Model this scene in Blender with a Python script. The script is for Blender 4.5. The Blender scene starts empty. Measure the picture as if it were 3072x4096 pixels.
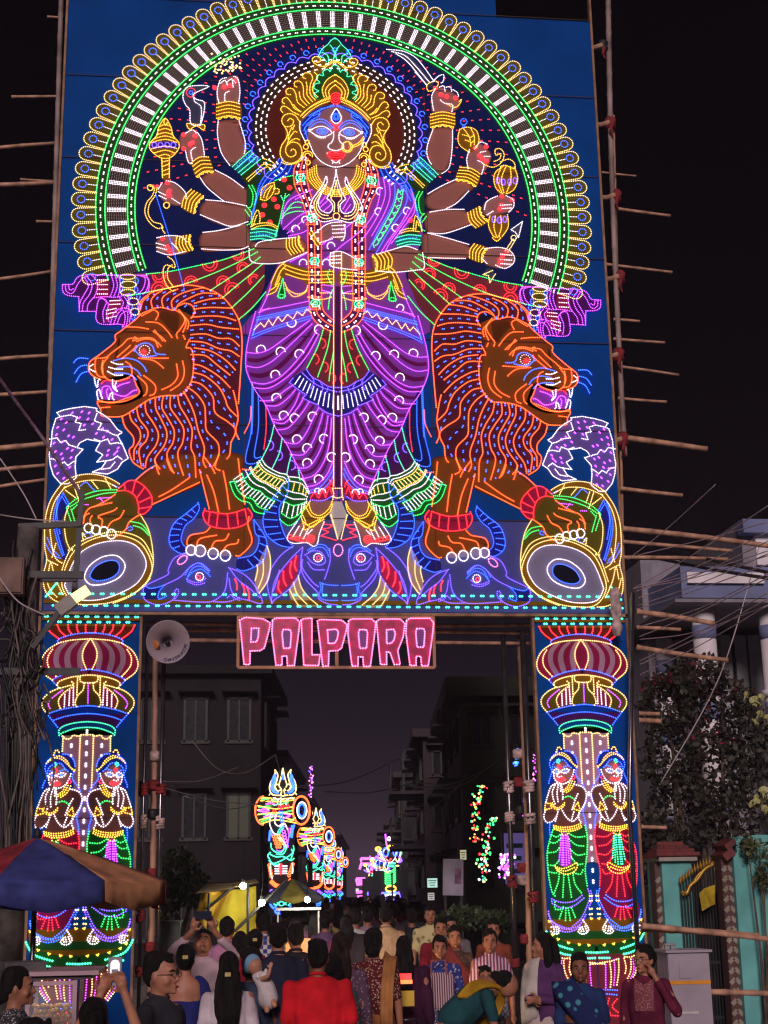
import bpy, bmesh, math, random
from mathutils import Vector, Matrix
R = math.radians
SC = bpy.context.scene
COL = SC.collection
random.seed(7)

# ------------------------------------------------------------------ camera
CAM_POS = Vector((-1.45, -17.55, 2.10))
PITCH, ROLL, YAW, FPX = 0.25667, 0.01703, -0.11472, 5773.9      # focal length in photograph pixels (3072 x 4096)
CM = Matrix.Rotation(YAW, 3, 'Z') @ Matrix.Rotation(PITCH, 3, 'X') @ Matrix.Rotation(ROLL, 3, 'Y')
cam = bpy.data.cameras.new('camera')
cam.sensor_fit = 'VERTICAL'; cam.sensor_height = 24.0; cam.lens = 24.0 * FPX / 4096.0
cam.clip_start = 0.1; cam.clip_end = 3000
camo = bpy.data.objects.new('camera', cam); COL.objects.link(camo)
right, fwd, up = CM.col[0], CM.col[1], CM.col[2]
camo.matrix_world = Matrix(((right.x, up.x, -fwd.x, CAM_POS.x), (right.y, up.y, -fwd.y, CAM_POS.y),
                            (right.z, up.z, -fwd.z, CAM_POS.z), (0, 0, 0, 1)))
SC.camera = camo

# ------------------------------------------------------------------ night sky, one weak lamp-like sun behind the viewer, exposure
SUN_EL, SUN_AZ = R(21), R(190)                # high street light from behind the viewer
world = bpy.data.worlds.new('World'); SC.world = world; world.use_nodes = True
nt = world.node_tree; nt.nodes.clear()
wo = nt.nodes.new('ShaderNodeOutputWorld'); bg = nt.nodes.new('ShaderNodeBackground')
tc = nt.nodes.new('ShaderNodeTexCoord'); sep = nt.nodes.new('ShaderNodeSeparateXYZ'); ramp = nt.nodes.new('ShaderNodeValToRGB')
nt.links.new(tc.outputs['Generated'], sep.inputs[0]); nt.links.new(sep.outputs['Z'], ramp.inputs[0])
nt.links.new(ramp.outputs[0], bg.inputs[0]); nt.links.new(bg.outputs[0], wo.inputs[0])
cr = ramp.color_ramp; cr.interpolation = 'EASE'                # town glow low over the street, black above
cr.elements[0].position = 0.0; cr.elements[0].color = (0.014, 0.0095, 0.018, 1)
cr.elements[1].position = 0.24; cr.elements[1].color = (0.0009, 0.0007, 0.0010, 1)
e = cr.elements.new(0.10); e.color = (0.0075, 0.0052, 0.0098, 1)
bg.inputs[1].default_value = 1.0
sun = bpy.data.lights.new('sun', 'SUN'); sun.energy = 2.0; sun.angle = R(14); sun.color = (1.0, 0.80, 0.78)
suno = bpy.data.objects.new('sun', sun); COL.objects.link(suno)
sd = Vector((math.sin(SUN_AZ) * math.cos(SUN_EL), math.cos(SUN_AZ) * math.cos(SUN_EL), math.sin(SUN_EL)))
suno.rotation_euler = sd.to_track_quat('Z', 'Y').to_euler(); suno.location = sd * 40
vs = SC.view_settings; vs.view_transform = 'Standard'; vs.look = 'None'; vs.exposure = 0.0; vs.gamma = 1.0; vs.use_curve_mapping = False
SC.render.engine = 'CYCLES'
SC.cycles.use_denoising = True; SC.cycles.denoiser = 'OPENIMAGEDENOISE'
SC.cycles.max_bounces = 4; SC.cycles.diffuse_bounces = 2; SC.cycles.glossy_bounces = 2
SC.cycles.volume_bounces = 0; SC.cycles.transmission_bounces = 3; SC.cycles.transparent_max_bounces = 6
SC.cycles.sample_clamp_indirect = 3.0; SC.cycles.use_light_tree = True
SC.cycles.pixel_filter_type = 'BLACKMAN_HARRIS'; SC.cycles.filter_width = 1.3

# ------------------------------------------------------------------ helpers
def ray(sx, sy):
    d = Vector(((sx - 1536) / FPX, 1.0, -(sy - 2048) / FPX)); return CM @ d
def at_y(sx, sy, y=0.0):                      # where a line of sight meets the vertical plane Y = y
    d = ray(sx, sy); return CAM_POS + d * ((y - CAM_POS.y) / d.y)
def at_z(sx, sy, z=0.0):                      # ... or the horizontal plane Z = z
    d = ray(sx, sy); return CAM_POS + d * ((z - CAM_POS.z) / d.z)
def at_d(sx, sy, dist):                       # ... or a given distance in front of the viewer
    d = ray(sx, sy); return CAM_POS + d * dist

MATS = {}
def mat(name, col, rough=0.6, metal=0.0, var=0.12, scale=6.0, bump=0.0, spec=0.4, col2=None, stretch=None):
    """procedural surface: two tones mixed by noise, optional fine relief"""
    if name in MATS: return MATS[name]
    m = bpy.data.materials.new(name); m.use_nodes = True
    t = m.node_tree; b = t.nodes['Principled BSDF']
    b.inputs['Roughness'].default_value = rough; b.inputs['Metallic'].default_value = metal
    b.inputs['Specular IOR Level'].default_value = spec
    n = t.nodes.new('ShaderNodeTexNoise'); n.inputs['Scale'].default_value = scale; n.inputs['Detail'].default_value = 5
    c = t.nodes.new('ShaderNodeTexCoord')
    if stretch:
        mp = t.nodes.new('ShaderNodeMapping'); mp.inputs['Scale'].default_value = stretch
        t.links.new(c.outputs['Object'], mp.inputs[0]); t.links.new(mp.outputs[0], n.inputs['Vector'])
    else: t.links.new(c.outputs['Object'], n.inputs['Vector'])
    mx = t.nodes.new('ShaderNodeValToRGB')
    a = [max(0, x * (1 - var * 1.6)) for x in col]; z = col2 or [min(1, x * (1 + var)) for x in col]
    mx.color_ramp.elements[0].position = 0.32; mx.color_ramp.elements[0].color = (*a, 1)
    mx.color_ramp.elements[1].position = 0.68; mx.color_ramp.elements[1].color = (*z, 1)
    t.links.new(n.outputs['Fac'], mx.inputs[0]); t.links.new(mx.outputs[0], b.inputs['Base Color'])
    if bump:
        bp = t.nodes.new('ShaderNodeBump'); bp.inputs['Strength'].default_value = bump; bp.inputs['Distance'].default_value = 0.01
        n2 = t.nodes.new('ShaderNodeTexNoise'); n2.inputs['Scale'].default_value = scale * 6; n2.inputs['Detail'].default_value = 4
        t.links.new(c.outputs['Object'], n2.inputs['Vector'])
        t.links.new(n2.outputs['Fac'], bp.inputs['Height']); t.links.new(bp.outputs[0], b.inputs['Normal'])
    MATS[name] = m; return m
def glow(name, col, strength, sample=True):
    if name in MATS: return MATS[name]
    m = bpy.data.materials.new(name); m.use_nodes = True
    b = m.node_tree.nodes['Principled BSDF']; b.inputs['Base Color'].default_value = (*[min(1, .2 + .5 * x) for x in col], 1)
    b.inputs['Emission Color'].default_value = (*col, 1); b.inputs['Emission Strength'].default_value = strength
    b.inputs['Roughness'].default_value = 0.3
    m.cycles.emission_sampling = 'FRONT' if sample else 'NONE'
    MATS[name] = m; return m

def tag(o, label=None, cat=None, group=None, kind=None):
    if label: o['label'] = label
    if cat: o['category'] = cat
    if group: o['group'] = group
    if kind: o['kind'] = kind
    return o
def empty(name, loc=(0, 0, 0), parent=None, label=None, cat=None, group=None):
    o = bpy.data.objects.new(name, None); COL.objects.link(o); o.empty_display_size = 0.1
    o.location = loc
    if parent: o.parent = parent
    return tag(o, label, cat, group)
def obj(name, me, m=None, parent=None, loc=None):
    if m is not None and not me.materials:
        for x in (m if isinstance(m, (list, tuple)) else [m]): me.materials.append(x)
    o = bpy.data.objects.new(name, me); COL.objects.link(o)
    if parent: o.parent = parent
    if loc is not None: o.location = loc
    return o
def pdmesh(name, vs, fs, smooth=False, mi=None):
    me = bpy.data.meshes.new(name); me.from_pydata([tuple(v) for v in vs], [], fs)
    if smooth: me.polygons.foreach_set('use_smooth', [True] * len(me.polygons))
    if mi: me.polygons.foreach_set('material_index', mi)
    me.update(); return me
def bm_mesh(name, bm, smooth=False):
    me = bpy.data.meshes.new(name); bm.normal_update(); bm.to_mesh(me); bm.free()
    if smooth: me.polygons.foreach_set('use_smooth', [True] * len(me.polygons))
    return me
class MB:
    """collects boxes, tubes and polygons into one mesh"""
    def __init__(s): s.v = []; s.f = []
    def add(s, vs, fs):
        n = len(s.v); s.v += [tuple(v) for v in vs]; s.f += [tuple(i + n for i in f) for f in fs]; return s
    def box(s, c, d, rz=0, M=None):
        hx, hy, hz = d[0] / 2, d[1] / 2, d[2] / 2; c = Vector(c)
        m = M or Matrix.Rotation(rz, 3, 'Z')
        vs = [c + m @ Vector((x * hx, y * hy, z * hz)) for z in (-1, 1) for y in (-1, 1) for x in (-1, 1)]
        return s.add(vs, [(0, 2, 3, 1), (4, 5, 7, 6), (0, 1, 5, 4), (2, 6, 7, 3), (0, 4, 6, 2), (1, 3, 7, 5)])
    def bar(s, a, b, w, h=None):                # square bar from a to b
        a, b = Vector(a), Vector(b); d = b - a; L = d.length
        q = d.to_track_quat('X', 'Z').to_matrix()
        return s.box((a + b) / 2, (L, w, h or w), M=q)
    def tube(s, pts, r, n=6, caps=True):
        pts = [Vector(p) for p in pts]; rs = r if isinstance(r, (list, tuple)) else [r] * len(pts)
        rings = []; ref = Vector((0.13, 0.31, 0.94)).normalized()
        for i, p in enumerate(pts):
            t = (pts[min(i + 1, len(pts) - 1)] - pts[max(i - 1, 0)]).normalized()
            if abs(t.dot(ref)) > 0.97: ref = Vector((0.94, 0.1, 0.3)).normalized()
            x = t.cross(ref).normalized(); y = t.cross(x)
            rings.append([p + (x * math.cos(2 * math.pi * k / n) + y * math.sin(2 * math.pi * k / n)) * rs[i] for k in range(n)])
        vs = [v for g in rings for v in g]; fs = []
        for i in range(len(pts) - 1):
            for k in range(n):
                a = i * n + k; b = i * n + (k + 1) % n; fs.append((a, b, b + n, a + n))
        if caps: fs += [tuple(range(n))[::-1], tuple(range((len(pts) - 1) * n, len(pts) * n))]
        return s.add(vs, fs)
    def lathe(s, prof, c=(0, 0, 0), n=16, M=None):   # prof: (radius, height)
        c = Vector(c); vs = []; fs = []
        for r, h in prof:
            for k in range(n):
                p = Vector((r * math.cos(2 * math.pi * k / n), r * math.sin(2 * math.pi * k / n), h))
                vs.append(c + (M @ p if M else p))
        for i in range(len(prof) - 1):
            for k in range(n):
                a = i * n + k; b = i * n + (k + 1) % n; fs.append((a, b, b + n, a + n))
        fs += [tuple(range(n))[::-1], tuple(range((len(prof) - 1) * n, len(prof) * n))]
        return s.add(vs, fs)
    def ball(s, c, r, n=8, m=6, sc=(1, 1, 1)):
        prof = [(max(1e-4, math.sin(math.pi * i / m)) * r, -math.cos(math.pi * i / m) * r) for i in range(m + 1)]
        M = Matrix.Diagonal(sc); return s.lathe(prof, c, n, M)
    def mesh(s, name, smooth=False): return pdmesh(name, s.v, s.f, smooth)
    def build(s, name, m, parent=None, smooth=False): return obj(name, s.mesh(name, smooth), m, parent)

def smooth_pts(p, closed=False, sub=8):
    n = len(p)
    if n < 3: return list(p)
    out = []
    for i in range(n if closed else n - 1):
        if closed: a, b, c, d = p[i - 1], p[i], p[(i + 1) % n], p[(i + 2) % n]
        else: a, b, c, d = p[max(i - 1, 0)], p[i], p[i + 1], p[min(i + 2, n - 1)]
        for k in range(sub):
            t = k / sub; t2 = t * t; t3 = t2 * t
            out.append(tuple(0.5 * (2 * b[j] + (c[j] - a[j]) * t + (2 * a[j] - 5 * b[j] + 4 * c[j] - d[j]) * t2 + (3 * b[j] - a[j] - 3 * c[j] + d[j]) * t3) for j in range(len(b))))
    out.append(tuple(p[0] if closed else p[-1])); return out
def resample(p, step):
    out = [p[0]]; need = step
    for a, b in zip(p, p[1:]):
        d = math.dist(a, b)
        if d < 1e-9: continue
        pos = 0.0
        while d - pos >= need - 1e-9:
            pos += need; t = pos / d; out.append(tuple(a[j] + (b[j] - a[j]) * t for j in range(len(a)))); need = step
        need -= (d - pos)
    return out
def resample_n(p, n):
    L = sum(math.dist(a, b) for a, b in zip(p, p[1:])); q = resample(p, L / (n - 1) * 0.999999)
    while len(q) < n: q.append(p[-1])
    return q[:n]
# ================================================================== the illuminated gate: painted boards with strings of LEDs
GATE_X = (-3.635, 3.635); BEAM_Z = 5.42; ROW = 1.22
gate = empty('illuminated_gate', (0, 0, 0), None, 'tall blue festival gate outlined in coloured lights with a ten-armed goddess between two lions', 'gate')
PAINT = {
 'blue': (0.002, 0.056, 0.285), 'navy': (0.006, 0.014, 0.105), 'maroon': (0.115, 0.020, 0.012), 'skin': (0.13, 0.040, 0.030), 'dskin': (0.15, 0.06, 0.055),
 'gold': (0.21, 0.105, 0.008), 'olive': (0.105, 0.085, 0.010), 'leaf': (0.012, 0.10, 0.020), 'dgreen': (0.02, 0.055, 0.012), 'red': (0.45, 0.012, 0.012),
 'hair': (0.010, 0.03, 0.30), 'purple': (0.25, 0.05, 0.42), 'dpurple': (0.07, 0.010, 0.10), 'plum': (0.20, 0.028, 0.05), 'lion': (0.10, 0.028, 0.005), 'mane': (0.085, 0.014, 0.03),
 'white': (0.55, 0.53, 0.60), 'grey': (0.22, 0.20, 0.34), 'greyblue': (0.075, 0.085, 0.31), 'tail': (0.13, 0.09, 0.34), 'cream': (0.42, 0.30, 0.25), 'black': (0.010, 0.010, 0.018),
 'dband': (0.040, 0.022, 0.012), 'teal': (0.02, 0.14, 0.16), 'mauve': (0.40, 0.22, 0.34), 'crimson': (0.27, 0.012, 0.07), 'pleat': (0.14, 0.006, 0.11), 'pinkred': (0.40, 0.02, 0.10), 'indigo': (0.016, 0.018, 0.20), 'steel': (0.05, 0.055, 0.11),
}
def paint(n): return mat('paint_' + n, PAINT[n], rough=0.6, var=0.09, scale=1.6, spec=0.02)
LEDC = {  # bulb colour, strength
 'w': ((1.0, 0.84, 0.97), 2.7), 'y': ((1.0, 0.52, 0.045), 3.2), 'r': ((1.0, 0.015, 0.03), 3.2), 'o': ((1.0, 0.095, 0.014), 4.4), 'b': ((0.02, 0.11, 1.0), 4.2),
 'v': ((0.17, 0.07, 1.0), 4.0), 'm': ((0.58, 0.07, 1.0), 3.5), 'g': ((0.035, 1.0, 0.17), 2.6), 'c': ((0.06, 0.95, 0.50), 2.7), 'p': ((1.0, 0.20, 0.50), 4.2), 'd': ((0.5, 0.4, 0.45), 0.4), 'k': ((1.0, 0.66, 0.22), 3.0),
}
def led(c): return glow('lamp_' + c, *LEDC[c])
FR = {'A': (1000, 100, 2.37), 'B': (200, 0, 1.8433), 'C': (1600, 0, 1.8433), 'T': (900, 600, 1.8433), 'K': (900, 1250, 1.8433), 'N': (200, 1050, 2.07375),
      'Q': (150, 1850, 1.8433), 'U': (900, 1850, 1.8433), 'V': (2050, 2400, 2.765), 'X': (2050, 3100, 2.2217), 'S': (0, 0, 1.0)}
FR_CUR = 'S'; FIG = None; OCT = 0
SHAPES = []
class Fig:
    """one figure of the gate: an Empty part with painted pieces and its strings of bulbs"""
    def __init__(s, name, label=None, parent=None, r=0.0087, step=0.0245):
        s.o = empty(name, (0, 0, 0), parent if parent != 0 else None, label) if parent is not None else empty(name, (0, 0, 0), gate, label); s.leds = {}; s.r = r; s.step = step; s.shift = None
    def finish(s):
        for m, c in [(None, None)]: pass
        v = []; f = []; mi = []; keys = sorted(s.leds)
        for k, c in enumerate(keys):
            for (x, z, r) in s.leds[c]:
                n = len(v); y = LED_Y
                v += [(x + r, y, z), (x - r, y, z), (x, y + r, z), (x, y - r, z), (x, y, z + r), (x, y, z - r)]
                f += [(n, n + 3, n + 4), (n + 3, n + 1, n + 4), (n + 1, n + 2, n + 4), (n + 2, n, n + 4), (n + 3, n, n + 5), (n + 1, n + 3, n + 5), (n + 2, n + 1, n + 5), (n, n + 2, n + 5)]
                mi += [k] * 8
        if not v: return
        o = obj('light_string', pdmesh('light_string', v, f, True, mi), [led(c) for c in keys], s.o); o['kind'] = 'stuff'
LED_Y = -0.027; PIDX = [0]
def fr(k): global FR_CUR; FR_CUR = k
def num(s): 
    if not isinstance(s, str): return s
    a = [float(x) for x in s.replace(',', ' ').split()]; return list(zip(a[::2], a[1::2]))
def uv(s, k=None):
    x0, y0, q = FR[k or FR_CUR]; out = []
    for x, y in num(s):
        p = at_y(x0 + x / q, y0 + y / q); out.append((p.x, p.z))
    return out
def mirror(p): return [(-x, z) for x, z in p]
def leds(c, p, step=None, r=None):
    F = FIG; q = resample(p, step or F.step)
    F.leds.setdefault(c, []).extend([(x, z, r or F.r) for x, z in q])
def L(c, s, fl='', step=None, r=None):
    """bulbs along a line; flags: s straight, c closed, m also mirrored, u already in gate metres, M mirrored only"""
    p = num(s) if 'u' in fl else uv(s)
    p = (p + [p[0]] if 'c' in fl else p) if 's' in fl else smooth_pts(p, 'c' in fl)
    if 'M' not in fl: leds(c, p, step, r)
    if 'm' in fl or 'M' in fl: leds(c, mirror(p), step, r)
    return p
def DASH(c, s, fl='', on=2, off=2, step=0.024, r=None):
    p = num(s) if 'u' in fl else uv(s)
    p = p if 's' in fl else smooth_pts(p, 'c' in fl)
    q = [x for i, x in enumerate(resample(p, step)) if i % (on + off) < on]
    for g in ([q, mirror(q)] if 'm' in fl else [q]): FIG.leds.setdefault(c, []).extend([(x, z, r or FIG.r) for x, z in g])
def airbrush(n):
    """paint sprayed lighter towards the middle of a piece (a colour layer stored on the board)"""
    k = 'airbrush_' + n
    if k in MATS: return MATS[k]
    m = mat(k, PAINT[n], rough=0.6, var=0.09, scale=1.6, spec=0.02); t = m.node_tree; b = t.nodes['Principled BSDF']; src = b.inputs['Base Color'].links[0].from_socket
    at = t.nodes.new('ShaderNodeAttribute'); at.attribute_name = 'spray'; mx = t.nodes.new('ShaderNodeMixRGB'); mx.inputs[2].default_value = (*AIR[n], 1)
    t.links.new(at.outputs['Fac'], mx.inputs[0]); t.links.new(src, mx.inputs[1]); t.links.new(mx.outputs[0], b.inputs['Base Color']); return m
AIR = {'skin': (0.36, 0.135, 0.115), 'dskin': (0.33, 0.15, 0.145), 'lion': (0.19, 0.062, 0.010), 'greyblue': (0.20, 0.21, 0.50), 'purple': (0.33, 0.085, 0.55), 'plum': (0.33, 0.06, 0.10), 'gold': (0.34, 0.19, 0.02)}
AIRW = {'skin': .045, 'dskin': .03, 'lion': .05, 'greyblue': .05, 'purple': .06, 'plum': .06, 'gold': .012}
def poly(name, m, p, parent, lab=None):
    """thin painted board piece, a hair in front of the ones drawn before it"""
    PIDX[0] += 1; SHAPES.append((name, p)); y = -(0.003 + PIDX[0] * 0.00004)
    if sum(a[0] * b[1] - b[0] * a[1] for a, b in zip(p, p[1:] + p[:1])) < 0: p = p[::-1]
    bm = bmesh.new(); lay = bm.verts.layers.float.new('spray'); vf = [bm.verts.new((x, y, z)) for x, z in p]; vb = [bm.verts.new((x, 0.0005, z)) for x, z in p]
    n = len(p); f = bm.faces.new(vf)
    for i in range(n): bm.faces.new((vf[i], vb[i], vb[(i + 1) % n], vf[(i + 1) % n]))
    bm.normal_update(); an = m.name[6:] if m.name.startswith('paint_') else ''; fs = [f]; inner = set()
    if an in ('skin', 'dskin', 'lion') and name in ('arm', 'forearm', 'face', 'neck', 'leg', 'foot', 'hand'):
        res = bmesh.ops.inset_region(bm, faces=[f], thickness=AIRW[an], depth=0.00001, use_even_offset=False, use_boundary=True); inner = set(f.verts); fs = [f] + list(res['faces']); m = airbrush(an)
    for v in inner: v[lay] = 1.0
    bmesh.ops.triangulate(bm, faces=fs, ngon_method='EAR_CLIP'); o = obj(name, bm_mesh(name, bm), m, parent)
    if lab: o['label'] = lab
    return o
def P(name, pm, s, fl='', lab=None):
    p = num(s) if 'u' in fl else uv(s)
    if 's' not in fl: p = smooth_pts(p, True, 5)[:-1]
    if 'M' not in fl: poly(name, paint(pm), p, FIG.o, lab)
    if 'm' in fl or 'M' in fl: poly(name, paint(pm), mirror(p), FIG.o, lab)
def PL(name, pm, c, s, fl='', lc=None):       # painted piece with bulbs round its edge
    P(name, pm, s, fl); L(c, s, fl + 'c')
def ring(c, cx, cy, rx, ry=None, fl='', a0=0, a1=360, rot=0, n=20, step=None, r=None):
    """bulbs round an arc given in photograph crop coordinates"""
    ry = ry or rx; cr_, sr_ = math.cos(R(rot)), math.sin(R(rot)); q = []
    for i in range(n + 1):
        t = R(a0 + (a1 - a0) * i / n); x, y = rx * math.cos(t), -ry * math.sin(t); q.append((cx + x * cr_ - y * sr_, cy + x * sr_ + y * cr_))
    L(c, q, fl + 's', step, r); return q
def rungs(c, a, b, n, fl='', t0=0.0, t1=1.0, skip=0):
    pa, pb = uv(a), uv(b); pa, pb = resample_n(smooth_pts(pa), n), resample_n(smooth_pts(pb), n)
    for k in range(skip, n - skip):
        (x0, z0), (x1, z1) = pa[k], pb[k]
        L(c, [(x0 + (x1 - x0) * t0, z0 + (z1 - z0) * t0), (x0 + (x1 - x0) * t1, z0 + (z1 - z0) * t1)], fl + 'us')
def between(c, a, b, ts, fl=''):
    pa, pb = resample_n(smooth_pts(uv(a)), 40), resample_n(smooth_pts(uv(b)), 40)
    for t in ts: L(c, [(p[0] + (q[0] - p[0]) * t, p[1] + (q[1] - p[1]) * t) for p, q in zip(pa, pb)], fl + 'us')
def arcu(cx, cz, r, a0, a1, n=120): return [(cx + r * math.cos(R(a0 + (a1 - a0) * i / n)), cz + r * math.sin(R(a0 + (a1 - a0) * i / n))) for i in range(n + 1)]

# ---- blue boards, seven rows of three, with their joints
xs = [GATE_X[0], -1.19, 1.22, GATE_X[1]]; tan = 0.004
rows = [BEAM_Z + i * ROW for i in range(8)]; rows[0] = BEAM_Z + 0.02
def board(x0, x1, z0, z1, m='blue'):
    g = 0.006; d = 0.035
    b = MB(); b.box(((x0 + x1) / 2, d / 2 + random.uniform(0, 0.004), (z0 + z1) / 2), (x1 - x0 - g, d, z1 - z0 - g))
    return b.build('panel', paint(m), gate)
for i in range(7):
    for j in range(3): board(xs[j], xs[j + 1], rows[i], rows[i + 1])
for x0, x1 in ((xs[0], -1.19), (-1.19, 1.22), (1.22, 2.28)): board(x0, x1, rows[7], rows[7] + 1.0)
fb = MB()                                      # timber rim round the boards
for x in GATE_X: fb.box((x, 0.03, 10.0), (0.03, 0.10, 9.2))
fb.box((0, 0.03, BEAM_Z), (7.3, 0.10, 0.035)); fb.build('timber_rim', mat('rim_wood', (0.30, 0.16, 0.09), 0.7, var=0.3), gate)
for z in rows[1:]:
    MB().box((0, -0.0205, z), (7.25, 0.003, 0.009)).build('joint_strip', mat('joint', (0.06, 0.03, 0.02), 0.8), gate)
for x in xs[1:3]:
    MB().box((x, -0.0205, (rows[0] + rows[6]) / 2), (0.008, 0.003, rows[6] - rows[0])).build('joint_strip', MATS['joint'], gate)

# ---- pale ground strip low on the picture
FIG = Fig('ground_strip', 'slate blue ground strip behind the drums and buffalo heads')
P('ground', 'greyblue', [(-3.6, BEAM_Z + .03), (3.6, BEAM_Z + .03), (3.6, BEAM_Z + ROW - .01), (-3.6, BEAM_Z + ROW - .01)], 'us')
# ---- the great arch
CZ = 10.88
FIG = Fig('light_arch', 'round arch of white bars, green lines and peacock-eye scallops'); A0, A1 = -20.5, 200.5
def ringband(name, r0, r1, m, a0=A0, a1=A1):
    P(name, m, arcu(0, CZ, r1, a0, a1, 90) + arcu(0, CZ, r0, a1, a0, 90), 'us')
P('night_field', 'navy', arcu(0, CZ, 2.66, -35, 215, 90), 'us')
NL = 58; st = (A1 - A0) / NL
for i in range(NL):
    a = A0 + st * (i + 0.5); ca, sa = math.cos(R(a)), math.sin(R(a))
    def q(rr, w): return (rr * ca - w * sa, CZ + rr * sa + w * ca)
    w = 0.098
    U = [q(3.15, -w), q(3.37, -w)] + [q(3.37 + w * math.sin(R(t)), -w * math.cos(R(t))) for t in range(15, 180, 15)] + [q(3.37, w), q(3.15, w)]
    P('scallop', 'olive', U, 'us'); L('k', U, 'us', 0.026)
    for t in range(0, 360, 30): leds('b', [q(3.345 + 0.05 * math.cos(R(t)), 0.05 * math.sin(R(t)))])
    L('w', [q(3.16, 0), q(3.28, 0)], 'us', 0.022, 0.007)
ringband('green_rim', 3.02, 3.17, 'dgreen'); ringband('dark_band', 2.76, 3.02, 'dband'); ringband('green_rim', 2.63, 2.77, 'dgreen')
for rr in (3.155, 3.035, 2.745, 2.65): L('g', arcu(0, CZ, rr, A0, A1), 'us', 0.021, 0.0098)
for rr in (3.095, 2.697): DASH('w', arcu(0, CZ, rr, A0, A1), 'us', 2, 2, 0.026, 0.0115)
for i in range(NL):
    for k in range(9):
        a = A0 + st * (i + (k + 0.5) / 9); ca, sa = math.cos(R(a)), math.sin(R(a))
        L('w' if k < 3 else 'd', [(2.77 * ca, CZ + 2.77 * sa), (3.01 * ca, CZ + 3.01 * sa)], 'us', 0.021 if k < 3 else 0.03, 0.0085 if k < 3 else 0.006)
HZ = 12.06
FIG.finish()

# ---- glory round the head
FIG = Fig('head_glory', 'maroon disc ringed by white dashes and blue scallops')
P('glory_band', 'dband', arcu(0, HZ, 1.11, -50, 230, 60), 'us'); P('glory_disc', 'maroon', arcu(0, HZ, 0.94, -60, 240, 60), 'us')
for rr in (1.075, 1.01, 0.945): DASH('w', arcu(0, HZ, rr, -46, 226), 'us', 2, 2, 0.026, 0.012)
for i in range(28):
    a0 = -42 + i * 264 / 28; a1 = a0 + 264 / 28
    q = []
    for k in range(11):
        t = a0 + (a1 - a0) * k / 10; rr = 1.135 + 0.05 * math.sin(math.pi * k / 10); q.append((rr * math.cos(R(t)), HZ + rr * math.sin(R(t))))
    L('v', q, 'us', 0.02); rr = 1.225
    L('b', arcu(rr * math.cos(R(a0)), HZ + rr * math.sin(R(a0)), 0.036, 0, 320, 10), 'us', 0.02)
FIG.finish()
# ================================================================== lions, ribbons, tails and drums (left ones traced, right ones mirrored)
def cres(x, y, r, rot=0, c='w', fl='m', k=1.0): ring(c, x, y, r, r, fl, 200, -20, rot, 12, 0.02)
def rosette(x, y, r, rot=0, fl='m'):
    for q in (1.0, 0.6): ring('r', x, y, r * q, r * q, fl, 190, -10, rot, 14, 0.022)
# ---- shawl spreading to both sides
FIG = Fig('shawl', 'plum shawl with green edges and red half rosettes'); fr('N')
P('cloth', 'plum', '640 110 1000 80 1250 30 1640 -90 1760 -120 1780 60 1760 240 1570 480 1330 300 1000 230 740 270', 'm')
for s in ('800 102 1000 80 1250 28 1450 -20 1700 -110', '640 285 830 250 1100 190 1350 100 1560 5 1720 -80', '1330 240 1450 160 1640 40 1745 -40', '1430 300 1560 190 1659 110 1760 20',
          '1510 380 1659 240 1780 110', '1570 475 1680 380 1790 250'): L('g', s, 'm')
for x, y, r, a in ((1325, 15, 62, 165), (1170, 172, 52, -15), (1435, 172, 52, -15), (905, 232, 62, -10), (1510, 235, 60, -30), (905, 115, 55, 175), (1600, 55, 48, -30), (1690, 150, 46, -40), (1560, -60, 48, 160)): rosette(x, y, r, a)
FIG.finish()
# ---- ribbon scrolls at the feet of the arch
FIG = Fig('ribbon_scroll', 'folded purple ribbon ends at the foot of the arch')
for fl in ('', 'M'):
    P('ribbon', 'dpurple', '100 190 200 190 230 130 290 110 820 112 825 200 800 270 740 300 700 400 680 470 620 560 590 520 430 520 380 470 370 410 250 410 240 290 140 285', fl)
    P('ribbon_end', 'crimson', '395 150 490 150 480 290 380 290', fl); P('ribbon_end', 'olive', '590 115 720 115 690 270 590 265', fl)
    P('ribbon_end', 'crimson', '500 320 590 310 570 410 460 500 470 420', fl)
for s in ('110 190 190 185 220 140 260 115 330 108 500 112 820 112', '105 195 110 250 150 280 240 290', '130 190 135 240 170 265 200 250 230 190 270 140 310 120', '155 190 165 235 195 225',
          '310 125 350 190 330 270 280 340 270 410', '350 112 395 180 380 270 320 350 310 410', '285 130 320 200 280 280 250 340 245 410', '245 412 380 412', '240 290 245 390',
          '370 300 460 290 550 295 640 270', '385 420 400 330 430 305 470 330 440 420 450 510', '430 300 485 350 470 430 490 500', '385 420 385 480 430 518 590 520 600 550', '500 520 530 430 570 395 640 385 670 420 660 500',
          '530 515 560 440 600 400 625 460 610 545', '560 510 590 440 640 410 645 480 630 540', '510 115 530 200 500 290', '540 115 560 200 530 290', '570 115 585 200 565 290', '740 115 790 140 775 220 730 270', '770 115 820 150 800 240 760 275', '800 115 825 180 815 250',
          '580 300 610 340 590 390', '620 295 645 340 630 390', '650 270 660 330 650 390 680 460'): L('m', s, 'm')
for y in (152, 190, 230, 268): L('w', '395 %d 490 %d' % (y, y), 'sm')
for y in (325, 355): L('w', '500 %d 590 %d' % (y, y - 4), 'sm')
for y in (405, 435, 470): L('w', '470 %d 560 %d' % (y, y - 20), 'sm')
for x, y, rx, ry in ((645, 125, 62, 22), (650, 190, 66, 28), (645, 255, 60, 24), (690, 330, 45, 28), (705, 415, 35, 28)): ring('k', x, y, rx, ry, 'm', step=0.0245)
for x, y in ((595, 160), (590, 225), (720, 160), (715, 235), (660, 290), (735, 290), (740, 370), (670, 375), (690, 460)): ring('b', x, y, 14, 26, 'm', n=8, step=0.0245)
FIG.finish()

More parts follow.
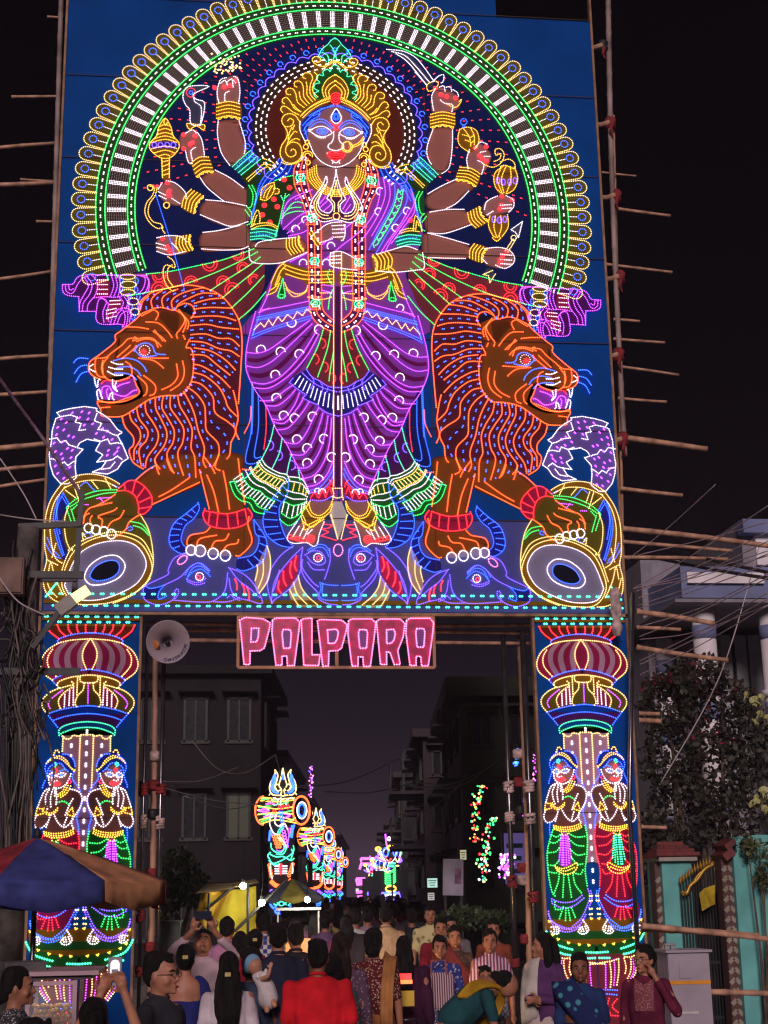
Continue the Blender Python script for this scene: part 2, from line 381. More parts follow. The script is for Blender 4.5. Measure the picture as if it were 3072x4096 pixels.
# ---- lion
FIG = Fig('lion_figure', 'two roaring orange lions with wavy manes, back to back', r=0.0105)
MANE = '600 1290 660 1240 760 1100 900 700 800 480 735 400 760 320 860 250 1000 215 1130 195 1260 212 1400 270 1500 370 1570 500 1592 650 1585 850 1572 1050 1570 1280 1570 1400 1500 1510 1500 1590 1450 1590 1410 1720 1350 1700 1370 1760 1290 1720 1210 1795 1170 1720 1110 1785 1060 1700 1020 1750 960 1690 900 1720 860 1660 780 1720 690 1660 658 1565 692 1520 690 1450 625 1370'
P('mane', 'mane', MANE, 'm')
P('face', 'lion', '590 575 542 610 540 670 440 750 372 800 330 835 322 895 352 942 400 970 420 1000 470 1000 640 970 690 960 740 1080 730 1100 600 1150 400 1140 395 1170 430 1230 440 1270 500 1285 600 1280 700 1230 900 1130 1080 1110 1160 1020 1185 900 1160 720 1150 600 1190 430 1120 350 1000 400 850 390 740 450 640 540', 'm')
P('mouth', 'purple', '430 990 560 990 650 970 690 970 735 1060 700 1100 600 1140 480 1140 420 1130 400 1060', 'm')
P('ear', 'lion', '880 440 950 410 1060 420 1070 480 1050 580 1000 560 930 480', 'm'); P('ear', 'black', '1060 380 1120 355 1170 380 1180 440 1130 420', 'm')
MS = ['750 400 770 330 820 285', '850 380 840 320 880 270 930 240', '940 380 930 310 980 260 1060 228', '1020 400 1010 330 1060 280 1160 240 1280 214', '1040 400 1070 350 1140 310 1260 262 1390 268', '1200 345 1320 312 1440 302',
      '1200 392 1330 380 1500 385', '1180 460 1330 450 1450 460 1545 490', '1170 530 1300 520 1420 545 1570 560', '1170 605 1290 600 1400 635 1500 640 1570 700', '1165 660 1280 670 1400 720 1500 740 1575 790',
      '1200 715 1330 740 1450 810 1540 900', '1170 770 1290 780 1380 850 1500 945', '1195 850 1270 870 1400 950 1500 1050', '1195 920 1290 950 1400 1040 1450 1130 1480 1210 1560 1290',
      '1180 995 1260 1020 1350 1120 1370 1250 1480 1330 1540 1400 1500 1500', '1140 1040 1220 1100 1280 1190 1290 1300 1300 1400 1390 1500 1400 1600 1350 1700', '1110 1080 1160 1170 1200 1270 1230 1400 1280 1540 1270 1650 1300 1715',
      '1060 1110 1080 1200 1140 1300 1180 1400 1170 1540 1200 1620 1210 1790', '1000 1120 1000 1210 1060 1300 1110 1390 1100 1500 1060 1600 1110 1780', '940 1120 930 1210 980 1300 1030 1400 1020 1500 970 1600 1020 1740',
      '875 1140 880 1220 930 1320 970 1420 950 1520 870 1640 910 1715', '790 1170 800 1250 860 1340 900 1430 880 1520 810 1620 790 1710', '720 1210 740 1300 810 1400 800 1480 740 1560 760 1700', '660 1260 680 1320 740 1390 750 1470 700 1560 700 1650']
MSP = [L('o', s, 'm') for s in MS]
for a, b in zip(MSP, MSP[1:]):
    pa, pb = resample_n(a, 30), resample_n(b, 30)
    DASH('b', [((p[0] + q[0]) / 2, (p[1] + q[1]) / 2) for p, q in zip(pa, pb)], 'usm', 2, 3, 0.024, 0.011)
for s in ('735 400 760 320 860 250 1000 215 1130 195 1260 212 1400 270 1500 370 1570 500 1592 650 1585 850 1572 1050 1562 1180', '1520 1070 1540 1150 1560 1290 1540 1400 1570 1480', '600 1290 625 1370 690 1450 692 1520 658 1565 690 1660 780 1720',
          '1400 1600 1370 1700 1410 1730', '1280 1620 1340 1700 1370 1760', '1500 1500 1490 1600 1460 1640', '870 1640 890 1720 910 1770', '970 1640 1000 1720 1030 1750'): L('o', s, 'm')
for s in ('750 440 700 490 620 550 590 575 542 610 540 665 440 750 372 800 330 835 322 895 352 942 400 968 430 985', '370 800 460 795 520 750 600 690 650 640 720 635 700 625', '440 820 430 890 460 960 540 990 640 965 680 930 670 860 630 830', '380 810 375 880 400 945 470 960',
          '480 795 440 850 440 920', '600 800 690 730 720 690', '560 790 640 720 670 690', '690 655 750 635 820 630 870 650 900 720', '720 660 800 640 880 660 920 700', '860 580 920 620 960 660', '800 500 900 510 970 570 1020 640', '640 540 740 545 830 560', '870 570 940 660',
          '740 800 860 820 930 870 945 890', '770 795 880 800 990 800', '1050 850 1060 950 1010 1020 930 1060', '1100 825 1115 920 1080 1010 990 1075', '780 945 870 1020 870 1090 830 1110', '730 950 800 1020 800 1090 770 1115', '690 950 720 1030 740 1090 640 1150 500 1170 400 1145',
          '400 1145 395 1175 420 1220 430 1275 500 1285 600 1280 690 1230 830 1140 960 1110 1080 1105 1150 1040 1185 940 1190 800 1170 720 1130 710 1160 640', '430 1210 500 1205', '740 440 860 390 930 380 1020 405', '1040 400 1100 440 1130 510 1100 590', '1070 400 1120 480 1080 560 1050 600 1060 640', '1100 440 1150 500 1140 560',
          '1060 370 1120 345 1180 365 1200 420 1170 470', '880 480 900 430 860 400 820 420 760 450', '1120 640 1100 600', '410 1160 480 1165 560 1160 640 1130 720 1105'): L('o', s, 'm')
for s in ('430 1010 460 985 570 990 660 965',): L('r', s, 'm')
ring('w', 785, 735, 44, 42, 'm', step=0.03, r=.007); ring('r', 778, 745, 24, 24, 'm', n=10, step=0.03, r=.008); ring('r', 778, 745, 10, 10, 'm', n=6)
L('b', '700 740 740 690 800 675 850 700 880 760 970 770', 'm'); L('b', '710 740 760 785 830 785 890 775', 'm')
for s in ('200 835 240 800 330 805', '205 925 250 870 320 855', '220 995 260 930 330 905', '530 820 630 800 720 820 780 870 800 910', '560 880 650 870 720 900 760 955', '540 925 620 925 680 945 725 985'): L('b', s, 'm')
for s in ('510 830 560 850 610 850', '490 875 550 890 610 890', '480 910 540 940 610 938', '330 870 360 850', '330 890 380 915', '370 965 380 1020 395 1040 400 990 415 970', '520 980 525 1040 560 1075 540 1040 555 985', '400 1140 390 1080 410 1060 425 1110 440 1140', '490 1140 500 1100 520 1090 520 1130 540 1150'): L('w', s, 'm')
for s in ('430 1090 440 1040 490 1035 530 1090 620 1115 690 1070 730 1065', '480 1130 470 1070 490 1050', '540 1050 590 1020 660 1000'): L('m', s, 'm')
# legs
fr('Q')
P('leg', 'lion', '720 140 900 0 1010 -60 1230 -40 1210 150 1000 245 850 312 780 400 660 440 530 480 340 470 345 380 460 290 580 230', 'm')
P('leg', 'lion', '1190 -30 1500 -60 1510 120 1540 340 1590 480 1590 600 1500 690 1380 690 1100 620 1110 560 1250 490 1270 400 1230 200', 'm')
P('cuff', 'crimson', '600 195 680 140 760 160 835 240 842 320 795 378 748 385 744 320 720 250 660 215', 'm'); P('cuff', 'crimson', '1235 350 1400 380 1550 340 1580 400 1520 465 1400 490 1275 470 1225 400', 'm')
for s in ('600 195 680 138 760 158 835 240 842 320 795 378 750 388', '590 215 660 213 720 250 745 320 745 380', '640 160 650 210', '720 150 700 235', '790 190 730 270', '835 260 750 300', '840 330 748 345',
          '1235 345 1222 400 1270 470 1400 492 1520 465 1582 400 1550 340', '1245 362 1400 382 1540 345', '1270 380 1260 450', '1330 385 1320 485', '1400 385 1410 488', '1470 375 1480 470', '1530 350 1545 430'): L('r', s, 'm')
for s in ('725 135 800 70 880 20', '900 255 1000 200 1130 110', '850 312 1000 242 1195 150', '1195 60 1230 200 1268 350', '1250 100 1300 220 1335 370', '1370 70 1395 200 1415 345', '1480 -20 1495 100 1530 320', '420 330 500 290 580 235', '340 410 380 345 460 320 550 300', '340 450 350 400 380 380', '395 465 390 420 410 390', '470 480 480 430 450 400 560 360 590 335', '520 480 550 440 610 410 640 355', '590 545 650 500 680 440 760 385',
          '1270 485 1230 520 1130 540 1102 590 1110 620', '1175 610 1200 565 1320 540', '1280 640 1310 585 1380 575 1410 530', '1365 660 1400 615 1470 600 1482 570', '1560 405 1550 460 1580 590 1500 685 1460 690'): L('o', s, 'm')
for x, y, r in ((378, 487, 32), (432, 500, 32), (490, 512, 33), (545, 532, 34), (1132, 650, 36), (1200, 655, 40), (1295, 675, 38), (1385, 690, 38)):
    P('claw', 'grey', [(x + r * .8 * math.cos(t * .7854), y + r * .9 * math.sin(t * .7854)) for t in range(8)], 'm'); ring('w', x, y, r, r * 1.05, 'm', n=14, step=0.0245)
FIG.finish()

# ---- tails
FIG = Fig('tail_plume', 'curling violet tail tuft edged with white lights'); fr('N')
TL = '60 1250 110 1230 180 1215 290 1200 390 1215 385 1235 440 1265 500 1310 560 1390 600 1415 560 1440 600 1510 650 1630 600 1660 560 1720 480 1760 350 1745 430 1710 470 1650 390 1660 440 1600 380 1565 420 1490 350 1480 310 1470 250 1500 225 1540 275 1555 215 1620 210 1700 220 1790 150 1840 90 1840 30 1770 5 1690 -5 1600 15 1480 20 1400 50 1300 85 1285'
P('plume', 'tail', TL, 'ms'); L('w', TL, 'cms', 0.022)
for s in ('85 1285 170 1270 230 1290 210 1330 260 1340 240 1400 300 1390', '0 1470 60 1460 90 1500 130 1480 160 1520 200 1530 225 1545', '0 1630 50 1640 80 1680 120 1660 150 1690 190 1660 215 1650', '390 1260 370 1320 430 1340 400 1390 470 1400 520 1430 560 1440', '370 1470 420 1490 480 1470 500 1510 560 1500 600 1510', '470 1650 520 1640 560 1610 600 1640', '430 1720 500 1710 540 1660'): L('w', s, 'ms', 0.022)
for x, y in ((190, 1250), (270, 1240), (330, 1250), (100, 1300), (140, 1330), (250, 1290), (320, 1300), (70, 1370), (120, 1390), (60, 1430), (160, 1440), (200, 1450), (40, 1500), (110, 1490), (150, 1545), (50, 1570), (100, 1590), (190, 1560), (60, 1640), (110, 1630), (180, 1620), (50, 1690), (130, 1720), (170, 1700), (70, 1750), (120, 1790), (170, 1780), (360, 1340), (290, 1350), (440, 1380), (480, 1400), (390, 1420), (450, 1450), (520, 1470), (490, 1560), (540, 1590), (570, 1540), (480, 1600), (560, 1570)): DASH('m', '%d %d %d %d' % (x - 8, y + 8, x + 8, y - 8), 'sm', 9, 1, 0.018, 0.013)
FIG.finish()

# ---- drums
FIG = Fig('drum_figure', 'two tilted drums with grey heads and yellow bulbs under the lions'); fr('Q')
P('drum_shell', 'olive', '180 160 280 105 400 90 520 115 620 175 760 390 825 500 855 650 850 780 800 900 560 1030 280 1045 180 1042 100 1000 52 930 48 820 70 720 55 620 60 420 100 280', 'm')
P('drum_band', 'gold', '180 160 280 105 400 90 520 115 610 170 520 150 400 130 290 160 200 240 150 330 120 450 130 560 200 700 270 650 200 760 170 850 190 960 280 1040 180 1042 100 1000 52 930 48 820 70 720 55 620 60 420 100 280', 'm')
P('drum_lacing', 'indigo', '150 240 190 230 230 320 180 420 190 560 230 690 190 720 140 560 120 420', 'm')
P('drum_rim', 'gold', '185 850 270 660 420 565 600 540 760 600 840 740 830 850 740 950 560 1030 400 1050 280 1040 200 960', 'm')
P('drum_head', 'grey', '210 880 290 700 420 610 600 580 730 620 800 730 780 830 700 920 520 1000 380 1020 260 1000 210 930', 'm')
P('drum_eye', 'black', '390 830 430 770 510 730 580 730 605 770 590 820 530 860 450 875 400 860', 'm')
L('k', '185 850 270 660 420 565 600 540 760 600 840 740 830 850 740 950 560 1030 400 1050 280 1040 200 960', 'cm'); L('k', '165 850 250 640 420 545 600 515 770 570 855 720', 'm')
L('w', '210 880 290 700 420 610 600 580 730 620 800 730 780 830 700 920 520 1000 380 1020 260 1000 210 930', 'cm'); L('w', '350 830 390 760 480 700 580 690 640 740 640 800 590 860 490 900 400 905 355 870', 'cm', 0.02); L('b', '390 830 430 770 510 730 580 730 605 770 590 820 530 860 450 875 400 860', 'cm')
for s in ('180 160 100 280 60 420 55 620 70 720 48 820 52 930 100 1000 180 1042 270 1050', '180 160 280 105 400 90 520 115 610 165', '200 190 300 150 400 135 500 145 590 190', '205 185 130 290 95 420 100 560 130 700 190 750', '230 330 200 430 210 560 240 640 260 650', '70 720 150 760', '80 830 100 740 130 850 190 980', '60 830 90 930 150 1000', '110 700 140 590', '760 390 820 500 850 650 850 780 800 900', '300 170 330 250', '270 175 310 300', '400 140 450 200', '500 120 540 195', '210 210 290 270', '230 650 270 640', '560 1040 700 980 830 860', '340 580 330 520 360 560'): L('k', s, 'm')
for s in ('190 230 150 330 135 450 170 600 200 690', '165 250 130 350 120 450 150 590 190 700', '190 230 235 310', '185 260 230 330', '75 560 110 640 160 690', '60 600 110 680 170 710', '150 260 145 400 170 540', '320 175 360 150 400 190 430 220', '560 170 600 190', '660 490 690 475 700 500 670 505', '340 540 380 520 400 550 360 560'): L('b', s, 'm')
for s in ('220 330 300 265 440 215 590 205', '215 340 260 470', '245 330 330 280 480 235 580 225', '250 350 290 480', '690 440 770 460 825 530', '710 470 770 490 820 540', '260 350 300 310'): L('g', s, 'm')
for s in ('440 270 500 265 550 262', '330 315 380 315', '460 265 490 300'): L('m', s, 'm')
FIG.finish()

# ---- buffaloes under the feet
FIG = Fig('buffalo_head', 'three slate blue buffalo heads along the foot of the picture'); fr('Q')
P('side_head', 'greyblue', '1100 675 1010 710 965 790 955 835 800 910 782 960 800 1022 900 1052 1000 1015 1200 1032 1320 1020 1440 1010 1660 1040 1640 980 1560 870 1400 780 1450 690 1380 690', 'm')
P('horn', 'indigo', '1185 300 1192 350 1150 420 1090 470 1060 560 1100 640 1050 672 985 630 970 550 1010 450 1100 375', 'm'); P('muzzle', 'indigo', '800 915 840 935 930 910 890 970 900 1040 800 1022 782 960', 'm')
for s in ('1100 672 1010 708 965 790 957 833 800 910 782 960 800 1022 900 1052 1000 1015 1010 960 1030 930', '1015 1005 1040 970 1035 930', '940 905 1050 850 1120 780 1190 745 1265 800', '1000 1018 1200 1032 1300 1022 1380 950 1402 820', '1410 780 1500 815 1570 870 1630 960 1655 1042 1560 1020 1480 1000 1430 950 1412 850', '1420 790 1480 870 1560 930 1640 1000', '1300 1030 1400 1030 1490 1000', '1430 980 1460 1010 1500 1020', '1400 1000 1430 970'): L('v', s, 'm')
for s in ('800 915 830 932 900 920 935 908 895 960 895 1010 960 985', '1185 300 1192 350 1150 420 1090 470 1060 560 1075 610 1110 640', '1180 310 1100 378 1010 450 972 550 985 625 1050 672 1105 670'): L('b', s, 'm')
rungs('b', '1180 320 1100 378 1010 450 972 550 985 625 1040 668', '1188 350 1150 420 1090 470 1060 560 1075 610 1100 640', 10, 'm', 0.08, 0.75, 1)
for s in ('1090 830 1130 770 1200 745 1270 800', '1110 840 1150 780 1210 770 1265 815', '1100 862 1140 815 1200 790 1240 810 1275 845', '1105 880 1170 905 1240 890', '1105 865 1150 885 1200 885 1250 850'): L('v' if '88' in s else 'b', s, 'm')
ring('w', 1195, 845, 30, 30, 'm', n=12, step=0.0245); ring('r', 1188, 850, 14, 14, 'm', n=8, step=0.018)
ring('p', 1068, 722, 42, 24, 'm', rot=-40, step=0.0245)
for s in ('1455 865 1470 900 1470 945', '1510 900 1525 940 1525 985', '1545 925 1560 970 1560 1015'): L('r', s, 'm', 0.019, 0.012)
fr('U')
P('front_head', 'greyblue', '570 640 700 600 830 590 960 600 1090 640 1100 760 1070 870 985 960 975 1010 900 1048 830 1052 760 1048 690 1010 680 960 590 860 560 760', 's')
P('ear', 'greyblue', '570 630 480 610 400 700 320 830 315 940 345 1038 372 1010 480 930 545 830 570 720', 'm'); P('ear_lining', 'pinkred', '540 690 470 740 400 850 375 960 400 970 480 900 530 820', 'm')
P('horn', 'indigo', '500 630 400 612 310 540 280 430 310 320 390 220 465 115 470 200 440 290 405 340 410 440 445 550 495 610', 'm')
P('horn', 'indigo', '215 425 300 560 303 650 270 740 150 800 88 790 95 710 190 690 235 640 250 560 220 510', 'm')
P('dewlap', 'cream', '540 840 560 920 610 990 690 1055 530 1060 470 950', 'm'); P('dewlap', 'cream', '310 620 335 720 320 860 250 970 220 900 240 760', 'm')
for s in ('572 635 558 760 590 860 680 960 692 1010 760 1046 830 1052', '560 690 570 780 640 880 690 920', '570 630 480 720 370 870 342 1036 372 1010 480 930 545 830 572 720', '500 620 400 700 320 830 316 940 345 1036', '770 640 775 720 755 800 735 860', '590 685 650 655 710 668 740 730 700 760 640 740 600 690', '610 740 650 790 730 795', '400 800 380 880 350 960'): L('v', s, 'm')
for s in ('610 650 680 610 740 618 775 670', '620 660 690 628 740 645 765 700', '700 890 760 906 830 910', '700 890 706 940 692 980 720 1012 780 1020 830 1020', '720 900 715 950 720 990', '495 630 400 612 310 540 280 430 310 320 390 220 465 115', '470 130 455 250 402 330 405 430 440 540 490 612', '215 428 300 560 302 650 270 740 150 800 88 790', '212 430 222 520 250 560 235 640 190 690 95 710'): L('b', s, 'm')
rungs('b', '460 130 390 220 310 320 282 430 310 540 400 610', '468 170 445 270 402 330 406 430 440 540 480 600', 11, 'm', 0.1, 0.85, 1); rungs('b', '230 450 300 560 302 650 270 740 150 800', '215 440 240 550 235 640 190 690 100 715', 8, 'm', 0.1, 0.8, 1)
ring('w', 685, 705, 32, 32, 'm', n=12, step=0.0245); ring('r', 688, 708, 15, 15, 'm', n=8, step=0.018); ring('p', 833, 650, 34, 44, '', step=0.0245)
for s in ('525 695 512 760 532 810', '490 735 478 800 495 860', '430 805 432 870 452 915', '398 880 392 930 412 965'): L('r', s, 'm', 0.019, 0.012)
for s in ('540 840 560 920 610 990 685 1055', '505 890 530 970 610 1055', '475 940 510 1010 545 1062', '310 620 335 720 320 860 250 970', '280 720 280 830 240 940', '235 760 240 800 220 880'): L('k', s, 'm')
FIG.finish()
# ---- double row of green bulbs along the foot of the big board
FIG = Fig('green_bulb_rail', 'double row of green bulbs along the foot of the big board', r=0.022)
MB().box((0, -0.012, BEAM_Z + 0.145), (7.2, 0.02, 0.05)).build('rail', paint('gold'), FIG.o)
for i in range(58):
    x = -3.52 + i * 7.04 / 57
    for dx in (-0.014, 0.014):
        for z in (0.235, 0.09): FIG.leds.setdefault('c', []).append((x + dx + (0.05 if z < .2 else 0), BEAM_Z + z, 0.017))
L('c', [(-3.45, BEAM_Z + .37), (-3.58, BEAM_Z + .19)], 'usm', 0.03, 0.016)
FIG.finish()
# ================================================================== the goddess
FIG = Fig('goddess_figure', 'ten-armed goddess with gold crown, purple sari and trident'); S_ = FIG
fr('T')
# hair falling over the shoulders, then the back arms
P('hair', 'hair', '430 60 350 120 250 210 220 330 190 470 200 560 300 520 420 300 520 180 500 70', 'm')
for s in ('425 70 395 135 330 190 285 250 250 320 225 400 210 470', '460 100 420 170 350 220 300 280 260 350', '400 70 360 130 300 190 260 250 235 330 215 420 190 520', '490 120 460 180 400 215'): L('b', s, 'm')
def bangle(x0, y0, x1, y1, w, n=4, c='y', scal=True, fl=''):
    """gold bangles across a wrist: stacked arcs from (x0,y0) to (x1,y1) repeated along the arm for width w"""
    dx, dy = x1 - x0, y1 - y0; l = math.hypot(dx, dy); nx, ny = dy / l, -dx / l
    a = [(x0, y0), ((x0 + x1) / 2 + nx * w * .18, (y0 + y1) / 2 + ny * w * .18), (x1, y1)]
    P('bangle', 'gold', [(x0, y0), ((x0 + x1) / 2 + nx * w * .18, (y0 + y1) / 2 + ny * w * .18), (x1, y1), (x1 + nx * w, y1 + ny * w), ((x0 + x1) / 2 + nx * w * 1.18, (y0 + y1) / 2 + ny * w * 1.18), (x0 + nx * w, y0 + ny * w)], fl)
    for k in range(n):
        t = k / (n - 1) * w
        L(c, [(x + nx * t, y + ny * t) for x, y in a], fl, 0.0225)
    if scal:
        q = []
        for k in range(13):
            u = k / 12; b = math.sin(u * math.pi) * .18 * w; o = -w * .14 * abs(math.sin(u * math.pi * 4))
            q.append((x0 + dx * u + nx * (b + o), y0 + dy * u + ny * (b + o)))
        L(c, q, fl, 0.0225)
def fist(x, y, r, c='r'):
    for dx, dy in ((-.2, -.5), (.25, .1), (.1, .35), (.3, .45)): ring(c, x + dx * r, y + dy * r, 11, 13, n=8, step=0.016)
# -- left side arms (frame B)
fr('B')
P('arm', 'skin', '1240 900 1235 1000 1260 1130 1340 1230 1450 1150 1440 1060 1400 940 1400 890', '')
P('hand', 'dskin', '1240 770 1230 690 1260 600 1340 560 1390 570 1400 680 1380 770')
for s in ('1240 900 1235 1000 1262 1130 1325 1225', '1395 900 1440 1060 1430 1150', '1245 765 1232 690 1255 600 1300 580', '1390 770 1400 680 1385 590 1350 570', '1290 750 1290 700 1320 680', '1260 620 1290 600 1310 640', '1310 610 1340 590 1350 650', '1350 600 1370 620'): L('w', s)
for x, y in ((1215, 655), (1285, 650), (1325, 640), (1370, 605)): ring('r', x, y, 14, n=8, step=0.016); ring('r', x, y, 5, n=5)
bangle(1230, 880, 1405, 880, 105, 5)
for i in range(46): FIG.leds.setdefault('k', []).append((*uv([(1310 + random.gauss(0, 62), 490 + random.gauss(0, 34))])[0], 0.016))     # cluster held aloft
P('arm', 'skin', '1110 1320 1150 1370 1290 1490 1440 1530 1470 1420 1340 1320 1220 1260', '')
P('hand', 'dskin', '1000 1110 1020 1210 1100 1220 1140 1150 1110 1020 1050 960 960 1000 960 1090')
for s in ('1110 1320 1160 1390 1280 1490', '1220 1262 1330 1320 1430 1395', '1000 1120 1020 1200 1060 1215', '1140 1160 1120 1040 1080 975', '1050 1190 1040 1120 1080 1090', '1000 990 1050 965 1080 990'): L('w', s)
for x, y in ((985, 1000), (1070, 1010), (1035, 1070), (985, 1105), (1050, 1060)): ring('r', x, y, 14, n=8, step=0.016); ring('r', x, y, 5, n=5)
bangle(1080, 1310, 1205, 1270, 110, 5)
P('arm', 'skin', '1110 1590 1330 1680 1450 1650 1480 1540 1300 1500 1150 1480')
P('hand', 'dskin', '800 1400 850 1345 930 1360 1000 1440 1000 1500 930 1520 830 1480')
for s in ('1150 1480 1300 1495 1450 1525', '1110 1590 1230 1640 1340 1675 1460 1640', '860 1340 930 1360 1000 1430 1000 1480', '800 1400 830 1350', '800 1420 860 1450', '805 1450 860 1475', '900 1470 960 1510'): L('w', s)
for x, y in ((865, 1355), (790, 1385), (880, 1415), (880, 1450), (875, 1430)): ring('r', x, y, 14, n=8, step=0.016); ring('r', x, y, 5, n=5)
bangle(1060, 1580, 1130, 1450, 100, 5)
P('arm', 'skin', '1120 1850 1300 1850 1450 1840 1490 1780 1440 1640 1330 1690 1120 1720')
P('hand', 'dskin', '780 1790 830 1750 930 1740 1010 1770 1020 1860 930 1880 800 1860')
for s in ('1130 1720 1250 1705 1410 1665', '1120 1842 1260 1850 1400 1845 1470 1820', '790 1760 860 1745 960 1750 1010 1790', '790 1860 880 1885 1000 1860', '785 1800 860 1820', '790 1830 870 1850', '900 1800 940 1840'): L('w', s)
for x, y in ((830, 1765), (865, 1825), (880, 1850), (895, 1875)): ring('r', x, y, 14, n=8, step=0.016); ring('r', x, y, 5, n=5)
bangle(1050, 1850, 1030, 1735, 95, 5)
# weapons on the left: cleaver, mace, bow
PL('cleaver', 'steel', 'w', '1170 645 1060 640 1000 660 980 720 1000 780 1030 820 1040 920 1110 920 1140 770 1080 740 1060 700'); L('w', '1110 930 1115 800 1070 760 1060 730'); ring('r', 1040, 690, 34, n=14); ring('b', 1040, 690, 14, n=8)
PL('cleaver_guard', 'gold', 'y', '1010 920 1030 960 1080 935 1130 965 1140 930 1080 925')
P('mace', 'gold', '850 880 800 940 780 1010 735 1060 740 1110 810 1170 830 1320 880 1320 890 1170 945 1110 950 1060 910 1010 890 940'); P('mace_band', 'indigo', '745 1065 850 1045 945 1065 945 1105 850 1090 750 1105')
for s in ('735 1060 740 1110 810 1168 890 1168 945 1110 950 1060 910 1010 890 940 850 880 805 940 785 1010 735 1060', '790 1000 850 985 905 1000', '770 1030 850 1010 925 1030', '740 1060 850 1035 945 1060', '750 1105 850 1085 945 1105', '770 1135 850 1115 920 1135', '800 1160 850 1145 890 1160', '810 940 850 925 890 940', '800 970 850 955 895 970', '825 1180 830 1320', '880 1180 880 1320', '830 1200 880 1190', '830 1235 880 1215', '830 1270 880 1250', '830 1300 880 1285', '850 880 840 910 850 930 870 905'): L('y', s, '', 0.0225)
for x in (770, 815, 865, 910): ring('v', x, 1076, 18, 20, n=8, step=0.02)
for x, y in ((860, 1520), (740, 1390)): ring('y', x, y, 22, n=10, step=0.02)
for s in ('740 1380 770 1395 755 1450 715 1500 700 1570 730 1640 790 1690 840 1680', '790 1390 775 1450 735 1510 725 1580 760 1640 820 1660 830 1700 850 1730', '870 1900 910 1930 920 1980 860 1960 835 2000 850 2090 900 2150 930 2140', '900 1960 870 1990 870 2060 910 2120'): L('y', s)
L('b', '780 1440 850 1660 910 1850 960 2030 990 2140', 's', 0.026, 0.008)
# -- right side arms (frame C)
fr('C')
P('arm', 'skin', '235 960 200 1080 205 1180 270 1290 330 1270 380 1150 385 960'); P('hand', 'dskin', '240 830 235 720 270 650 350 660 430 720 440 790 370 830')
for s in ('240 965 200 1080 200 1160 230 1220', '385 965 382 1100 360 1240 300 1290', '245 820 232 720 260 660', '380 830 385 780 330 770 290 740', '290 650 320 640 330 680', '340 650 370 650 380 690', '390 670 420 690 430 720'): L('w', s)
for x, y in ((258, 658), (300, 705), (342, 720), (408, 730)): ring('r', x, y, 14, n=8, step=0.016); ring('r', x, y, 5, n=5)
bangle(225, 945, 400, 945, 95, 5)
P('scimitar', 'steel', '-90 375 0 380 100 440 240 620 200 640 110 540 40 450 -60 395')
for s in ('-100 372 20 385 110 430 180 510 250 610', '-60 388 30 415 100 480 220 620', '-30 405 60 470 190 630', '110 540 200 640'): L('w', s, '', 0.0225)
L('w', '240 610 280 570 320 560 315 610 290 620'); L('y', '200 630 250 605 280 620 260 660 210 680 195 650', 'c'); L('y', '340 770 400 800 440 770 450 740 430 760')
P('arm', 'skin', '205 1440 200 1530 300 1560 390 1530 470 1440 540 1390 430 1330'); P('hand', 'dskin', '500 1130 520 1080 590 1060 660 1120 670 1180 600 1290 500 1250')
for s in ('205 1435 300 1380 420 1325', '340 1545 420 1500 510 1410', '510 1110 490 1180 500 1250', '600 1290 615 1220 570 1190', '550 1100 590 1055 640 1070', '590 1130 640 1120', '620 1160 670 1160'): L('w', s)
for x, y in ((552, 1098), (633, 1088), (585, 1155), (605, 1175), (635, 1195)): ring('r', x, y, 14, n=8, step=0.016); ring('r', x, y, 5, n=5)
bangle(410, 1330, 560, 1380, 95, 5)
P('conch', 'gold', '440 960 500 945 560 970 580 1040 560 1100 510 1130 450 1080 425 1010')
for s in ('440 960 500 945 560 970 580 1040 560 1100', '440 960 425 1020 440 1080 510 1130', '470 960 510 1020 520 1090', '520 955 545 1010 545 1080', '460 1000 500 1010', '480 1040 510 1050', '520 1020 545 1000', '525 1060 550 1040', '620 1220 680 1240 740 1210 765 1150 740 1105 700 1110 705 1150 740 1140 730 1180 680 1200'): L('y', s)
ring('b', 468, 905, 24, 24, n=10); ring('b', 468, 940, 10, 10, n=6)
P('arm', 'skin', '190 1570 200 1720 330 1720 530 1650 490 1560 340 1550'); P('hand', 'dskin', '610 1560 620 1500 700 1450 790 1450 830 1500 820 1560 700 1590 640 1600')
for s in ('220 1570 340 1552 480 1550', '220 1725 340 1725 530 1660', '620 1550 640 1490 720 1450', '780 1450 830 1480 835 1530 800 1570', '740 1520 820 1515', '750 1545 815 1540', '640 1590 690 1560'): L('w', s)
for x, y in ((748, 1452), (825, 1480), (745, 1520), (735, 1548)): ring('r', x, y, 14, n=8, step=0.016); ring('r', x, y, 5, n=5)
bangle(640, 1640, 580, 1530, 95, 5)
P('lamp', 'gold', '760 1230 850 1240 865 1320 840 1400 770 1440 720 1420 690 1330 700 1270'); P('lamp', 'gold', '660 1600 790 1590 795 1680 740 1770 690 1760 650 1670')
for s in ('740 1200 800 1180 840 1210 840 1250 770 1225 730 1240', '760 1230 700 1280 690 1340 710 1400 760 1440', '840 1240 865 1320 840 1400 780 1440', '780 1230 745 1330 765 1435', '810 1235 815 1330 780 1435', '740 1250 715 1330 750 1430', '660 1600 650 1670 690 1750 740 1750', '790 1590 795 1680 750 1750', '700 1600 690 1680 710 1750', '740 1600 745 1680 725 1750', '680 1760 710 1785 740 1760'): L('y', s)
for x, y in ((720, 1340), (760, 1350), (805, 1350), (845, 1340), (690, 1625), (730, 1630), (770, 1625)): ring('v', x, y, 14, 24, n=8, step=0.02)
P('arm', 'skin', '200 1720 500 1810 490 1910 200 1900 160 1800'); P('hand', 'dskin', '600 1880 640 1830 740 1830 820 1850 840 1920 780 1980 640 1960')
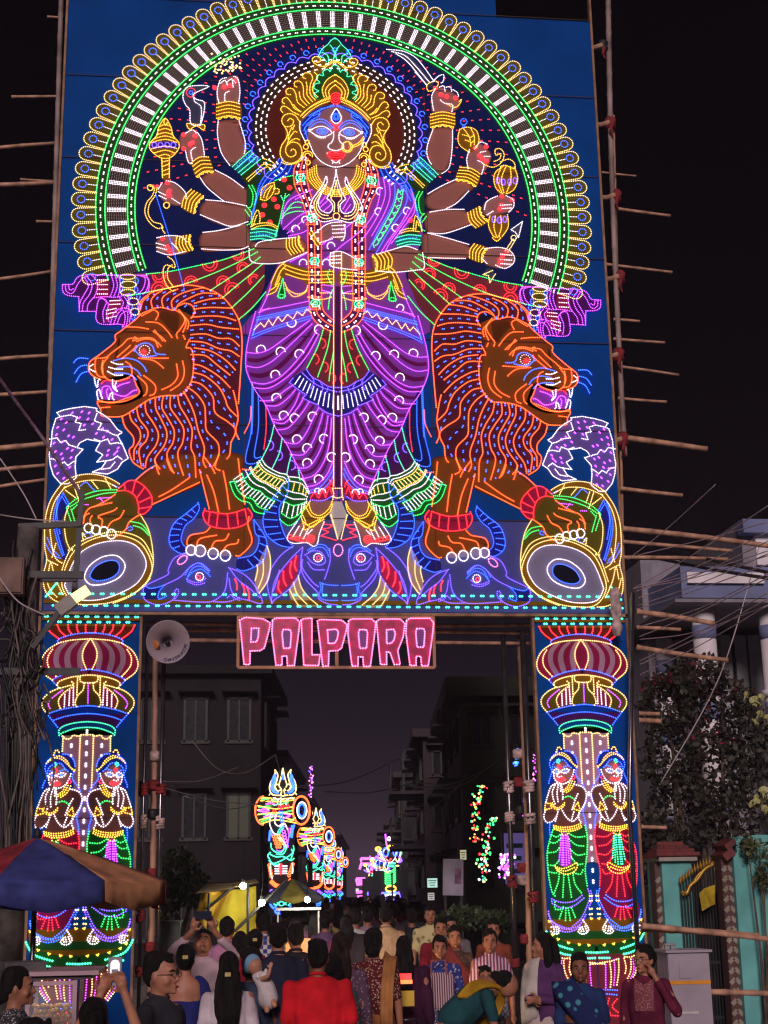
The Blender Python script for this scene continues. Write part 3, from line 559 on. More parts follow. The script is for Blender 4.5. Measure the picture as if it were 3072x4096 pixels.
for s in ('205 1725 340 1760 510 1810', '210 1905 350 1910 490 1912', '620 1840 720 1830 800 1850 840 1900 830 1950 770 1985 700 1960', '740 1880 830 1890', '740 1920 830 1925', '740 1950 820 1955', '600 1910 640 1950'): L('w', s)
for x, y in ((785, 1855), (740, 1920), (735, 1945), (755, 1890)): ring('r', x, y, 14, n=8, step=0.016); ring('r', x, y, 5, n=5)
bangle(600, 1940, 640, 1830, 95, 5)
P('arrow', 'steel', '900 1640 895 1700 870 1760 850 1720 810 1710'); L('w', '900 1640 870 1760 850 1720 815 1700 900 1640', 's'); L('k', '830 1770 770 1860', 's'); L('k', '845 1780 790 1870', 's'); ring('k', 835, 1760, 20, n=8)
P('arrow_tail', 'steel', '640 1980 690 2000 680 2080 650 2040 605 2050'); L('k', '680 2000 610 2030 650 2040 660 2090 705 2020', 's')
# -- body
fr('T')
P('torso', 'purple', '410 560 440 380 560 260 660 200 980 200 1140 200 1330 280 1430 420 1460 600 1420 740 1330 900 1400 1100 1440 1380 200 1380 260 1150 340 950 480 640')
P('neck', 'dskin', '665 60 975 60 980 180 940 250 880 300 820 310 760 300 700 250 660 180')
P('blouse', 'dgreen', '200 590 215 480 245 350 270 270 380 225 500 190 540 260 440 390 400 520 385 600'); P('blouse', 'dgreen', '1440 610 1400 480 1330 600 1285 640')
for x, y in ((475, 285), (360, 370), (290, 415), (385, 425), (275, 485), (330, 540), (435, 225), (1365, 525)): ring('r', x, y, 17, n=8, step=0.02); ring('r', x, y, 7, n=6)
L('g', '370 232 430 210 500 195'); L('g', '445 330 430 400 415 470 400 540 370 650'); L('c', '440 360 480 330'); L('c', '430 380 410 340'); L('g', '460 440 500 400 540 390 580 400'); L('g', '430 480 470 440 520 430 570 430'); L('g', '420 510 450 480 520 460 590 460')
P('paisley', 'gold', '262 370 270 300 310 262 360 245 365 290 395 300 390 330 340 340 295 378')
for s in ('262 370 270 300 310 262 360 245', '265 370 300 378 340 345 365 290 360 245', '360 290 395 295 395 325 365 330', '285 355 300 310 340 270', '305 360 325 310 350 270'): L('y', s)
for s in ('640 300 560 330 470 380 430 460 415 560', '460 620 560 540 640 500', '430 590 520 510 620 450', '470 640 560 620 600 600', '520 370 600 330'): L('m', s)
cres(520, 590, 28, -20, fl=''); cres(590, 520, 24, -40, fl=''); cres(575, 840, 28, 0, fl=''); cres(745, 840, 28, 0, fl=''); cres(780, 715, 28, -20, fl='')
for s in ('1130 225 1140 330 1100 470 1000 600 850 720 720 830', '1165 212 1180 330 1140 460 1060 600 980 700', '1205 228 1215 350 1170 480 1080 640', '1370 300 1392 400 1330 520 1230 660 1180 755', '1400 380 1392 470 1320 570 1220 700', '1350 440 1300 540 1200 680 1150 760', '720 700 800 640', '860 600 940 540', '700 430 770 370', '720 460 780 410', '700 400 740 350', '880 470 930 400', '870 440 920 350', '480 830 600 770'): L('m', s)
for s in ('1250 255 1247 370 1200 480 1130 600 1060 745', '1330 278 1342 370 1300 470 1220 580 1140 720 1110 770'): L('b', s)
for s in ('1275 300 1240 430 1165 570 1090 700', '1312 300 1290 420 1215 550 1120 705'): L('g', s)
rungs('g', '1275 300 1240 430 1165 570 1090 700', '1300 340 1265 470 1190 600 1100 730', 9); rungs('c', '1312 300 1290 420 1215 550 1120 705', '1255 330 1230 450 1150 590 1080 720', 9, '', 0.0, 0.6)
for x, y, a in ((1140, 310, -60), (1130, 460, -60), (1340, 455, -50), (1255, 580, -60), (1290, 1170, 30)): cres(x, y, 26, a, fl='')
# necklaces
P('necklace', 'gold', '600 200 650 140 690 230 760 290 820 300 880 290 950 230 985 140 1035 200 1000 280 920 330 820 350 720 330 640 290')
for k, q in enumerate((0, 16, 32, 48, 64)): L('y', [(672 - q, 120 + q * .6), (680 - q, 190 + q * .5), (720 - q * .8, 255 + q * .5), (770 - q * .4, 290 + q * .7), (820, 300 + q * .75), (870 + q * .4, 290 + q * .7), (920 + q * .8, 255 + q * .5), (960 + q, 190 + q * .5), (972 + q, 120 + q * .6)])
# sleeves and armlets
P('armlet', 'teal', '55 130 195 5 270 70 120 190', 'ms'); P('shoulder', 'dgreen', '120 190 270 70 370 130 250 240 200 270', 'm')
for s in ('55 130 130 60 195 5', '75 150 150 85 215 25', '100 172 180 105 242 48', '120 190 200 125 268 70'): L('c', s, 'm')
DASH('b', '105 130 165 75 215 40', 'm', 1, 1, 0.022); DASH('b', '90 120 150 65 200 25', 'm', 1, 1, 0.022)
for s in ('160 220 240 150 290 110 370 130', '172 236 250 166 310 130', '280 70 340 90 375 130 330 140 285 100'): L('y', s, 'm')
P('sleeve', 'leaf', '170 270 235 270 240 340 215 430 165 430', 'm')
for s in ('175 268 205 330 195 420 165 432', '200 268 230 340 215 420', '165 430 195 470 190 540 160 560', '150 450 185 500'): L('g', s, 'm')
P('armband', 'teal', '190 595 290 585 385 605 365 665 260 665 190 670'); P('armband', 'teal', '1258 650 1350 625 1440 630 1445 705 1360 700 1275 725')
for s in ('193 592 290 585 385 606', '190 618 290 608 378 632', '190 645 300 640 365 660', '190 668 260 660 340 676', '1258 655 1350 632 1442 640', '1262 682 1350 660 1442 668', '1270 705 1360 682 1445 690', '1278 726 1360 702 1445 708', '385 590 370 650'): L('c', s)
DASH('b', '230 625 350 632', '', 1, 1, 0.022); DASH('b', '1290 665 1410 650', '', 1, 1, 0.022)
for s in ('190 572 240 550 320 545 388 572', '198 590 250 568 330 562 385 588', '195 570 210 500 240 448 258 500 252 555', '210 560 225 510 240 480', '1285 622 1360 602 1440 610', '1290 605 1350 585 1400 590', '1385 598 1402 490 1440 555 1450 612', '1405 590 1412 530 1430 570'): L('y', s)
# front forearms
P('forearm', 'skin', '188 690 185 820 240 842 400 840 520 797 610 757 560 650 370 665 250 682'); P('forearm', 'skin', '1100 895 1080 785 1220 745 1330 715 1430 735 1458 770 1466 872 1400 893 1250 906')
for s in ('225 715 255 685 370 665 530 650', '178 735 185 815 240 842 400 840 520 797 610 757', '1120 775 1220 745 1330 716 1425 745', '1108 897 1250 907 1400 892 1466 875 1455 765'): L('w', s)
# belt
for fl in ('m',):
    P('belt', 'gold', '340 990 400 860 440 830 620 880 800 890 800 1000 620 1000 560 960 450 930 400 1010 310 1080', fl)
    for s in ('430 850 530 885 620 905 800 900', '435 880 530 915 620 930 800 925', '450 920 540 950 620 960 800 955', '620 985 800 980', '340 985 390 880 440 835', '370 1000 410 900 450 860', '310 1075 370 1050 400 990', '330 1040 375 1010 410 930', '440 985 465 1035 530 1068 590 1050 612 1000', '450 1030 500 1085 560 1075 610 1040', '610 1090 700 1110 790 1090', '700 1060 790 1060'): L('y', s, fl)
    PL('tassel', 'leaf', 'g', '425 955 412 1010 392 1085 440 1085 432 1010', fl); ring('g', 415, 1085, 28, 14, fl)
    for s in ('265 1185 400 1165 620 1120', '250 1205 330 1170', '340 1000 300 1110 250 1210', '720 1000 790 1010', '720 1040 790 1060'): L('m', s, fl)
    L('g', '770 890 755 930 775 980 790 1000', fl); L('g', '790 1040 770 1100 760 1180', fl)
    for s in ('235 1262 420 1228 630 1182', '238 1240 400 1205 625 1160', '200 1372 300 1332 450 1282 632 1228', '195 1395 300 1350 450 1300 640 1245', '225 1300 200 1375', '255 1220 205 1370'): L('b', s, fl)
    L('k', '215 1330 262 1280 290 1312 322 1258 350 1300 390 1235 420 1272 460 1218 500 1252 532 1198 570 1228 602 1180 635 1206', fl + 's')
# ---- skirt
fr('K')
P('skirt', 'purple', '240 0 190 150 160 280 153 400 180 490 230 590 300 690 380 870 450 970 510 1090 570 1210 612 1320 700 1300 800 1380 830 1380 830 0', 'm')
P('skirt_panel', 'plum', '720 120 680 260 590 430 700 540 830 590 830 120', 'm')
P('skirt_fan', 'indigo', '600 425 475 520 590 610 570 630 690 690 800 765 830 765 830 560 760 550 700 510 640 480', 'm')
SK = ['165 300 240 305 330 275 470 175 630 60', '165 400 250 410 360 355 500 225 640 90', '200 520 300 530 420 470 560 320 680 130', '215 560 330 560 470 470 600 330 692 165', '260 655 350 650 440 580 500 540', '300 690 390 690 480 620 520 570', '345 790 430 790 510 690 550 590', '352 808 440 818 540 700 580 630',
      '385 870 470 852 570 740 622 660', '440 960 530 970 600 890 660 760 690 710', '480 1050 580 1050 650 950 700 820 722 740', '520 1150 620 1140 700 1020 740 880 760 760', '575 1230 660 1200 730 1100 770 960 785 780', '600 1290 680 1270 750 1200 795 1100', '225 0 185 150 158 280 153 400 178 490 230 590 300 690 380 870 450 970 510 1090 570 1210 612 1315']
for s in SK: L('m', s, 'm')
for a, b in zip(SK[:-2], SK[1:-1]):            # darker painted hollows between the pleats
    pa, pb = resample_n(smooth_pts(uv(a)), 16), resample_n(smooth_pts(uv(b)), 16)
    lo = [(p[0] * .65 + q[0] * .35, p[1] * .65 + q[1] * .35) for p, q in zip(pa, pb)]; hi = [(p[0] * .38 + q[0] * .62, p[1] * .38 + q[1] * .62) for p, q in zip(pa, pb)]
    P('pleat', 'pleat', lo + hi[::-1], 'usm')
for s in ('610 1322 700 1292 760 1222 800 1150', '615 1340 710 1310 775 1250 802 1190', '235 60 400 20 630 -25'): L('b', s, 'm')
for x, y, a in ((265, 280, -10), (410, 295, -15), (548, 312, -30), (370, 465, -15), (378, 635, -15), (432, 765, -25), (512, 785, -35), (645, 772, -50), (530, 940, -20), (605, 1005, -30), (728, 935, -60), (605, 1115, -15), (690, 1235, -20), (785, 1070, -60), (692, 130, -40), (490, 80, 170)): cres(x, y, 33, a)
for s in ('600 425 640 480 700 512 760 550 830 558', '570 450 640 515 720 560 830 592', '475 520 520 560 598 612', '572 635 620 660 695 690', '690 705 740 740 830 768', '500 490 475 520', '598 612 572 635', '640 480 655 520 630 570', '700 512 720 560 705 620', '760 550 750 590'): L('v', s, 'm')
rungs('w', '560 465 640 525 720 572 830 605', '510 540 600 612 690 690 830 735', 11, 'm', 0.15, 0.92)
for s in ('725 125 682 260 600 420', '777 140 752 280 682 480', '798 300 775 430 765 520'): L('g', s, 'm')
for x, y in ((712, 235), (662, 350), (730, 408), (785, 490)): ring('r', x, y, 30, 36, 'm', 100, -80, 0, 12, 0.0225)
# side drape and flounces
P('drape', 'navy', '200 530 195 760 190 900 150 1108 260 1112 330 880 300 690', 'm')
for s in ('200 530 196 760 190 900 152 1104 250 1112', '245 620 246 850 216 1062 272 1066', '208 560 204 760 198 900'): L('b', s, 'm')
L('r', '300 700 303 860 285 1020', 'm'); L('o', '190 700 185 800 140 900', 'm'); L('o', '130 1160 240 1170', 'm')
P('underskirt', 'dpurple', '360 840 270 1085 345 1160 455 1200 570 1235 560 1190 450 970', 'm')
for s in ('360 840 330 960 270 1085', '420 930 400 1040 345 1160', '490 1050 470 1120 455 1200', '540 1170 555 1250'): L('c', s, 'm')
for x, y in ((330, 985), (395, 1060), (490, 1130)): ring('v', x, y, 28, 34, 'm', 100, -100, 0, 10, 0.022)
FA, FZ = '270 1085 345 1160 455 1200', '30 1258 110 1375 190 1400'
FB, FY = '345 1160 455 1200 470 1215', '175 1425 240 1480 295 1490'
GA, GZ = '480 1215 570 1235 615 1330', '405 1535 470 1575 560 1510'
P('flounce', 'leaf', '270 1085 150 1225 30 1255 60 1340 120 1392 180 1402 165 1425 220 1478 292 1492 400 1380 470 1300 455 1200 345 1160', 'm'); P('flounce', 'leaf', '470 1215 460 1300 405 1440 405 1530 470 1575 530 1520 600 1400 625 1330 570 1235', 'm')
FO, FI = '35 1258 70 1345 120 1392 180 1408 220 1470 295 1490', '270 1085 300 1130 345 1160 400 1188 455 1200 475 1240'
between('w', FI, FO, (0.0, 0.08, 0.38, 0.5), 'm'); between('g', FI, FO, (0.62, 0.88, 1.0), 'm'); between('y', FI, FO, (0.14, 0.34), 'm')
rungs('w', FI, FO, 13, 'm', 0.64, 0.86); rungs('k', FI, FO, 11, 'm', 0.15, 0.33, 1)
GI, GO = '480 1215 570 1235 620 1330', '405 1530 470 1575 540 1530 590 1440'
between('w', GI, GO, (0.0, 0.1, 0.32, 0.45), 'm'); between('g', GI, GO, (0.58, 0.85, 1.0), 'm'); rungs('w', GI, GO, 7, 'm', 0.6, 0.84); rungs('y', GI, GO, 6, 'm', 0.14, 0.3, 1)
L('c', '270 1085 150 1225 30 1255', 'm')
P('hem', 'crimson', '620 1330 700 1300 790 1220 800 1330 720 1385 640 1385', 'm')
for s in ('630 1370 660 1330 690 1375 720 1310 740 1370 770 1290 790 1350', '640 1330 700 1340 760 1290 795 1250', '770 1240 790 1260 795 1300'): L('r', s, 'ms')
L('v', '630 1385 690 1392 740 1385 790 1355', 'm'); cres(715, 1330, 26, 0); cres(680, 1320, 20)
# staff of the trident over the sari
P('staff', 'dpurple', [(812, -190), (848, -190), (848, 1310), (812, 1310)], 's')
for x in (800, 858): L('k', [(x, -440), (x, 1290)], 's')
L('k', '798 1300 860 1300', 's'); L('k', '790 1360 830 1372 870 1358'); L('k', '790 1300 800 1340 792 1390'); L('k', '862 1300 862 1340 872 1390')
# garland over the shoulders
fr('T')
GL = ['560 60 508 150 515 270 560 360 600 480 610 560 610 700 615 850 620 1000 620 1120 640 1230 700 1300 800 1352', '580 60 555 160 562 270 602 370 640 480 658 560 660 700 662 850 665 1000 665 1120 680 1210 735 1270 800 1306', '610 70 600 170 612 270 645 380 676 480 705 560 710 700 708 850 710 1000 712 1120 725 1190 770 1240 800 1262']
pg = uv(GL[0]); pg2 = uv(GL[2]); P('garland', 'dpurple', smooth_pts(pg, sub=4) + smooth_pts(pg2, sub=4)[::-1], 'usm')
for s in GL: L('o', s, 'm')
for a, b in ((0, 1), (1, 2)):
    pa, pb = resample_n(smooth_pts(uv(GL[a])), 60), resample_n(smooth_pts(uv(GL[b])), 60)
    DASH('w', [((p[0] + q[0]) / 2, (p[1] + q[1]) / 2) for p, q in zip(pa, pb)], 'usm', 2, 2, 0.03, 0.0135)
for x, y, w in ((556, 212, 46), (640, 508, 40), (660, 825, 44), (666, 1135, 46)):
    P('garland_knot', 'leaf', [(x - w, y - 34), (x + w, y - 34), (x + w, y + 34), (x - w, y + 34)], 'sm')
    ring('c', x, y, 34, 26, 'm', step=0.018); ring('c', x, y, 16, 12, 'm', n=10, step=0.018)
    for d in (-48, 48, -36, 36): L('o' if abs(d) > 40 else 'r', [(x - w, y + d), (x + w, y + d)], 'sm')
# trident head
TH = '820 155 803 240 780 310 752 362 768 378 792 410 790 445 768 470 735 466 702 445 686 400 702 340 740 270 752 240 745 200 722 260 680 320 640 380 628 440 658 500 720 535 800 522 820 520'
P('trident', 'dpurple', uv(TH) + mirror(uv(TH))[::-1], 'us')
L('w', TH, 'm', 0.0225)
for s in ('725 285 692 332 662 382 656 432 682 482 730 512 792 506', '820 232 802 310 780 362 806 400 802 470', '742 262 712 325 676 392 678 440 710 480 760 490'): L('k', s, 'm', 0.022)
ring('y', 820, 495, 24, step=0.02)
# hands on the staff
P('hand', 'dskin', '650 650 700 592 740 562 790 542 872 537 888 562 882 660 850 675 800 657 700 690'); P('hand', 'dskin', '778 765 850 755 930 790 988 832 980 890 880 882 780 862')
for s in ('640 640 700 590 740 560 790 542 870 536', '790 565 885 560', '792 592 885 588', '795 620 882 616', '800 650 880 645', '700 690 800 658', '880 560 885 620 870 670 850 672', '780 765 850 755 930 790 985 832', '780 790 858 785', '780 815 858 812', '780 840 855 838', '778 765 772 820 782 862 880 882 980 892'): L('w', s)
bangle(575, 750, 540, 640, 92, 5); bangle(700, 700, 640, 600, 25, 2, scal=False); bangle(1090, 780, 1118, 895, 110, 5)
# ---- face and crown
fr('A')
CROWN = '815 130 740 190 680 240 650 300 590 320 600 420 540 455 495 480 420 545 410 600 340 615 330 680 300 710 285 800 310 850 295 920 330 985 335 1090 290 1160 280 1240 310 1310 440 1330 495 1280 500 1200 480 1100 500 900 600 800 760 740 815 740'
P('crown', 'gold', uv(CROWN) + mirror(uv(CROWN))[::-1], 'us')
P('face', 'dskin', '490 900 520 1080 565 1150 600 1220 660 1292 740 1340 815 1356 890 1340 970 1292 1035 1220 1072 1150 1120 1060 1140 900 1050 800 900 760 740 760 580 810')
P('hair', 'hair', '488 940 560 850 650 790 790 762 660 835 640 890 565 930 548 1010 545 1100 510 1060', 'm')
P('crown_leaf', 'leaf', '815 135 740 190 680 245 648 305 720 360 815 350', 'm'); P('crown_leaf', 'leaf', '625 705 605 650 615 570 650 490 730 425 815 388 815 480 740 530 690 620 700 690', 'm')
for s in ('648 305 680 242 740 190 772 150 815 134', '790 345 797 260 752 192', '745 362 735 300 682 270', '650 310 690 320 725 360', '625 700 605 660 650 636 606 610 616 570 660 556 630 520 650 482 695 490 690 450 735 430 760 450 776 402 815 386'): L('c', s, 'm', 0.0225)
for s in ('480 872 540 812 640 752 760 706', '500 888 570 822 660 765 760 728', '492 862 560 795 650 738 750 692', '700 690 684 620 720 540 770 500 815 480', '725 690 714 630 750 575 815 535', '755 690 745 640 775 600 815 575', '700 402 760 362 815 345', '700 420 770 372 815 358',
          '705 405 650 395 600 365 590 330 620 310 660 320 665 350 640 365 620 350', '615 720 570 660 570 580 592 520 580 480 545 462 505 475 500 505 530 520', '640 690 595 640 600 570 640 500 600 450', '560 755 510 690 505 610 490 560 455 540 420 555 425 590 455 600', '590 735 540 670 540 600 530 540', '510 790 450 740 435 670 410 620 370 610 340 630 350 665 385 670', '535 770 480 710 465 640',
          '475 830 420 800 385 740 350 700 315 705 305 740 335 760', '460 860 400 830 350 790 310 780 290 810 310 840', '480 830 440 800 410 760', '470 930 430 870 370 850 320 870 300 920 330 970 390 965 412 920 380 895 355 920', '330 975 355 1030 340 1090 300 1150 285 1230 320 1300 400 1320 470 1280 492 1210 465 1140 400 1120 345 1160 340 1220 380 1260 430 1240 430 1200 400 1185 385 1210',
          '350 1150 370 1090 420 1020 450 1030', '370 1120 430 1085 470 1100', '300 1312 360 1332 440 1316 492 1286', '395 980 370 1040 360 1090', '420 960 400 1010'): L('y', s, 'm', 0.0225)
for x, y, r in ((540, 1120, 20), (528, 1165, 24), (548, 1312, 22)): ring('y', x, y, r, fl='m', n=10, step=0.02)
for r in (26, 46): ring('y', 545, 1250, r, fl='m', a0=190, a1=-10, step=0.02)
P('jewel', 'red', [(813 + 48 * math.cos(R(t)), 705 + 52 * math.sin(R(t))) for t in range(0, 360, 30)]); ring('r', 813, 705, 50, 54, step=0.018); ring('r', 813, 705, 30, 32, step=0.018); ring('r', 813, 705, 12, step=0.018)
for s in ('565 1135 600 1218 660 1292 740 1340 815 1356 890 1340 970 1292 1035 1218 1072 1130', '475 925 472 1000 510 1090 530 1120'): L('w', s, 'm' if '475' in s else '', 0.0225)
for s in ('500 960 560 895 640 830 790 765', '520 985 580 915 655 868 655 830', '510 1010 540 950 600 910', '520 1040 550 1000', '545 1090 530 1040 515 990', '560 870 610 840 680 800', '560 962 610 915 680 903 740 932 786 985', '566 985 620 940 680 928 735 958 775 1000', '600 870 650 850', '690 800 800 775'): L('b', s, 'm', 0.0225)
for s in ('560 1015 620 980 690 970 750 1000 778 1032', '572 1020 640 1060 710 1066 778 1036', '555 1000 600 1000', '585 1028 650 1075 720 1078'): L('w', s, 'm', 0.0225)
ring('b', 685, 1017, 52, 28, 'm', step=0.02); ring('b', 685, 1017, 28, 16, 'm', n=10, step=0.02); ring('b', 685, 1017, 10, 8, 'm', n=5)
P('third_eye', 'hair', '815 808 785 845 770 885 785 925 815 940 848 925 862 885 846 845'); L('w', '815 805 785 843 768 885 785 927 815 942 848 927 864 885 846 843', 'c', 0.018); ring('b', 815, 878, 32, step=0.02); ring('b', 815, 878, 18, n=10, step=0.02)
for s in ('762 922 790 955 806 1012', '775 920 800 950 815 965 832 950 855 920', '868 922 842 955 826 1012'): L('r', s, '', 0.018)
ring('r', 815, 985, 22, n=12, step=0.018)
for s in ('792 1020 790 1080 770 1125 745 1140 740 1170 765 1190 815 1200 860 1186 885 1166 882 1140 856 1120 842 1080 846 1020', '730 1225 735 1215', '775 1292 815 1316 852 1288', '790 1305 780 1322', '840 1305 850 1322'): L('w', s, '', 0.0225)
P('lips', 'red', '728 1228 775 1208 815 1220 858 1206 902 1228 870 1275 820 1292 770 1280')
for s in ('728 1228 775 1208 815 1220 858 1206 902 1228', '728 1230 770 1280 820 1292 870 1276 902 1230', '740 1238 815 1246 890 1236', '755 1255 820 1268 880 1252', '750 1225 815 1232 880 1222'): L('r', s, '', 0.018)
ring('y', 920, 1165, 50, step=0.02); ring('y', 920, 1165, 36, a0=180, a1=420, step=0.02); ring('r', 942, 1168, 10, n=6)
L('y', '975 1150 1030 1125 1078 1065', '', 0.0225); L('y', '970 1170 1040 1140 1085 1080', '', 0.0225)
# ---- feet on the buffalo
fr('U')
P('foot', 'dskin', '560 440 640 400 730 430 690 540 660 615 600 600 480 580 458 560 530 470', 'm'); P('foot', 'dskin', '625 285 790 280 770 340 700 400 640 370', 'm')
for s in ('530 440 470 530 460 575 510 600 600 595 650 622 680 600 695 530 730 440', '545 475 500 550', '580 480 545 555', '610 500 575 570', '640 500 610 530'): L('w', s, 'm')
for i in range(5): ring('r', 478 + i * 27, 552 + i * 7, 15, n=8, fl='m', step=0.018)
ring('r', 632, 566, 26, fl='m', step=0.018); ring('r', 632, 566, 13, fl='m', n=8, step=0.018)
P('anklet', 'gold', '560 350 620 290 640 370 700 400 790 290 780 340 730 420 590 500 600 440', 'm')
for s in ('790 290 760 350 700 395 640 372 615 300', '790 310 770 370 710 410 640 400 600 340', '560 370 590 430 600 465 660 440 740 400', '560 400 580 470 590 500 680 450 730 420', '625 290 600 330 560 380', '575 440 640 480 700 430'): L('y', s, 'm')
P('trident_tip', 'white', '800 290 860 290 900 390 832 575 770 390', 's'); L('k', '780 390 806 480 830 572', 'ms')
for s in ('735 460 795 466 765 488 712 496 765 516 706 546 770 562 825 580',): L('r', s, 'ms', 0.019)
FIG.finish()
# ---- rays of red dashes from behind the head, wherever no arm or weapon covers the board
def inside(x, z, p):
    c = False; j = len(p) - 1
    for i in range(len(p)):
        if (p[i][1] > z) != (p[j][1] > z) and x < (p[j][0] - p[i][0]) * (z - p[i][1]) / (p[j][1] - p[i][1]) + p[i][0]: c = not c
        j = i
    return c
COVER = [(min(x for x, z in p), max(x for x, z in p), min(z for x, z in p), max(z for x, z in p), p) for n, p in SHAPES if n in ('arm', 'hand', 'bangle', 'cleaver', 'mace', 'scimitar', 'conch', 'lamp', 'armlet', 'shoulder', 'hair', 'cloth', 'sleeve', 'crown', 'torso', 'crown_leaf')]
FIG = Fig('red_rays', 'red dashes radiating behind the goddess')
for i in range(80):
    a = R(i * 360 / 80 + 2.7); ca, sa = math.cos(a), math.sin(a)
    if 205 < math.degrees(a) % 360 < 335: continue
    rr = 1.27 + random.uniform(0, .05)
    while True:
        x, z = rr * ca, HZ + rr * sa
        if math.hypot(x, z - CZ) > 2.58 or z < 9.4: break
        if not any(x0 < x < x1 and z0 < z < z1 and inside(x, z, p) for x0, x1, z0, z1, p in COVER): leds('r', [(x, z)]); leds('r', [(x + ca * .02, z + sa * .02)])
        rr += 0.115
FIG.finish()
# ================================================================== pillars of the gate (right one traced, left one its mirror image)
PA = 3.025
for sgn in (-1, 1):
    x0, x1 = (2.425, 3.635) if sgn > 0 else (-3.635, -2.425)
    zz = [0.02, 0.55, 1.77, 2.98, 4.2, 5.39]
    for a, b in zip(zz, zz[1:]): board(x0, x1, a, b)
    MB().box((x0, 0.03, 2.7), (0.03, 0.10, 5.36)).box((x1, 0.03, 2.7), (0.03, 0.10, 5.36)).build('timber_rim', MATS['rim_wood'], gate)
    MB().box(((x0 + x1) / 2, -0.0205, 2.98), (1.19, 0.003, 0.010)).build('joint_strip', MATS['joint'], gate)
FIG = Fig('pillar_figure', 'matching pillars with lotus capitals and praying figures', r=0.0102, step=0.0285)
def ax(p): return [(2 * PA - x, z) for x, z in p]
def PLA(name, pm, s, both=True):              # painted piece, its twin across the pillar's axis, and both on the other pillar
    p = smooth_pts(uv(s), True, 5)[:-1]
    for q in ([p, ax(p)] if both else [p]): poly(name, paint(pm), q, FIG.o); poly(name, paint(pm), mirror(q), FIG.o)
def FULL(name, pm, s):                        # left half outline closed by its twin
    p = smooth_pts(uv(s), False, 5); q = p + ax(p)[::-1]
    poly(name, paint(pm), q, FIG.o); poly(name, paint(pm), mirror(q), FIG.o)
def A(c, s, fl='', step=None, r=None, both=True):
    p = uv(s); p = p if 's' in fl else smooth_pts(p, 'c' in fl)
    if 'c' in fl and 's' in fl: p = p + [p[0]]
    for q in ([p, ax(p)] if both else [p]): leds(c, q, step, r); leds(c, mirror(q), step, r)
def AR(c, x, y, rx, ry=None, n=12, step=0.026, both=True, a0=0, a1=360):
    ry = ry or rx; A(c, [(x + rx * math.cos(R(a0 + (a1 - a0) * i / n)), y - ry * math.sin(R(a0 + (a1 - a0) * i / n))) for i in range(n + 1)], 's', step, None, both)
fr('V')
FULL('capital', 'maroon', '285 295 330 370 420 450 600 395 765 380'); FULL('capital_rim', 'plum', '425 495 428 455 600 395 765 378')
for y in (222, 262):
    p = uv([(226 + (y - 222) * .9, y), (1230 - (y - 222) * .3, y)]); 
for y, n, x0, x1, c in ((212, 10, 268, 1192, 'c'), (268, 9, 360, 1160, 'c')):
    for i in range(n):
        x = x0 + (x1 - x0) * i / (n - 1); q = uv([(x - 12, y), (x + 12, y)])
        for g in (q, mirror(q)): FIG.leds.setdefault(c, []).extend([(a, b, 0.018) for a, b in g])
for s_ in (1, -1):
    MB().box((s_ * PA, -0.015, 5.345), (1.16, 0.03, 0.035)).box((s_ * PA, -0.012, 5.27), (1.08, 0.024, 0.03)).build('cornice', paint('gold'), FIG.o)
for s in ('290 300 330 370 425 445', '400 300 430 360 492 415', '510 300 520 350 560 402', '600 300 606 345 630 388', '690 300 692 340 700 380'): A('r', s, '', 0.028, 0.013)
A('b', '420 492 425 452 520 412 640 389 762 382')
FULL('lotus', 'crimson', '430 492 320 570 264 690 290 800 400 888 450 855 600 797 765 772'); 
for s in ('590 480 520 560 500 660 540 800 590 790 560 660 570 560 640 475', '470 490 400 570 395 700 470 840 520 825 450 700 455 580 520 485', '690 470 640 560 630 660 660 785 700 778 690 660 690 560 735 468'): PLA('petal', 'mauve', s)
for s in ('430 490 320 570 264 690 290 800 402 888', '430 490 560 460 768 445', '372 560 332 640 345 740 432 845', '735 465 690 560 690 660 738 772'): A('k', s)
A('b', '440 932 402 890 452 850 600 797 768 770'); FULL('lotus_rim', 'plum', '440 932 402 890 452 855 600 800 768 775 775 830')
FULL('bulb', 'olive', '455 940 480 970 390 1012 318 1090 320 1170 380 1248 500 1205 650 1172 795 1158'); FULL('bulb_neck', 'gold', '450 940 470 900 560 860 680 836 778 830')
PLA('bulb_petal', 'plum', '620 950 520 1030 480 1110 510 1200 640 1170 650 1100 660 1040')
for s in ('450 940 470 900 560 862 680 838 778 830', '455 942 480 970 560 948 622 930 582 890', '680 852 682 890 712 910 785 916', '480 970 390 1012 318 1090 320 1170 380 1246', '622 950 520 1030 480 1110 512 1198', '728 920 722 990 672 1050 652 1130 672 1168', '655 862 662 1040'): A('k', s)
for s in ('540 1040 546 1192', '586 1000 592 1175', '622 970 636 1168'): A('w', s)
A('m', '510 995 420 1070 380 1140 412 1205'); A('m', '780 922 788 1145', both=False)
FULL('drum_band', 'dpurple', '378 1246 450 1318 500 1392 560 1370 680 1338 808 1326')
for s in ('380 1246 500 1203 650 1172 793 1156', '376 1246 440 1320 500 1392', '452 1312 560 1272 700 1247 802 1240'): A('b', s)
FULL('collar', 'leaf', '515 1420 520 1472 560 1442 680 1398 812 1386'); A('c', '520 1470 512 1420 560 1372 680 1338 808 1327'); A('c', '520 1472 560 1442 680 1398 812 1386')
FULL('shaft', 'mauve', '555 1475 562 1640 575 2200 600 2900 852 2900'); 
A('k', '560 1485 566 1665'); A('k', '552 1482 600 1512 640 1502 662 1472 722 1482 742 1467 812 1467'); A('k', '736 1482 746 1700 766 2030')
fr('S')
DASH('w', [(PA, 4.0), (PA, 2.06)], 'usm', 2, 3, 0.026, 0.0165)
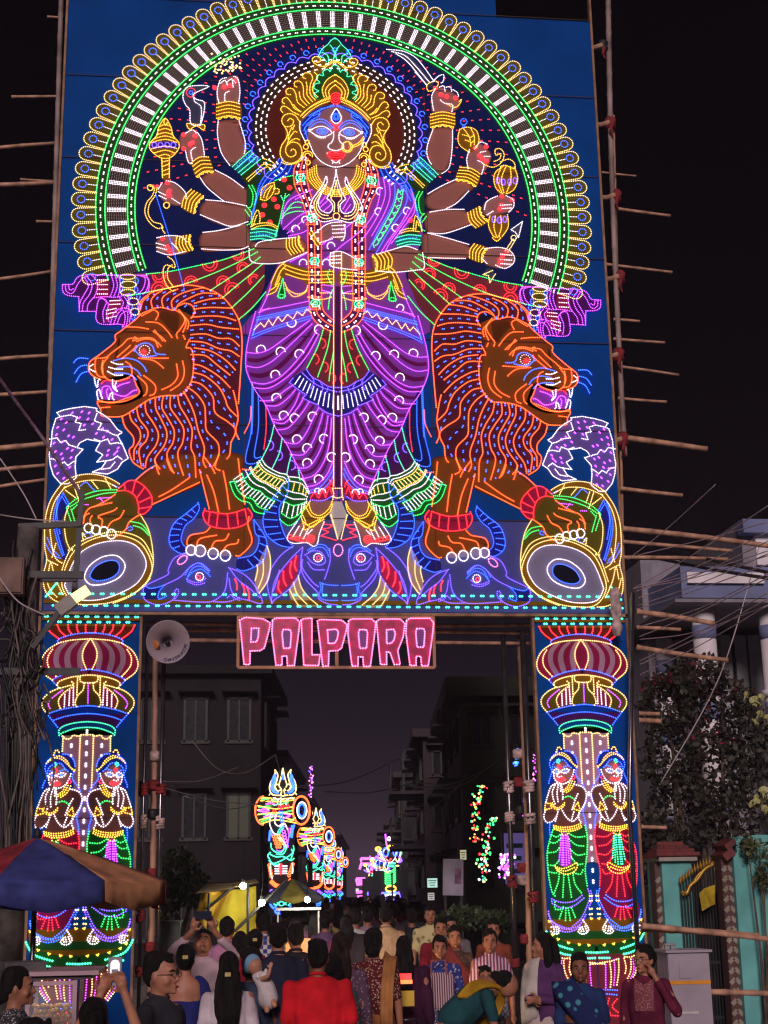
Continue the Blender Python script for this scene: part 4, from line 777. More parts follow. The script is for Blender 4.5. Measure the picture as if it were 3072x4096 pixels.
fr('V'); DASH('w', '652 1570 658 1710', 'm', 2, 3, 0.026, 0.0165); p = ax(uv('652 1570 658 1710')); DASH('w', p, 'usm', 2, 3, 0.026, 0.0165)
# praying figure (inner one traced, outer one its twin in other colours)
fr('V')
PLA('head', 'hair', '520 1640 440 1720 402 1820 425 1900 395 2040 470 2060 700 2040 690 1930 712 1820 680 1730 600 1670'); PLA('face', 'dskin', '445 1880 455 1980 500 2022 570 2032 632 1990 672 1900 620 1830 540 1780 470 1810')
for s in ('575 1672 640 1682 692 1740 712 1812', '490 1682 430 1740 404 1820 428 1900 400 2000 396 2042', '432 1900 442 1820 490 1782 560 1772 612 1830 652 1862', '702 1862 692 1930 760 2020 792 2082', '460 1850 500 1870', '560 1850 610 1830'): A('b', s)
for s in ('478 1682 505 1626 548 1672', '415 1770 470 1722 540 1692 620 1742 662 1812 712 1842', '430 1745 480 1712 555 1722 622 1772 702 1852', '632 2000 602 2070 556 2102', '682 2012 642 2092 572 2142', '655 2005 620 2082 560 2122'): A('y', s)
AR('c', 500, 1785, 14, 24, 8); AR('r', 513, 1845, 17, 20, 8); AR('r', 528, 1985, 46, 24, 16); AR('r', 528, 1985, 24, 8, 10); AR('r', 668, 1965, 17, 20, 8)
for s in ('442 1902 482 1870 520 1902 482 1925', '530 1898 575 1870 622 1885 575 1918', '505 1902 488 1945 520 1962 548 1942', '450 1922 460 1982 502 2022 570 2032 632 1992 672 1902 668 1862'): A('w', s, 'c' if s.endswith(('1925', '1918')) else '')
AR('b', 480, 1898, 10, 10, 6); AR('b', 575, 1894, 10, 10, 6)
fr('X')
PLA('torso', 'dskin', '390 60 330 110 290 250 272 370 300 420 380 400 360 470 440 490 550 490 620 450 585 380 640 250 650 160 610 105 540 80')
for s in ('545 85 620 110 652 170 642 240 612 300 582 350 590 400 612 432', '392 75 340 102 310 180 290 252', '372 95 350 150 360 220 380 270', '402 90 392 160 402 250', '432 90 442 170 440 235', '420 80 425 150', '575 170 552 225 522 320', '430 300 470 370 520 412 560 392 592 340', '290 312 274 370 300 422 350 412 390 362 402 300', '388 370 372 430', '540 330 520 400'): A('w', s)
for s in ('290 252 280 312 342 295 332 255', '577 245 535 302 600 322'): A('y', s, 'cs')
for s in ('350 250 380 290 422 285 466 238', '345 265 378 305 425 300 468 255', '362 450 440 466 540 456 612 426', '372 482 450 502 552 492 622 456', '365 465 450 485 550 474 618 440', '430 505 445 540 490 520'): A('y', s)
A('g', '450 202 500 190 545 216')
A('b', '652 180 642 250 622 330 640 400 652 470'); A('b', '330 425 325 480 330 550')
def dress(c, pm, cc, ci, both):
    PLAx = lambda n, m, s: [poly(n, paint(m), q, FIG.o) for q in ((lambda p: [p, mirror(p)] if not both else [ax(p), mirror(ax(p))])(smooth_pts(uv(s), True, 5)[:-1]))]
    def B(col, s):
        p = smooth_pts(uv(s)); p = ax(p) if both else p; leds(col, p); leds(col, mirror(p))
    PLAx('skirt', pm, '362 470 330 560 304 700 318 900 350 1050 320 1220 360 1340 450 1390 560 1370 650 1230 682 1080 660 1000 642 850 657 700 660 560 640 450 552 490 450 500')
    PLAx('sash', ci, '425 530 408 770 440 810 490 810 525 765 495 540')
    for s in ('362 470 332 560 304 700 318 900 350 1045 385 1080', '640 450 660 560 656 700 642 850 662 1000', '345 535 390 552 430 520', '335 600 380 602 425 562', '320 690 380 682 415 642', '315 800 370 802 410 760', '325 862 380 872 402 850', '500 520 560 552 640 546', '500 570 560 622 640 632', '510 660 570 712 640 702', '520 732 570 792 622 790', '540 870 600 882 622 840',
              '412 860 402 950 362 1060', '532 870 552 970 612 1052', '452 890 442 1092', '490 890 522 1102', '447 1172 412 1280', '470 1182 466 1310', '490 1182 512 1310', '520 1182 560 1280', '372 1130 375 1190 425 1195'): B(c, s)
    for s in ('430 540 420 660 410 772', '450 540 450 802', '470 540 476 802', '490 550 522 762', '440 540 436 800', '482 545 500 790'): B(cc, s)
    for s in ('375 812 430 832 500 816 560 782 572 812 540 862 470 882 400 852 375 812', '390 830 460 855 550 820'): B('y', s)
    k = 'b' if both else 'v'
    for s in ('345 1102 430 1132 540 1122 622 1062', '350 1142 440 1182 540 1162 632 1092', '345 1102 345 1142', '665 1012 682 1080 652 1180 602 1280 522 1352', '690 1030 700 1100 670 1190', '315 1212 340 1292 420 1342 500 1362 592 1332 652 1232', '320 1252 360 1342 450 1392 540 1382 602 1332', '315 1212 312 1252', '350 1300 430 1362 520 1372'): B(k, s)
dress('g', 'leaf', 'm', 'purple', False); dress('r', 'crimson', 'c', 'leaf', True)
for s in ('622 1290 650 1330 672 1370 650 1405 610 1412 580 1390 602 1352', '640 1345 655 1385', '615 1350 630 1395', '600 1370 612 1400', '340 1352 400 1350 402 1410 350 1402 330 1372', '360 1350 370 1400', '385 1352 390 1405'): A('w', s, '', 0.026)
FULL('pedestal', 'gold', '300 1285 330 1400 420 1462 560 1502 735 1512'); FULL('pedestal_rim', 'leaf', '296 1395 360 1492 400 1590 560 1640 740 1650 740 1512 560 1502 420 1462')
for x, y in ((322, 1300), (350, 1420), (400, 1458), (492, 1490), (588, 1505), (672, 1511)): AR('y', x, y, 10, 8, 5)
for s in ('296 1392 315 1430 362 1492 450 1530 545 1555', '380 1562 450 1590 520 1602', '650 1575 740 1578', '640 1630 742 1625'): A('c', s, '', 0.03, 0.0155)
for y in (1075, 1118, 1190, 1238): A('k', [(682, y), (712, y - 3)], 's', 0.026, 0.013)
AR('y', 695, 1275, 10, 8, 5)
FULL('urn', 'plum', '390 1600 400 1660 430 1800 560 1930 560 2000 480 2200 745 2210 740 1640')
for s in ('400 1610 450 1630 510 1625', '510 1640 500 1720 520 1790', '690 1680 760 1675', '560 1640 640 1660 740 1670', '560 1650 570 1760 600 1880', '640 1665 640 1790 660 1900'): A('k', s)
for s in ('405 1640 420 1770 520 1910', '450 1650 465 1760 540 1890'): A('k', s)
for s in ('430 1650 440 1770 530 1900', '600 1650 605 1760 630 1890', '680 1690 690 1800 700 1900'): A('m', s)
for s in ('600 1920 670 1912 742 1910', '610 1960 680 1950 742 1946'): A('b', s)
for s in ('610 2000 660 2060 610 2120', '680 1990 700 2060 680 2130', '600 2150 680 2140 742 2136'): A('r', s)
FIG.finish()

# ================================================================== the hanging sign PALPARA
sign = empty('name_sign', (0, 0, 0), None, 'pink lit sign reading PALPARA hanging in a timber frame under the gate', 'sign')
FIG = Fig('letter_lights', None, sign, r=0.0112, step=0.030); fr('U')
a, b = uv('98 1132 1545 1512'); x0, x1, z1, z0 = a[0], b[0], a[1], b[1]
MB().box(((x0 + x1) / 2, -0.0, z0), (x1 - x0, 0.04, 0.035)).box(((x0 + x1) / 2, 0.0, z1 - .01), (x1 - x0, 0.04, 0.03)).box((x0, 0, (z0 + z1) / 2), (0.035, 0.042, z1 - z0)).box((x1, 0, (z0 + z1) / 2), (0.035, 0.042, z1 - z0)).box(((x0 + x1) / 2, 0.02, (z0 + z1) / 2), (0.04, 0.03, z1 - z0 - .03)).build('frame', mat('sign_wood', (0.42, 0.20, 0.12), 0.7, var=0.2), sign)
A1 = ('350 1165 372 1150 520 1150 550 1180 542 1260 510 1500 460 1500 455 1430 420 1430 420 1497 375 1497 345 1260', '430 1235 478 1235 488 1260 480 1372 430 1372 420 1260')
def sh(s, dx, dy): return [(x + dx, y + dy) for x, y in num(s)]
LET = [('P', '108 1165 150 1145 280 1155 332 1185 328 1225 290 1370 258 1390 185 1392 183 1492 140 1492', '195 1225 248 1225 245 1290 233 1325 190 1326'), ('A', *A1),
       ('L', '560 1165 580 1155 640 1150 640 1420 700 1420 690 1500 580 1497', None), ('P', '680 1172 702 1160 862 1166 900 1200 890 1255 858 1372 830 1390 765 1392 762 1502 720 1505', '755 1237 820 1232 835 1255 824 1312 804 1336 760 1337'),
       ('A', sh(A1[0], 560, 6), sh(A1[1], 562, 0)), ('R', '1115 1175 1140 1157 1290 1157 1325 1190 1312 1290 1272 1390 1290 1492 1246 1492 1214 1402 1190 1397 1190 1492 1145 1492', '1190 1237 1240 1232 1255 1260 1244 1312 1224 1336 1190 1337'), ('A', sh(A1[0], 987, 2), sh(A1[1], 984, -8))]
RED_ACRYL = mat('sign_acrylic', (0.50, 0.006, 0.12), 0.35, var=0.3, scale=9); VIO = mat('sign_violet', (0.16, 0.04, 0.22), 0.5)
for ch, o_, h_ in LET:
    p = uv(o_); lo = poly('letter', RED_ACRYL, p, sign); lo['label'] = 'pink letter ' + ch
    leds('p', p + [p[0]])
    if h_: q = uv(h_); poly('letter_hole', VIO, q, lo); leds('p', q + [q[0]])
FIG.finish()
# ================================================================== the street: ground, kerbs, houses, bamboo, cables
HEAD = R(6.0); SDIR = Vector((math.sin(HEAD), math.cos(HEAD), 0)); SSIDE = Vector((math.cos(HEAD), -math.sin(HEAD), 0)); SO = Vector((0.3, 0, 0))
def st_pt(side, along, z=0.0): return SO + SSIDE * side + SDIR * along + Vector((0, 0, z))
ASPH = mat('asphalt', (0.05, 0.048, 0.047), 0.85, var=0.35, scale=4, bump=0.4); CONC = mat('concrete', (0.26, 0.25, 0.24), 0.85, var=0.3, scale=3, bump=0.3)
EARTH = mat('dusty_ground', (0.10, 0.085, 0.07), 0.95, var=0.3, scale=0.5)
tag(obj('ground', pdmesh('ground', [(-420, -120, -0.008), (420, -120, -0.008), (420, 520, -0.008), (-420, 520, -0.008)], [(0, 1, 2, 3)]), EARTH), kind='structure')
q = [st_pt(-3.6, -60), st_pt(3.6, -60), st_pt(3.6, 320), st_pt(-3.6, 320)]
tag(obj('road', pdmesh('road', q, [(0, 1, 2, 3)]), ASPH), kind='structure')
for s in (-1, 1):
    b = MB(); L0, L1 = -60, 320
    a0, a1 = st_pt(s * 3.6, L0), st_pt(s * 3.6, L1); b0, b1 = st_pt(s * 5.2, L0), st_pt(s * 5.2, L1); u = Vector((0, 0, 0.12)); d = Vector((0, 0, -0.05))
    b.add([a0 + d, b0 + d, b1 + d, a1 + d, a0 + u, b0 + u, b1 + u, a1 + u], [(0, 3, 2, 1), (4, 5, 6, 7), (0, 1, 5, 4), (1, 2, 6, 5), (2, 3, 7, 6), (3, 0, 4, 7)])
    tag(b.build('pavement', CONC), kind='structure')

# ---- houses along the street (walls, roof slab, windows with frames and panes, balconies)
GLASS = mat('dark_glass', (0.02, 0.022, 0.028), 0.15, var=0.2, spec=0.6); FRAME = mat('window_frame', (0.035, 0.03, 0.03), 0.6); DIMW = glow('dim_window', (0.75, 0.9, 0.55), 0.022); DIMW.node_tree.nodes['Principled BSDF'].inputs['Base Color'].default_value = (.03, .035, .025, 1)
def house(name, label, p0, p1, depth_vec, h, wall, floors, wins, lit=(), parapet=0.5, slab=0.25, balcony=False, wall2=None, group=None):
    """p0-p1: foot of the face towards the viewer, depth_vec: how far it runs back along the street; windows on both visible faces"""
    p0, p1, dv = Vector(p0), Vector(p1), Vector(depth_vec)
    root = empty(name, (p0 + p1) / 2, None, label, 'house', group); base = (p0 + p1) / 2
    def loc(v): return v - base
    b = MB(); up = Vector((0, 0, h)); P0, P1, P2, P3 = loc(p0), loc(p1), loc(p1 + dv), loc(p0 + dv)
    b.add([P0, P1, P2, P3, P0 + up, P1 + up, P2 + up, P3 + up], [(0, 1, 5, 4), (1, 2, 6, 5), (2, 3, 7, 6), (3, 0, 4, 7), (4, 5, 6, 7)]); b.build('wall', wall, root)
    c = (P0 + P2) / 2; fx = (P1 - P0); dx = dv
    b = MB(); o = 0.35; e1 = fx.normalized() * o; e2 = dx.normalized() * o
    for zz, th, k in ((h, slab, 1.0),):
        r0, r1, r2, r3 = P0 - e1 - e2, P1 + e1 - e2, P2 + e1 + e2, P3 - e1 + e2; t = Vector((0, 0, zz)); t2 = Vector((0, 0, zz + th))
        b.add([r0 + t, r1 + t, r2 + t, r3 + t, r0 + t2, r1 + t2, r2 + t2, r3 + t2], [(0, 3, 2, 1), (0, 1, 5, 4), (1, 2, 6, 5), (2, 3, 7, 6), (3, 0, 4, 7), (4, 5, 6, 7)])
    rf = b.build('roof_slab', wall2 or wall, root)
    fh = h / floors
    def face(A, Bv, n, sgn):
        e = (Bv - A); Ln = e.length; e = e / Ln; nrm = Vector((e.y, -e.x, 0)) * sgn
        m = Matrix((e, nrm, Vector((0, 0, 1)))).transposed()
        for f in range(floors):
            for k in range(n):
                cc = A + e * (Ln * (k + 0.5) / n) + Vector((0, 0, fh * (f + 0.52))); w, hh = min(1.15, Ln / n * 0.5), fh * 0.46
                wn = MB(); 
                for (dx_, dz_, ww, wh) in ((0, hh / 2, w + .12, .08), (0, -hh / 2, w + .2, .1), (-w / 2, 0, .07, hh), (w / 2, 0, .07, hh), (0, 0, .05, hh)): wn.box(cc + e * dx_ + Vector((0, 0, dz_)) + nrm * .03, (ww, .1, wh), M=m)
                wo_ = wn.build('window', FRAME, root); MB().box(cc + nrm * .012, (w - .02, .03, hh - .02), M=m).build('pane', DIMW if (f, k, sgn) in lit else GLASS, wo_)
                s = MB(); s.box(cc + Vector((0, 0, hh / 2 + .18)) + nrm * .25, (w + .4, .5, .06), M=m); s.build('sunshade', wall2 or wall, root)
        return e, nrm, m
    face(P0, P1, wins[0], 1.0)
    inner = (P1, P2, 1.0) if (p0 + p1).x < 0.6 else (P0, P3, -1.0)
    e, nrm, m = face(inner[0], inner[1], wins[1], inner[2])
    if balcony:
        for f in range(1, floors):
            Ln = (inner[1] - inner[0]).length
            for k in range(max(1, wins[1] // 2)):
                cc = inner[0] + e * (Ln * (k * 2 + 0.5) / wins[1]) + Vector((0, 0, fh * f)) + nrm * .55
                bb = MB(); bb.box(cc, (Ln / wins[1] * .9, 1.1, .1), M=m); bl = bb.build('balcony', wall2 or wall, root)
                rr = MB()
                for t in range(9): rr.box(cc + e * ((t - 4) / 4 * Ln / wins[1] * .42) + nrm * .5 + Vector((0, 0, .45)), (.025, .025, .9), M=m)
                rr.box(cc + nrm * .5 + Vector((0, 0, .92)), (Ln / wins[1] * .9, .05, .05), M=m); rr.build('railing', FRAME, bl)
    return root
W_BR = mat('wall_brown', (0.013, 0.010, 0.012), 0.9, var=0.25, scale=0.8, bump=0.2); W_GR = mat('wall_greygreen', (0.07, 0.075, 0.06), 0.9, var=0.2, scale=0.8, bump=0.2)
W_PK = mat('wall_mauve', (0.05, 0.036, 0.046), 0.9, var=0.25, scale=0.8); W_DK = mat('wall_dark', (0.045, 0.042, 0.045), 0.9, var=0.3, scale=0.8)
def ground_at(sx, Y): p = at_y(sx, 3560, Y); return Vector((p.x, Y, 0))
def h_at(sx, sy, Y): return at_y(sx, sy, Y).z
house('street_house', 'dark four-storey house on the left seen through the gate, one window faintly lit', ground_at(500, 26), ground_at(1040, 26), SDIR * 7.4, h_at(900, 2700, 26), W_BR, 3, (3, 2), lit=((1, 2, 1.0),), balcony=False)
house('street_house', 'lower dark house behind the first trident light tower', ground_at(900, 37), ground_at(1115, 37), SDIR * 14, h_at(1200, 3030, 37), W_DK, 3, (3, 3), balcony=True)
house('street_house', 'far dark house behind the row of drum light towers', ground_at(1050, 62), ground_at(1225, 62), SDIR * 22, h_at(1270, 3200, 62), W_PK, 3, (3, 4))
house('street_house', 'hazy low house at the far left end of the street', ground_at(1150, 95), ground_at(1345, 95), SDIR * 40, h_at(1370, 3330, 90), W_PK, 3, (4, 5))
house('street_house', 'grey-green house on the right with overhanging roof and round-cornered window bay', ground_at(1862, 16), ground_at(2180, 16), SDIR * 9, h_at(1960, 2790, 16), W_GR, 4, (2, 3), slab=0.45)
house('street_house', 'narrow mauve house left of the grey-green one with drying cloth', ground_at(1705, 29), ground_at(1990, 29), SDIR * 12, h_at(1800, 2950, 29), W_PK, 4, (2, 3), balcony=True)
house('street_house', 'dark house with open roof frame on the right of the far street', ground_at(1610, 48), ground_at(1850, 48), SDIR * 18, h_at(1700, 3110, 48), W_DK, 3, (3, 4), balcony=True)
house('street_house', 'distant low house at the right end of the street', ground_at(1560, 85), ground_at(1760, 85), SDIR * 40, h_at(1600, 3300, 85), W_PK, 3, (3, 5))
# open iron frame on a roof
rfm = empty('roof_frame', ground_at(1680, 46), None, 'open iron pipe frame standing on a dark roof at right', 'frame')
b = MB()
for sx in (1612, 1700): p = at_y(sx, 3100, 46) - rfm.location; q = at_y(sx, 3005, 46) - rfm.location; b.bar(p + Vector((0, 0, -2)), q, .12)
for sy in (3005, 3080): b.bar(at_y(1605, sy, 46) - rfm.location, at_y(1700, sy, 46) - rfm.location, .12)
b.build('pipe', mat('dark_iron', (0.03, 0.03, 0.032), 0.5, metal=0.6), rfm)

# ---- white villa with striped columns on the right, behind the garden wall
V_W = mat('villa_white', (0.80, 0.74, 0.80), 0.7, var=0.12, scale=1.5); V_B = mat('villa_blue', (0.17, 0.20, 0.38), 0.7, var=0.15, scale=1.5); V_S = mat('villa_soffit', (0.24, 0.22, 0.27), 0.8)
VY = 7.0
def vp(sx, sy, Y=VY): return at_y(sx, sy, Y)
villa = empty('villa', (vp(2900, 3560).x, VY, 0), None, 'white and blue villa with round striped columns behind the bougainvillea', 'house'); vl = villa.location
def vbox(name, m, sx0, sy0, sx1, sy1, Y0, Y1, parent=None):
    a, b_ = vp(sx0, sy0, Y0), vp(sx1, sy1, Y0)
    o = MB().box(((a.x + b_.x) / 2 - vl.x, (Y0 + Y1) / 2 - vl.y, (a.z + b_.z) / 2), (abs(b_.x - a.x), Y1 - Y0, abs(a.z - b_.z))).build(name, m, parent or villa); return o
vbox('upper_wall', V_S, 2590, 2560, 3500, 3700, 9.2, 16)
vbox('eaves_band', V_B, 2720, 2265, 3500, 2395, 6.6, 9.0); vbox('eaves_panel', V_W, 2748, 2288, 3058, 2333, 6.52, 6.6); vbox('soffit', V_S, 2700, 2394, 3500, 2412, 6.6, 12)
vbox('side_wing', V_S, 2560, 2240, 2735, 2480, 8.6, 12); vbox('upper_block', V_S, 2960, 2080, 3500, 2270, 8.0, 14); vbox('roof_band', V_B, 2970, 2075, 3500, 2135, 7.7, 8.0)
vbox('upper_panel', V_W, 3020, 2135, 3400, 2262, 7.9, 8.02)
def column(sx, sy0, sy1, w, Y):
    a, b_ = vp(sx, sy0, Y), vp(sx, sy1, Y); r = w / 2 * (Y + 17.55) / FPX; r = r * 1.0; ht = a.z
    c = empty('column', (a.x - vl.x, Y - vl.y, 0), villa)
    MB().lathe([(r, 0), (r, ht)], n=20).build('shaft', V_W, c, True)
    for f0, f1 in ((0.905, 0.94), (0.70, 0.745), (0.46, 0.50)):
        MB().lathe([(r + .012, ht * f0), (r + .012, ht * f1)], n=20).build('band', V_B, c, True)
    MB().lathe([(r + .05, ht * .76), (r + .05, ht * .775)], n=20).build('ring', V_W, c, True)
column(2808, 2412, 3600, 95, 7.2); column(2655, 2560, 3600, 70, 9.0); column(3078, 2412, 3600, 100, 7.2); column(3240, 2412, 3600, 100, 7.2)
for sx in (2925, 2985, 3040):
    w_ = vbox('window', mat('alu', (0.4, 0.4, 0.42), .4, .6), sx - 4, 2540, sx + 4, 3200, 9.1, 9.2)
vbox('window_pane', GLASS, 2880, 2560, 3060, 3200, 9.14, 9.19)

# ---- bamboo
BAMB = mat('bamboo', (0.46, 0.25, 0.17), 0.6, var=0.35, scale=2.0, stretch=(3, 3, .7)); BAMG = mat('bamboo_grey', (0.30, 0.22, 0.21), 0.7, var=0.35, scale=2.0); NODE = mat('bamboo_node', (0.13, 0.075, 0.05), 0.7)
def bamboo(label, a, b, r, m=BAMB, group='bamboo poles of the gate scaffold', name='bamboo_pole', taper=0.85, cut=True):
    a, b = Vector(a), Vector(b); root = empty(name, a, None, label, 'pole', group); d = b - a; Ln = d.length; n = max(2, int(Ln / 0.33)); pts = []; rs = []
    bend = Vector((random.uniform(-1, 1), random.uniform(-1, 1), random.uniform(-1, 1))); bend -= bend.project(d); bend = bend.normalized() * Ln * 0.008
    for i in range(n * 6 + 1):
        t = i / (n * 6); p = d * t + bend * math.sin(t * math.pi); q = 1.0 - (1 - taper) * t; pts.append(p); rs.append(r * q * (1.0 if i % 6 else 1.16))
    MB().tube(pts, rs, 8).build('stem', m, root, True)
    return root
def bpx(label, x0, y0, x1, y1, w, Y=0.12, Y1=None, m=BAMB, group='bamboo poles of the gate scaffold'):
    return bamboo(label, at_y(x0 * 1.8517, y0 * 1.8517, Y), at_y(x1 * 1.8517, y1 * 1.8517, Y if Y1 is None else Y1), w * 1.8517 / 2 * (Y + 17.55) / FPX, m, group)
bpx('long upright grey bamboo pole along the left edge of the gate', 134, -60, 104, 965, 12, 0.10, m=BAMG)
bpx('tall upright bamboo pole standing off the right edge of the gate', 1313, -60, 1350, 985, 14, 0.2, m=BAMG)
bpx('thin bamboo upright beside the tall right pole', 1324, 250, 1348, 1310, 8, 0.25)
LST = [(102, 36, 132, 38, 6, 'shortest'), (25, 209, 128, 208, 7, 'top long'), (-30, 322, 122, 309, 9, 'third'), (-30, 400, 120, 394, 11, 'thick pale'), (44, 387, 118, 391, 5, 'thin one just above the thick pale'), (78, 478, 118, 479, 6, 'fifth, very short'), (-30, 606, 112, 586, 8, 'sloping'), (-30, 778, 106, 768, 9, 'seventh'), (-30, 854, 104, 846, 9, 'eighth'), (-30, 970, 100, 958, 13, 'wide flat-cut'), (-30, 1018, 98, 1005, 9, 'tenth'), (-30, 1056, 97, 1036, 8, 'eleventh, rising')]
for x0, y0, x1, y1, w, t in LST: bpx('%s bamboo stub sticking out left of the gate' % t, x0, y0, x1, y1, w, 0.16)
RST = [(1300, 372, 1374, 380, 5, 'thin top'), (1335, 451, 1448, 466, 8, 'second'), (1310, 571, 1452, 588, 7, 'third'), (1325, 690, 1382, 694, 7, 'short fourth'), (1325, 732, 1436, 740, 7, 'fifth'), (1340, 792, 1466, 810, 7, 'sixth'), (1335, 860, 1440, 868, 7, 'seventh'), (1345, 945, 1527, 970, 14, 'thick pale eighth'), (1340, 1055, 1474, 1070, 10, 'ninth'), (1345, 1142, 1700, 1185, 13, 'longest'), (1345, 1170, 1582, 1190, 9, 'eleventh'), (1345, 1204, 1572, 1208, 9, 'level twelfth'), (1375, 1321, 1543, 1347, 13, 'thick sloping'), (1375, 1355, 1470, 1360, 9, 'short low'), (1375, 1398, 1572, 1426, 12, 'long low sloping'), (1380, 1541, 1424, 1542, 10, 'cut end'), (1380, 1556, 1427, 1558, 12, 'lower cut end'), (1385, 1786, 1440, 1788, 9, 'last, near the praying figures')]
for x0, y0, x1, y1, w, t in RST: bpx('%s bamboo stub sticking out right of the gate' % t, x0, y0, x1, y1, w, 0.2)
bpx('thick bamboo rail tied across in front of the turquoise wall', 1385, 2006, 1640, 2022, 15, -1.0); bpx('bamboo rail running beneath the first rail at the right', 1388, 2000, 1760, 2042, 13, -1.15); bpx('low bamboo rail behind the grey cabinet', 1500, 2142, 1760, 2150, 13, -1.0)
# horizontal bamboo behind the sign
for i, (y0, y1) in enumerate(((1345, 1350), (1362, 1368), (1382, 1390))): bpx('%s bamboo beam hidden behind the sign' % ('upper', 'middle', 'lower')[i], 318, y0, 1150, y1, 9, 0.35 + i * .1)
# scaffold uprights inside the opening
STEEL = mat('steel_pipe', (0.16, 0.15, 0.17), 0.25, metal=0.85, var=0.3, scale=5); REDCL = mat('red_cloth', (0.24, 0.022, 0.028), 0.8, var=0.4, scale=12); PALECL = mat('pale_cloth', (0.50, 0.36, 0.36), 0.85, var=0.35, scale=12); BLK = mat('black_tape', (0.012, 0.012, 0.014), 0.6)
def pipe(label, x, Y, r, z1, ties):
    root = empty('steel_upright', (x, Y, 0), None, label, 'pole', 'steel pipes of the gate scaffold'); MB().tube([(0, 0, 0), (0, 0, z1 * .5), (0, 0, z1)], r, 10).build('tube', STEEL, root, True)
    for z, m, h in ties:
        b = MB()
        for k in range(4):
            a = random.uniform(0, 6); b.tube([(math.cos(t) * (r + .012 + random.uniform(0, .01)), math.sin(t) * (r + .012), z + (k - 1.5) * h * .3 + t * .006) for t in [a + j * .7 for j in range(10)]], h * .2, 5)
        b.build('tie', m, root, True)
for lab, sx, Y, r in (('left steel pipe next to the left pillar', 572, 0.3, 0.022), ('second steel pipe in the left of the opening', 640, 0.5, 0.028), ('steel pipe standing left of the right bamboo upright', 2040, 0.5, 0.032), ('dark steel pipe against the right pillar', 2122, 0.35, 0.04)):
    x = at_y(sx, 3300, Y).x; pipe(lab, x, Y, r, 5.3, [(2.0 + random.uniform(-.2, .2), REDCL, .1), (3.3, REDCL if sx < 1000 else PALECL, .12), (2.9, PALECL, .1), (1.2, REDCL, .08)])
for lab, x0, x1, Y in (('left bamboo upright inside the opening, tied with cloth', 622, 606, 0.55), ('right bamboo upright inside the opening with red ties', 2075, 2090, 0.6)):
    a, b_ = at_y(x1, 3500, Y), at_y(x0, 2480, Y); r = bamboo(lab, (a.x, Y, 0), (b_.x, Y, 5.3), 0.042, name='bamboo_pole')
    for z, m in ((1.5, REDCL), (2.35, REDCL), (2.2, PALECL), (3.05, BLK), (3.4, REDCL), (3.75, PALECL)):
        MB().lathe([(.055, z - .06), (.068, z - .03), (.062, z), (.07, z + .03), (.052, z + .06)], n=10).build('tie', m, r, True)
# cloth ties on the right outer poles
for sx, sy in ((1302, 102), (1318, 268), (1330, 425), (1338, 600), (1336, 768), (1345, 950)):
    p = at_y(sx * 1.8517, sy * 1.8517, 0.2); t = empty('cloth_tie', p, None, 'red cloth lashing on the bamboo at right, %s' % {102: 'topmost, dark', 268: 'second from the top', 425: 'third from the top', 600: 'beside the purple ribbon', 768: 'beside the lion muzzle', 950: 'lowest, by the tail plume'}[sy], 'tie', 'cloth lashings on the outer bamboo')
    MB().lathe([(.06, -.09), (.085, -.05), (.07, 0), (.09, .05), (.055, .1)], n=9).build('wrap', REDCL if sy != 102 else BLK, t, True)
    MB().tube([(-.02, -.05, 0), (-.14, -.02, -.03), (-.26, 0, -.02)], .035, 7).build('cross_stub', BAMB, t); MB().tube([(.0, -.08, -.05), (-.03, -.1, -.16), (.0, -.1, -.25)], [.02, .025, .008], 5).build('tail', REDCL, t)

# ---- loudspeaker horn
hp = at_y(672, 2567, -0.15); horn = empty('horn_speaker', hp, None, 'white round horn loudspeaker lettered CHANDERNAGORE under the gate', 'speaker'); HM = Matrix.Rotation(R(97), 3, 'X') @ Matrix.Rotation(R(4), 3, 'Y')
HW = mat('horn_white', (0.30, 0.235, 0.28), 0.45, var=0.1, scale=3)
MB().lathe([(0.035, -.36), (.045, -.3), (.06, -.2), (.10, -.1), (.17, -.03), (.25, 0.0), (.262, .004), (.262, -.008), (.24, -.02), (.16, -.06), (.09, -.14), (.05, -.24)], n=36, M=HM).build('bell', HW, horn, True)
MB().lathe([(.03, -.27), (.034, -.2), (.028, -.16), (.001, -.15)], n=16, M=HM).build('throat', BLK, horn, True)
MB().lathe([(.10, -.52), (.12, -.5), (.12, -.4), (.06, -.34)], n=16, M=HM).build('driver', HW, horn, True)
MB().lathe([(.001, .0), (.058, 0.0), (.055, .003), (.001, .004)], (HM @ Vector((-.155, -.035, -.028))), n=18, M=HM @ Matrix.Rotation(R(-32), 3, 'Y')).build('orange_sticker', mat('sticker_orange', (0.42, 0.13, 0.03), .5), horn, True)
INK = mat('blue_ink', (0.03, 0.03, 0.12), 0.6)
def text_mesh(s, size, ext=0.001):
    c = bpy.data.curves.new('t', 'FONT'); c.body = s; c.size = size; c.align_x = 'CENTER'; c.align_y = 'CENTER'; c.extrude = ext
    o = bpy.data.objects.new('t', c); COL.objects.link(o); dg = bpy.context.evaluated_depsgraph_get(); me = bpy.data.meshes.new_from_object(o.evaluated_get(dg)); bpy.data.objects.remove(o); bpy.data.curves.remove(c); return me
for i, ch in enumerate('CHANDERNAGORE'):
    a = R(-98 + i * 7.4); rr = 0.222; me = text_mesh(ch, 0.062); o = obj('lettering', me, INK, horn)
    q = HM @ Vector((rr * math.cos(a), rr * math.sin(a), -0.004)); o.matrix_local = Matrix.Translation(q) @ (HM @ Matrix.Rotation(a + math.pi / 2, 3, 'Z')).to_4x4()
